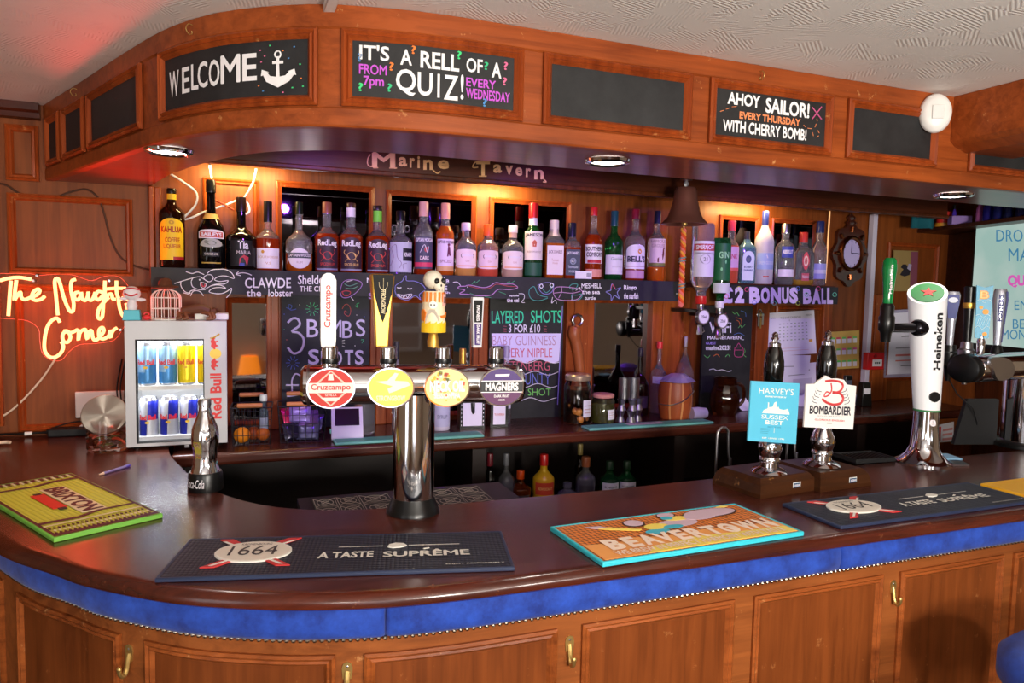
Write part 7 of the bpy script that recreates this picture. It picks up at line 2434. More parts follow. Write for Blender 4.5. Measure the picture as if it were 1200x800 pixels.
napkin_caddy(537, 566, 466, 503, 2.58, 'wide black holder of white napkins under the purple oval badge', True)
napkin_caddy(572, 593, 468, 502, 2.58, 'narrow black holder of white napkins right of the wide one', False)
bottle(592, 405, 492, 13, 'slim clear bottle with pale label standing at the left of the layered shots menu', sh=(.55, .75), nr=.5, zc=.85, cr=.6, cap=(150, 140, 170), Y=2.62, zbase=ZBt, name='slim_bottle', group='slim bottle', labels=[(.2, .5, 1.0, (210, 205, 230))])
bottle(464, 400, 495, 9, 'grey pepper mill top behind the gold pump handle', sh=(.6, .8), nr=.7, zc=.72, cr=.7, glass=mat('grey mill', (150, 146, 150), .4), cap=(60, 58, 62), Y=2.60, zbase=ZBt, name='pepper_mill', group='mill', cat='mill')
bottle(541, 408, 495, 9, 'small gold-capped bottle behind the slim pump handle', sh=(.55, .75), nr=.6, zc=.80, cr=.9, capm=M_gold, Y=2.67, zbase=ZBt, name='small_bottle', group='small gold-capped bottle')

# pickled egg jars, measures, barrel
def jar(px, y0, y1, w, Y, text, fill, lidm, name='pickle_jar', eggs=0):
    p, k = spot(px, y1, Y)
    h = at_y(px, y0, Y).z - ZB
    r0 = w / 2 * k
    o = thing(name, text, 'jar', p, R(-10), 'jars on the back counter')
    MB().lathe([(.0001, .003), (r0 * .95, 0), (r0, .01), (r0, h * .76), (r0 * .86, h * .84), (r0 * .86, h * .90)], 28, sq=.0, cap=False).build('glass_body', M_clear, o)
    MB().lathe([(.0001, h * .88), (r0 * .92, h * .88), (r0 * .95, h * .92), (r0 * .95, h * .97), (r0 * .85, h), (.0001, h)], 28).build('lid', lidm, o)
    if eggs:
        MB().lathe([(.0001, .006), (r0 * .90, .006), (r0 * .93, h * .70), (.0001, h * .70)], 24).build('vinegar', mat('dark vinegar', (60, 30, 14), .1, 0, .6), o)
        for i in range(eggs):
            a = 2.4 * i
            z = .024 + .024 * (i // 3) + .004 * (i % 3)
            MB().ball((r0 * .62 * math.sin(a), -r0 * .80 * abs(math.cos(a)) - .002, z), (.014, .012, .016), 14).build('egg', mat('pickled egg', (196, 130, 60), .3), o)
    else:
        MB().lathe([(.0001, .006), (r0 * .97, .006), (r0 * .97, h * .70), (.0001, h * .72)], 24).build('pickles', fill, o)
    fl_ = lambda u, v, d: Vector(((r0 * 1.01 + d) * math.sin(u), -(r0 * 1.01 + d) * math.cos(u), v))
    lb = MB().sheet(fl_, .15, 1.05, h * .16, h * .50, 0, nu=6).build('label', M_paper, o)
    b = MB()
    for i in range(3):
        b.sheet(fl_, .25, .9, h * (.24 + .07 * i), h * (.255 + .07 * i), .0005, nu=4)
    b.build('print', ink((200, 160, 150)), lb, smooth=False, recalc=False)
    return o


M_oliv = mat('green gherkins', (92, 90, 30), .4)
n1 = nd(M_oliv, 'ShaderNodeTexVoronoi', Scale=70.0)
cr1 = nd(M_oliv, 'ShaderNodeValToRGB')
cr1.color_ramp.elements[0].color = lin((120, 116, 40))
cr1.color_ramp.elements[1].color = lin((44, 46, 14))
lk(M_oliv, n1.outputs['Distance'], cr1.inputs[0])
lk(M_oliv, cr1.outputs[0], pr(M_oliv).inputs['Base Color'])
jar(676, 438, 498, 32, 2.55, 'tall jar of pickled eggs in dark vinegar below the wooden bottle opener', None, mat('pale jar lid', (206, 180, 150), .3, .6), eggs=8)
jar(706, 461, 496, 27, 2.53, 'short jar of green gherkins right of the pickled eggs', M_oliv, mat('pink jar lid', (206, 140, 130), .4))
p, k = spot(738, 494, 2.54)
for i, (dx, dy, dz, big) in enumerate(((-13, 0, 0, 0), (-2, -6, 0, 0), (10, 0, 0, 0), (16, 10, 0, 0), (-7, 3, 26, 1), (7, 5, 26, 1), (-11, 1, 13, 0), (1, -3, 13, 0), (12, 2, 13, 0))):
    pos = ('bottom row, far left', 'bottom row, at the front', 'bottom row, right of the front one', 'bottom row, far right at the back', 'tall one on top, left', 'tall one on top, right', 'middle row, left', 'middle row, centre', 'middle row, right')[i]
    o = thing('spirit_measure_cup', 'stainless measure in the stack by the gherkin jar, %s' % pos, 'measure', (p.x + dx * k, 2.54 + dy * k, ZBt + dz * k), 0, 'stainless measures')
    r0 = (5.6 if not big else 6.6) * k
    hh_ = (13 if not big else 24) * k
    if big:
        MB().lathe([(r0 * .9, 0), (r0, .002), (r0, hh_), (r0 * .94, hh_), (r0 * .9, .006), (.0001, .005)], 22).build('cup', M_steel, o)
    else:
        MB().lathe([(r0, 0), (r0 * .6, hh_ * .48), (r0 * .95, hh_), (r0 * .88, hh_), (.0001, hh_ * .55)], 22).build('cup', M_steel, o)
p, k = spot(790, 494, 2.55)
hB = 43 * k
o = thing('ice_barrel', 'turned wooden ice barrel with metal handle and pale staves, foil lid on top', 'barrel', p, R(-8))
M_barrel = mat('orange barrel wood', (156, 76, 34), .4)
rB = 20 * k
pfb = [(.0001, 0), (rB * .82, 0), (rB * .96, hB * .3), (rB, hB * .55), (rB * .96, hB * .8), (rB * .88, hB), (.0001, hB)]
b = MB().lathe(pfb, 36)
ko = b.build('barrel', M_barrel, o)
for a in (-.75, 0, .75):
    s = MB()
    rr_ = lambda v: (rB * (.82 + .18 * math.sin(min(1, v / hB * 1.05 + .05) * 2.3) * 1.0)) * 1.015
    prof2 = [(rB * .82, 0), (rB * .96, hB * .3), (rB, hB * .55), (rB * .96, hB * .8), (rB * .88, hB)]
    vs, fs = [], []
    for r_i, z_i in prof2:
        for da in (-.06, .06):
            vs.append(((r_i * 1.012) * math.sin(a + da), -(r_i * 1.012) * math.cos(a + da), z_i))
    for i in range(4):
        fs.append((2 * i, 2 * i + 1, 2 * i + 3, 2 * i + 2))
    s.add(vs, fs).build('pale_stave', mat('pale barrel stave', (206, 140, 80), .45), ko)
MB().tube(spline([(-rB * 1.03, -.002, hB * .40), (-rB * .7, -rB * .85, hB * .42), (0, -rB * 1.12, hB * .55), (rB * .7, -rB * .85, hB * .76), (rB * .75, -rB * .72, hB * .80)], 5), .0022, 7).build('handle', M_steel, o)
o = thing('foil_lid', 'crumpled violet-lit metal lid resting on the wooden ice barrel', 'lid', (p.x + 3 * k, p.y, p.z + hB + .0003))
b = MB()
random.seed(2)
vs, fs = [(0, 0, .034)], []
for ring, (r_, z_) in enumerate(((8, .030), (15, .017), (20, .001))):
    for j in range(16):
        a = j * .3927
        rr2 = r_ * k * (1 + random.uniform(-.08, .08))
        vs.append((rr2 * math.cos(a), rr2 * math.sin(a), z_ + random.uniform(-.0, .003)))
for j in range(16):
    fs.append((0, 1 + j, 1 + (j + 1) % 16))
    for ring in range(2):
        q0 = 1 + ring * 16
        fs.append((q0 + j, q0 + 16 + j, q0 + 16 + (j + 1) % 16, q0 + (j + 1) % 16))
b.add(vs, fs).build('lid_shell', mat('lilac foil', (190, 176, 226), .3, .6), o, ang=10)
MB().tube([(-32 * k, -.006, .004), (0, -.010, .006)], .003, 8).build('tongs_arm', M_steel, o)
# decanter-like bottles between measures and barrel
bottle(748, 408, 494, 22, 'dark round-bellied bottle with gold glints behind the stainless measures', sh=(.42, .68), nr=.26, zc=.88, cr=.3, glass=G_BROWN, cap=(40, 26, 40), Y=2.66, zbase=ZBt, group='bottles behind the barrel', labels=[(.12, .3, .8, (60, 40, 60))])
bottle(770, 400, 494, 20, 'clear bell-shaped bottle with red stopper behind the wooden barrel', sh=(.50, .72), nr=.22, zc=.90, cr=.35, cap=(214, 40, 50), Y=2.69, zbase=ZBt, group='bottles behind the barrel', labels=[(.42, .52, 1.0, (190, 190, 200))])
bottle(800, 394, 494, 22, 'clear conical bottle with tall pourer behind the wooden barrel', sh=(.45, .85), nr=.16, zc=.86, cr=.2, cap=(180, 170, 180), Y=2.69, zbase=ZBt, group='bottles behind the barrel')
# smoked glass pot
p, k = spot(848, 490, 2.56)
o = thing('amber_jug', 'amber glass jug with dimpled sides and ring handle under the wifi board', 'jug', p, R(-15))
hJ = 44 * k
MB().lathe([(.0001, .003), (13 * k, 0), (17 * k, hJ * .25), (17 * k, hJ * .55), (13 * k, hJ * .82), (13.5 * k, hJ), (12.5 * k, hJ), (12 * k, hJ * .82), (15.5 * k, hJ * .5), (12 * k, hJ * .1), (.0001, hJ * .08)], 12).build('glass_body', mat('amber jug glass', (84, 36, 14), .06, 0, .8), o, ang=20)
MB().tube(spline([(13 * k, 0, hJ * .85), (22 * k, 0, hJ * .75), (23 * k, 0, hJ * .4), (15 * k, 0, hJ * .2)], 5), 2 * k, 8).build('handle', mat('amber jug glass', (84, 36, 14), .06, 0, .8), o)
p, k = spot(818, 490, 2.50)
o = thing('white_cup', 'small pale cup on its side at the end of the turquoise runner', 'cup', (p.x, 2.50, ZBt + 7 * k))
MB().lathe([(7 * k, -10 * k), (7.4 * k, 0), (6 * k, 10 * k), (5.4 * k, 10 * k), (6.4 * k, -9 * k)], 20, fn=lambda P: Vector((P.z, P.x, P.y))).build('cup_body', mat('lilac cup', (170, 160, 190), .4), o)
# bottle opener on the pilaster
pz = at_y(676, 380, YW - .05)
k = mpp(pz)
o = thing('bottle_opener', 'big wooden-handled bottle opener fixed to the wooden pilaster', 'opener', (pz.x, YW - .045, pz.z))
MB().tube(spline([(0, -.006, -2 * k), (-4 * k, -.012, -10 * k), (1 * k, -.012, -30 * k), (6 * k, -.010, -62 * k)], 5), [4.5 * k] * 3 + [7.5 * k] * 4 + [6.5 * k] * 4 + [6 * k] * 4 + [4 * k], 12).build('wooden_handle', mat('orange handle wood', (170, 92, 46), .4), o)
MB().tube([(6.5 * k * math.cos(t), -.010, 5 * k + 6.5 * k * math.sin(t)) for t in (0, .8, 1.57, 2.4, 3.14, 3.9, 4.7, 5.5)], 1.6 * k, 8, closed=True).build('steel_ring', M_steel, o)

# ------------------------------------------------------------------ papers, hooks and signs on the wall
YP = YW - .012


def paper(name, text, cat, quad, Y, m=None, art=(), th=.0008, group=None):
    pts = [at_y(x, y, Y) for x, y in quad]
    c = sum(pts, Vector()) / 4
    o = thing(name, text, cat, c, 0, group)
    f = quad_map(*pts)
    po = MB().prism([(0, 0), (1, 0), (1, 1), (0, 1)], f, -th, 0).build('sheet', m or M_paper, o, world=True, smooth=False)
    cols, b = [], MB()
    for it in art:
        if it[-1] not in cols:
            cols.append(it[-1])
        mi = cols.index(it[-1])
        if it[0] == 't':
            b.text(it[1], f, it[2], it[3], it[4], it[5], .0006, it[6], mi)
        elif it[0] == 'b':
            b.sheet(f, it[1], it[3], it[2], it[4], .0005, mi=mi)
    if b.v:
        lettering(b, 'print', [ink(c_) for c_ in cols], po, o)
    return o, f, po


GY = (150, 144, 160)
art = [('t', 'THE SHIPS CALENDAR', .30, .84, .72, .89, .0, GY), ('b', .48, .78, .49, .82, GY), ('t', 'TIDES', .08, .86, .2, .89, 0, GY), ('t', 'MOON', .82, .88, .94, .91, 0, GY)]
for i in range(8):
    for j in range(6):
        art.append(('b', .28 + i * .075, .34 + j * .075, .315 + i * .075, .365 + j * .075, ((170, 190, 160), (190, 180, 200), (160, 160, 180))[(i + j) % 3]))
art += [('b', .86, .28, .93, .34, (226, 170, 80)), ('b', .3, .16, .8, .17, (220, 180, 190)), ('b', .3, .10, .85, .11, (220, 180, 190))]
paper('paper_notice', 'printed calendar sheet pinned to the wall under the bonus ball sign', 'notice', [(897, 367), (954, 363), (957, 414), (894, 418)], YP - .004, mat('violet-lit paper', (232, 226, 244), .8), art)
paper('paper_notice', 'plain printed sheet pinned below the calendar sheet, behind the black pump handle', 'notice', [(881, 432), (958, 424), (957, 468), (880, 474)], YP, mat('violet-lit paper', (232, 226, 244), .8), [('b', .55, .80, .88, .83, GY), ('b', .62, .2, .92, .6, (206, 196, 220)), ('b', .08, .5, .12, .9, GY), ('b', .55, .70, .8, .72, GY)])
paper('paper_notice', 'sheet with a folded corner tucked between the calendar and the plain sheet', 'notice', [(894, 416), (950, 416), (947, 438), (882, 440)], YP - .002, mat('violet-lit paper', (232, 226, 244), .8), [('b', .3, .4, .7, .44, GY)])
art = []
for j, (v, c_) in enumerate(((.80, (214, 70, 90)), (.50, (226, 90, 150)), (.18, (90, 200, 90)))):
    for i in range(5):
        art.append(('b', .12 + i * .17, v - .12, .24 + i * .17, v, (226, 220, 226)))
        art.append(('b', .12 + i * .17, v, .24 + i * .17, v + .05, c_ if (i + j) % 2 else (110, 190, 90)))
paper('tally_board', 'yellowed board with rows of small white tags and coloured pins beside the white pump clip', 'notice board', [(969, 389), (1007, 387), (1007, 431), (969, 433)], YP - .003, mat('yellowed card', (206, 168, 84), .6), art, th=.004)
# framed notice
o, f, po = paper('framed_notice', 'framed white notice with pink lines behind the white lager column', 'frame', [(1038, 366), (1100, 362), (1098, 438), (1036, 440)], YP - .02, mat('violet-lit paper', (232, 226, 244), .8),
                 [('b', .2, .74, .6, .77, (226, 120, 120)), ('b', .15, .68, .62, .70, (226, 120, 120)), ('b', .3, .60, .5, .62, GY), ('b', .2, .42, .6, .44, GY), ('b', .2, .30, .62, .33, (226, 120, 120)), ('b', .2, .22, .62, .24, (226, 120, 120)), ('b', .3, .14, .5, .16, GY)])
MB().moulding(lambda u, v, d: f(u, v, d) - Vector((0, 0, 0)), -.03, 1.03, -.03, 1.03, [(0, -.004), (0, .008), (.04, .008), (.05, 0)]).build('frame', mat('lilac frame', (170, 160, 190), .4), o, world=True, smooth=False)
# small bird picture
o, f, po = paper('bird_picture', 'small upright picture of a dark bird on a mottled yellow ground', 'picture', [(1048, 293), (1076, 294), (1074, 341), (1047, 341)], YP - .012, mat('mottled yellow board', (156, 128, 78), .6), [('b', .70, .02, 1.0, .98, (130, 70, 90))], th=.008)
b = MB()
b.prism([(.25, .40), (.45, .36), (.66, .40), (.70, .52), (.58, .60), (.50, .66), (.36, .66), (.28, .58), (.40, .54), (.34, .48)], f, .0004, .0012, 0)
b.prism([(.55, .56), (.70, .50), (.74, .66), (.62, .68)], f, .0006, .0014, 1)
lettering(b, 'bird', [ink((40, 36, 44)), ink((170, 160, 190))], po, o)
# wall clock in an ornate wooden ship's wheel case
pc = at_y(998, 297, YW - .03)
k = mpp(pc)
o = thing('wall_clock', 'round violet-lit clock set in a dark carved wooden surround', 'clock', (pc.x, YW - .002, pc.z))
fk = lambda u, v, d: Vector((u * k, -d, v * k))
M_case = mat('dark polished case', (70, 28, 16), .25, coat=.4)
case = [((25 + 2.5 * math.cos(8 * a)) * math.sin(a), (36 + 2 * math.cos(8 * a)) * math.cos(a) - 1) for a in [i * .1309 for i in range(48)]]
MB().prism(case, fk, .002, .022).build('case', M_case, o, bevel=.004)
MB().tube([(15.5 * k * math.sin(a), -.028, 18.5 * k * math.cos(a) - .0) for a in [i * .1963 for i in range(32)]], 2.4 * k, 8, closed=True).build('copper_bezel', M_copper, o)
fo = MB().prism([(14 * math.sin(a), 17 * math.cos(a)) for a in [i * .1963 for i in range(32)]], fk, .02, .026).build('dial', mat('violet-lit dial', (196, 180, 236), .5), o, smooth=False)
b = MB()
for i in range(12):
    a = i * math.pi / 6
    b.prism([(12 * math.sin(a) - .5, 14.6 * math.cos(a) - .9), (12 * math.sin(a) + .5, 14.6 * math.cos(a) - .9), (12 * math.sin(a) + .5, 14.6 * math.cos(a) + .9), (12 * math.sin(a) - .5, 14.6 * math.cos(a) + .9)], fk, .026, .027)
b.prism([(-.5, 0), (.5, 0), (.2, 13), (-.2, 13)], fk, .027, .028)
b.prism([(0, -.8), (9.5, .2), (9.5, .9), (0, .8)], fk, .027, .028)
b.build('hands', ink((40, 24, 80)), fo, smooth=False)
for a in range(8):
    MB().tube([(20 * k * math.sin(a * .785), -.024, 25 * k * math.cos(a * .785)), (24 * k * math.sin(a * .785), -.028, 31 * k * math.cos(a * .785))], [2.6 * k, 1.6 * k], 10).build('spoke_knob', M_copper, o)
MB().lathe([(6 * k, 0), (9 * k, 3 * k), (5 * k, 6 * k), (7 * k, 9 * k), (2 * k, 13 * k), (.0001, 14 * k)], 20, fn=lambda P: Vector((P.x, -.014 + P.y * .4, P.z + 33 * k))).build('finial', M_case, o)
# pale upright conduits, red switch box, key bunch
pz0, pz1 = at_y(1027, 251, 2.72), at_y(1022, 470, 2.72)
o = thing('wall_conduit', 'upright white conduit on the wall behind the green tap handle', 'conduit', (pz0.x, 2.735, ZB))
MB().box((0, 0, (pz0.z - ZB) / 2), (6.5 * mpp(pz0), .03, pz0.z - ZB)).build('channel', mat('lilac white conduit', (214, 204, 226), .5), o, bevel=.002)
pl = at_y(970, 290, 2.73)
o = thing('light_strip', 'thin warm glowing tube on the wall left of the carved clock', 'light strip', (pl.x, 2.735, at_y(967, 332, 2.73).z))
MB().tube([(0, 0, 0), (.002, 0, .08), (.006, 0, at_y(971, 247, 2.73).z - at_y(967, 332, 2.73).z)], .0035, 8).build('tube', mat('dim warm tube', (255, 210, 160), .4, emit=(255, 180, 110), es=.7), o)
pr_ = at_y(1026, 423, 2.70)
k = mpp(pr_)
o = thing('switch_box', 'red switch box with white label on the conduit below the green tap handle', 'switch', (pr_.x, 2.712, pr_.z))
MB().box((0, 0, 0), (26 * k, .03, 20 * k)).build('box', ink((206, 30, 36), .35), o, bevel=.003)
nb = MB().box((2 * k, -.0155, -2 * k), (15 * k, .001, 8 * k)).build('label', M_paper, o, smooth=False)
b = MB()
for i in range(3):
    b.box((2 * k + (i - 1) * 3 * k, -.0162, -2 * k), (2 * k, .0006, 2.2 * k))
b.build('print', ink((60, 60, 70)), nb, smooth=False)
MB().lathe([(.0001, 0), (2.2 * k, 0), (2.0 * k, .005), (.0001, .006)], 14, fn=lambda P: Vector((P.x - 2 * k, -.015 - P.z, P.y + 6 * k))).build('button', ink((150, 20, 26)), o)
pk_ = at_y(894, 372, 2.70)
k = mpp(pk_)
o = thing('key_bunch', 'bunch of keys and tags hanging at the left edge of the calendar sheet', 'keys', (pk_.x, 2.722, pk_.z + 10 * k))
MB().tube([(2.5 * k * math.cos(t), 0, -3 * k + 2.5 * k * math.sin(t)) for t in (0, 1.05, 2.1, 3.14, 4.2, 5.2)], .5 * k, 6, closed=True).build('ring', M_steel, o)
for dx, dz, m_ in ((-2, -14, M_steel), (1, -17, M_brass), (3.5, -12, M_steel)):
    MB().box((dx * k, -.002 - abs(dx) * .001, (dz - 4) * k / 1 * .8), (2.2 * k, .002, 12 * k)).ball((dx * k, -.002, -7 * k), (2.6 * k, .002, 2.6 * k), 10).build('key', m_, o)
# handset, papers and clutter at the right of the back counter
p, k = spot(992, 474, 2.62)
o = thing('phone_handset', 'black cordless phone handset standing in its cradle behind the white pump clip', 'phone', p, R(-10))
MB().box((0, 0, 18 * k), (10 * k, .02, 36 * k)).build('handset', M_black, o, bevel=.005, seg=3)
MB().box((0, 0, 5 * k), (15 * k, .05, 10 * k), taper=.8).build('cradle', M_black, o, bevel=.003)
MB().box((0, -.0108, 26 * k), (7 * k, .001, 9 * k)).build('screen', mat('grey screen', (80, 82, 96), .2), o, smooth=False)
p, k = spot(1012, 474, 2.60)
o = thing('stapler_box', 'dark desk gadget with white label beside the phone handset', 'gadget', p, R(-10))
MB().box((0, 0, 14 * k), (14 * k, .05, 28 * k), taper=.7).build('body', M_black, o, bevel=.004)
MB().box((0, -.0205, 17 * k), (9 * k, .0012, 8 * k)).build('label', M_paper, o, smooth=False)
for i, (x0, y0, rz_, text) in enumerate(((872, 478, .5, 'crumpled lilac paper lying right of the amber jug'), (944, 480, -.5, 'loose sheet slumped behind the blue pump clip'), (1000, 470, .3, 'loose sheet propped behind the phone handset'))):
    p, k = spot(x0, y0 + 8, 2.66)
    o = thing('loose_paper', text, 'paper', p, rz_, 'loose papers on the back counter')
    vs, fs = [], []
    for a in range(7):
        for c_ in range(7):
            u, v = a / 6 - .5, c_ / 6
            vs.append((u * .10, .05 * v - .02 + .008 * math.sin(u * 9 + i), .001 + .06 * v ** 1.3 * (1 - .25 * math.cos(u * 6 + i)) * (1 if i else .7)))
    for a in range(6):
        for c_ in range(6):
            q0 = a * 7 + c_
            fs.append((q0, q0 + 1, q0 + 8, q0 + 7))
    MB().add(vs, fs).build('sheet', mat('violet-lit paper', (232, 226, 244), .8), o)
p = at_y(1098, 505, 2.745)
paper('floor_notice', 'small red and white grid notice low on the wall right of the lager column', 'notice', [(1092, 500), (1118, 494), (1117, 517), (1091, 519)], 2.36, M_paper, [('b', .05, .1, .42, .9, (206, 50, 50)), ('b', .12, .5, .36, .8, (236, 226, 226)), ('b', .5, .1, .95, .22, (226, 150, 150)), ('b', .5, .35, .95, .47, (226, 150, 150)), ('b', .5, .6, .95, .72, (226, 150, 150))], th=.004)

# ------------------------------------------------------------------ television and the shelf above it
A0 = Vector((3.30, 2.41, 0))
dirv = Vector((-math.sin(R(17)), -math.cos(R(17)), 0))
nrm = Vector((dirv.y, -dirv.x, 0))
if nrm.dot(Vector((-1, 0, 0))) < 0:
    nrm = -nrm


def at_plane(px, py, P0, N):
    d = ray(px, py)
    return CAM + d * ((P0 - CAM).dot(N) / d.dot(N))


pTL, pBL = at_plane(1144.5, 265.5, A0, nrm), at_plane(1135, 401, A0, nrm)
zT, zBm = pTL.z, pBL.z
Ltv = .66
tv = thing('television', 'wall television angled towards the bar, showing a pale green notice with blue lettering', 'television', (pTL.x, pTL.y, zBm))
o0 = Vector((pTL.x, pTL.y, 0))
ft = lambda u, v, d: o0 + dirv * u + nrm * d + Vector((0, 0, v))
MB().prism([(-.014, zBm - .02), (Ltv + .014, zBm - .02), (Ltv + .014, zT + .014), (-.014, zT + .014)], ft, -.05, -.001).build('casing', M_black, tv, world=True, bevel=.003)
M_scr = mat('lit television screen', (10, 12, 12), .2, emit=(176, 206, 196), es=.78)
tcs = nd(M_scr, 'ShaderNodeTexCoord')
ns = nd(M_scr, 'ShaderNodeTexNoise', Scale=3.0, Detail=4.0)
lk(M_scr, tcs.outputs['Object'], ns.inputs['Vector'])
crs = nd(M_scr, 'ShaderNodeValToRGB')
crs.color_ramp.elements[0].position = .35
crs.color_ramp.elements[0].color = lin((176, 212, 202))
crs.color_ramp.elements[1].position = .65
crs.color_ramp.elements[1].color = lin((220, 232, 224))
lk(M_scr, ns.outputs[0], crs.inputs[0])
lk(M_scr, crs.outputs[0], pr(M_scr).inputs['Emission Color'])
scr = MB().prism([(0, zBm), (Ltv, zBm), (Ltv, zT), (0, zT)], ft, -.001, .001).build('screen', M_scr, tv, world=True, smooth=False)
b = MB()
pt_ = lambda x, y, d: at_plane(x, y, A0 + nrm * .002, nrm) + nrm * d


def tvw(body, x0, y0, x1, y1, mi, bold=.0):
    b.text(body, lambda u, v, d: pt_(u, -v, d), x0, -y1, x1, -y0, .0006, bold, mi)


tvw('DROP IN', 1167.5, 269, 1226, 283, 0)
tvw('MARINE', 1182, 291, 1246, 306, 0)
tvw('QUIZ NIGHT', 1181, 322, 1260, 337, 1, .06)
tvw('ENTRY', 1189, 352, 1232, 363, 0)
tvw('BETWEEN', 1187, 374, 1250, 385, 0)
tvw('MONDAYS', 1174, 386, 1234, 397.5, 0)
lettering(b, 'screen_lettering', [mat('screen blue', (10, 20, 40), .4, emit=(70, 140, 180), es=.8), mat('screen magenta', (30, 8, 24), .4, emit=(224, 100, 190), es=.9)], scr, tv)
shp = at_plane(1098, 263, A0 + nrm * .02, nrm)
us = lambda px, py, off=.03: (at_plane(px, py, A0 + nrm * off, nrm) - o0)
zsh2 = at_plane(1150, 259, A0 + nrm * .10, nrm).z
sh3 = thing('high_shelf', 'dark shelf above the television carrying teal cloth and violet-lit clutter', 'shelf', (o0.x, o0.y, zsh2))
MB().prism([(-.42, zsh2 - .018), (.60, zsh2 - .018), (.60, zsh2), (-.42, zsh2)], ft, -.12, .10).build('plank', M_dark, sh3, world=True, smooth=False)
MB().prism([(-.42, zBm - .1), (Ltv, zBm - .1), (Ltv, zsh2 - .018), (-.42, zsh2 - .018)], ft, -.14, -.12).build('back_panel', M_dark, sh3, world=True, smooth=False)


def on_shelf(px):
    q = at_plane(px, 255, A0 + nrm * .07, nrm)
    return Vector((q.x, q.y, zsh2 + .0004)), mpp(q)


p, k = on_shelf(1085)
q = at_y(1080, 252, 2.62)
o = thing('teal_cloth', 'teal cloth hanging at the left end of the high shelf', 'cloth', (q.x, 2.60, at_y(1088, 268, 2.60).z))
kq = mpp(q)
vs, fs = [], []
for i in range(21):
    u = i / 20
    x = (-20 + 44 * u) * kq
    y = .02 * math.sin(u * 9) + .01 * math.sin(u * 23)
    vs += [(x, y, (0 + 5 * (u > .7) * (u - .7) * 10) * kq), (x, y * .6, 40 * kq)]
for i in range(20):
    fs.append((2 * i, 2 * i + 2, 2 * i + 3, 2 * i + 1))
oc = MB().add(vs, fs).build('cloth', mat('teal cloth', (16, 92, 104), .85), o)
oc.modifiers.new('thickness', 'SOLIDIFY').thickness = .004
p, k = on_shelf(1106)
o = thing('red_tub', 'red tub with yellow base on the high shelf', 'tub', p)
MB().lathe([(7 * k, 4 * k), (9.5 * k, 17 * k), (8.6 * k, 17 * k), (6 * k, 6 * k), (.0001, 6 * k)], 20).build('tub', ink((206, 40, 34), .4), o)
MB().lathe([(.0001, 0), (9 * k, 0), (9 * k, 4 * k), (.0001, 4 * k)], 20).build('base', ink((206, 140, 40), .4), o)
p, k = on_shelf(1125)
o = thing('lilac_box', 'lilac box with a violet pen standing behind it on the high shelf', 'box', p, R(60))
MB().box((0, 0, 5 * k), (.05, 22 * k, 10 * k)).build('box', ink((150, 120, 190), .5), o, bevel=.003)
for i, (px, r0, h0, c_, text) in enumerate(((1118, 2.2, 24, (90, 60, 200), 'slim violet tube on the high shelf behind the lilac box'), (1148, 4, 26, (170, 90, 150), 'pinkish bottle on the high shelf'), (1158, 6, 26, (36, 30, 120), 'dark blue bottle beside the pinkish one on the high shelf'), (1170, 6, 25, (30, 34, 100), 'second dark blue bottle on the high shelf'), (1182, 5, 23, (26, 30, 70), 'third dark blue bottle on the high shelf, near the frame edge'), (1196, 5.5, 22, (24, 26, 60), 'blue-black bottle on the high shelf at the frame edge'))):
    p, k = on_shelf(px)
    o = thing('shelf_bottle', text, 'bottle', p, 0, 'bottles on the high shelf')
    MB().lathe([(.0001, 0), (r0 * k, 0), (r0 * k, h0 * .6 * k), (r0 * .5 * k, h0 * .8 * k), (.0001, h0 * .8 * k)], 18).build('glass', mat('shelf bottle %d' % i, c_, .12, 0, .2), o)
    MB().lathe([(r0 * .55 * k, h0 * .78 * k), (r0 * .55 * k, h0 * k), (.0001, h0 * k)], 14).build('cap', M_black, o)

# ------------------------------------------------------------------ bottles on the dark shelf under the back counter
ZL = .7505
lowg = 'bottles under the back counter'
for px, top, w, glass, capc, text, lab, nr in (
        (573, 531, 16, G_BLACK, (110, 24, 36), 'dark bottle with dull red neck under the back counter, far left', None, .4),
        (592, 531, 20, mat('dusty clear glass', (120, 120, 124), .2, 0, .5), (110, 110, 116), 'broad clear bottle under the back counter', None, .3),
        (609, 551, 25, mat('dark amber glass', (120, 50, 10), .08, 0, .6), (236, 84, 20), 'round amber bottle with bright orange cap under the back counter', None, .32),
        (636, 532, 25, mat('advocaat', (236, 186, 40), .25), (196, 30, 28), 'yellow egg liqueur bottle with tall red cap under the back counter', (214, 70, 40), .34),
        (664, 565, 22, mat('dusty clear glass', (120, 120, 124), .2, 0, .5), (90, 90, 96), 'low clear bottle between the egg liqueur and the copper-necked bottle', None, .4),
        (685, 535, 23, mat('dusty clear glass', (120, 120, 124), .2, 0, .5), (176, 96, 60), 'clear bottle with copper neck under the back counter', None, .38),
        (678, 520, 12, G_BROWN, (160, 140, 80), 'slim brown bottle with tan neck behind the copper-necked bottle', None, .45),
        (713, 540, 22, G_GREEN, (30, 60, 40), 'green bottle with slanted white label under the back counter, left of its twin', (226, 222, 226), .36),
        (733, 540, 22, G_GREEN, (30, 60, 40), 'green bottle with slanted white label under the back counter, rightmost', (226, 222, 226), .36)):
    Y = 2.50 if 'behind' not in text else 2.60
    q = at_y(px, top, Y)
    if lab:
        lbs = [(.30, .52, 1.0, lab, {'art': [(t_, 'SCHNAPPS' if px > 700 else 'ADVOCAAT', .15, .4, .85, .62, .02, (40, 60, 50) if px > 700 else (244, 210, 120))]})]
    else:
        lbs = [(.25, .45, .8, (60, 56, 60))] if px not in (608, 636) else []
    bottle(px, top, 600, w, text, sh=(.55, .74), nr=nr, zc=.80, cr=nr * 1.15, glass=glass, cap=capc, labels=lbs, Y=Y, zbase=ZL, group=lowg, shelf_h=q.z - ZL, name='liqueur_bottle')
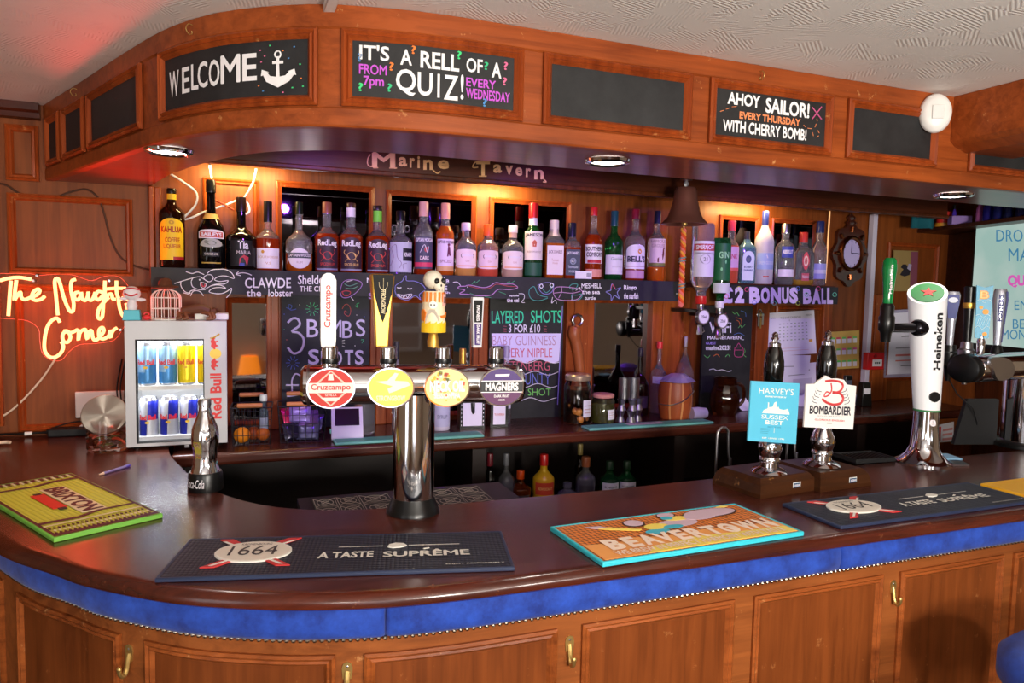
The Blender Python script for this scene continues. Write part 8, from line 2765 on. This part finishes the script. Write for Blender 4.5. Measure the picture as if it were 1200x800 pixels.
for px, text in ((470, 'clear stemless glass on the dark shelf behind the chrome column'), (530, 'second clear glass on the dark shelf right of the chrome column')):
    q = at_y(px, 545, 2.48)
    bottle(px, 548, 600, 20, text, sh=(.96, .98), nr=.98, zc=.97, cr=.98, capm=M_clear, Y=2.48, zbase=ZL, group='glasses under the back counter', shelf_h=.11, name='glass_tumbler', cat='glass')

# inner ledge with lace-patterned black drip mats
led = thing('inner_ledge', 'dark stainless serving ledge behind the bar top', 'ledge', (.75, 1.78, 0))
zle = 1.034
MB().box((.44, 1.81, zle - .01), (.56, .24, .02)).build('ledge', M_shadewood, led, world=True, smooth=False)
for x0, x1, text in ((367, 420, 'black drip mat with white tracery on the inner ledge, left one'), (424, 458, 'black drip mat with white tracery on the inner ledge, just left of the chrome column'), (512, 576, 'black drip mat with white tracery on the inner ledge, right of the chrome column')):
    a, c_ = at_z(x0, 589, zle + .006), at_z(x1, 583, zle + .006)
    w_ = c_.x - a.x
    o = thing('drip_mat', text, 'drip mat', ((a.x + c_.x) / 2, 1.81, zle + .0003), 0, 'drip mats on the inner ledge')
    MB().box((0, 0, .003), (w_, .16, .006)).build('rubber', M_blackm, o, bevel=.001)
    b = MB()
    fm2 = lambda u, v, d: Vector((u, v, .0062 + d))
    nn_ = max(1, round(w_ / .075))
    for i in range(nn_):
        cx = -w_ / 2 + w_ * (i + .5) / nn_
        for j in range(2):
            cy = -.039 + .078 * j
            hw, hh2 = w_ / nn_ / 2 - .002, .036
            b.moulding(fm2, cx - hw, cx + hw, cy - hh2, cy + hh2, [(0, .0002), (.0013, .0004)])
            b.tube([fm2(cx + hw * .75 * math.cos(t), cy + hh2 * .75 * math.sin(t), .0004) for t in [q_ * .5236 for q_ in range(12)]], .0007, 4, closed=True)
            b.tube([fm2(cx + hw * .35 * math.cos(t), cy + hh2 * .35 * math.sin(t), .0004) for t in [q_ * .5236 for q_ in range(12)]], .0007, 4, closed=True)
            for sx, sy in ((1, 1), (-1, 1)):
                b.tube([fm2(cx - hw * sx, cy - hh2 * sy, .0004), fm2(cx + hw * sx, cy + hh2 * sy, .0004)], .0006, 4)
    b.build('tracery', ink((176, 164, 156)), o, smooth=False)

# ------------------------------------------------------------------ alarm sounder on the beam, bar stool
pd = at_y(1105, 131, 1.43)
k = mpp(pd)
o = thing('smoke_alarm', 'white oval alarm sensor fixed where the beam meets the canopy', 'alarm', (pd.x, 1.455, pd.z), R(-32))
MB().lathe([(.0001, .0), (17.5 * k, .0), (18 * k, .006), (16.5 * k, .016), (12 * k, .023), (.0001, .026)], 40, fn=lambda P: Vector((P.x, -P.z, P.y * 1.28))).build('cover', M_white, o, ang=50)
MB().box((0, -.026, 0), (13 * k, .004, 16 * k)).build('lens', mat('translucent white lens', (226, 226, 222), .25), o, bevel=.002)
ps = at_y(1296, 830, .80)
stl = thing('bar_stool', 'blue velvet topped bar stool, just its seat corner showing at the lower right edge', 'stool', (ps.x, .80, 0))
zs_ = at_y(1230, 772, .80).z - .035
MB().lathe([(.0001, zs_ - .09), (.155, zs_ - .09), (.172, zs_ - .065), (.172, zs_ - .028), (.150, zs_ - .006), (.10, zs_), (.0001, zs_)], 40).build('seat', M_velvet, stl, ang=60)
for i in range(4):
    a = math.pi / 4 + i * math.pi / 2
    MB().tube([(.12 * math.cos(a), .12 * math.sin(a), zs_ - .088), (.19 * math.cos(a), .19 * math.sin(a), .0)], [.017, .014], 10).build('leg', M_darkz, stl)
MB().tube([(.165 * math.cos(t * .2618), .165 * math.sin(t * .2618), .25) for t in range(24)], .010, 8, closed=True).build('foot_ring', M_brass, stl)

# ------------------------------------------------------------------ the customers' side, seen only in the low mirrors
for px, py, text in ((745, 415, 'lit orange lampshade on the far pub wall, seen in the mirror by the measures'), (292, 428, 'lit orange lampshade on the far pub wall, seen in the mirror beside the fridge')):
    q = at_y(px, py, YW * 2 + 3.2)
    if abs(q.x) < 3.8:
        o = thing('wall_lamp', text, 'lamp', (q.x, -3.235, q.z))
        MB().lathe([(.13, -.12), (.09, .12), (.086, .12), (.126, -.12)], 28, fn=lambda P: Vector((P.x, P.y + .15, P.z)), cap=False).build('shade', mat('glowing orange shade', (236, 140, 40), .6, emit=(255, 140, 30), es=2.2), o)
        MB().box((0, .0, -.05), (.06, .03, .12)).tube([(0, .0, -.05), (0, .15, -.05), (0, .15, .05)], .008, 8).build('bracket', M_brass, o)
for px, text in ((470, 'white-framed print on the far pub wall, seen left in the wide mirror'), (532, 'white-framed print on the far pub wall, seen right in the wide mirror')):
    q = at_y(px, 380, YW * 2 + 3.2)
    o = thing('framed_print', text, 'picture', (q.x, -3.245, q.z))
    fq = lambda u, v, d: Vector((u, d, v))
    MB().prism([(-.24, -.30), (.24, -.30), (.24, .34), (-.24, .34)], fq, .0, .01).build('print', mat('pale print', (206, 190, 176), .7), o, smooth=False)
    MB().moulding(fq, -.27, .27, -.33, .37, [(0, 0), (0, .03), (.04, .03), (.045, .008)]).build('frame', M_white, o, smooth=False)
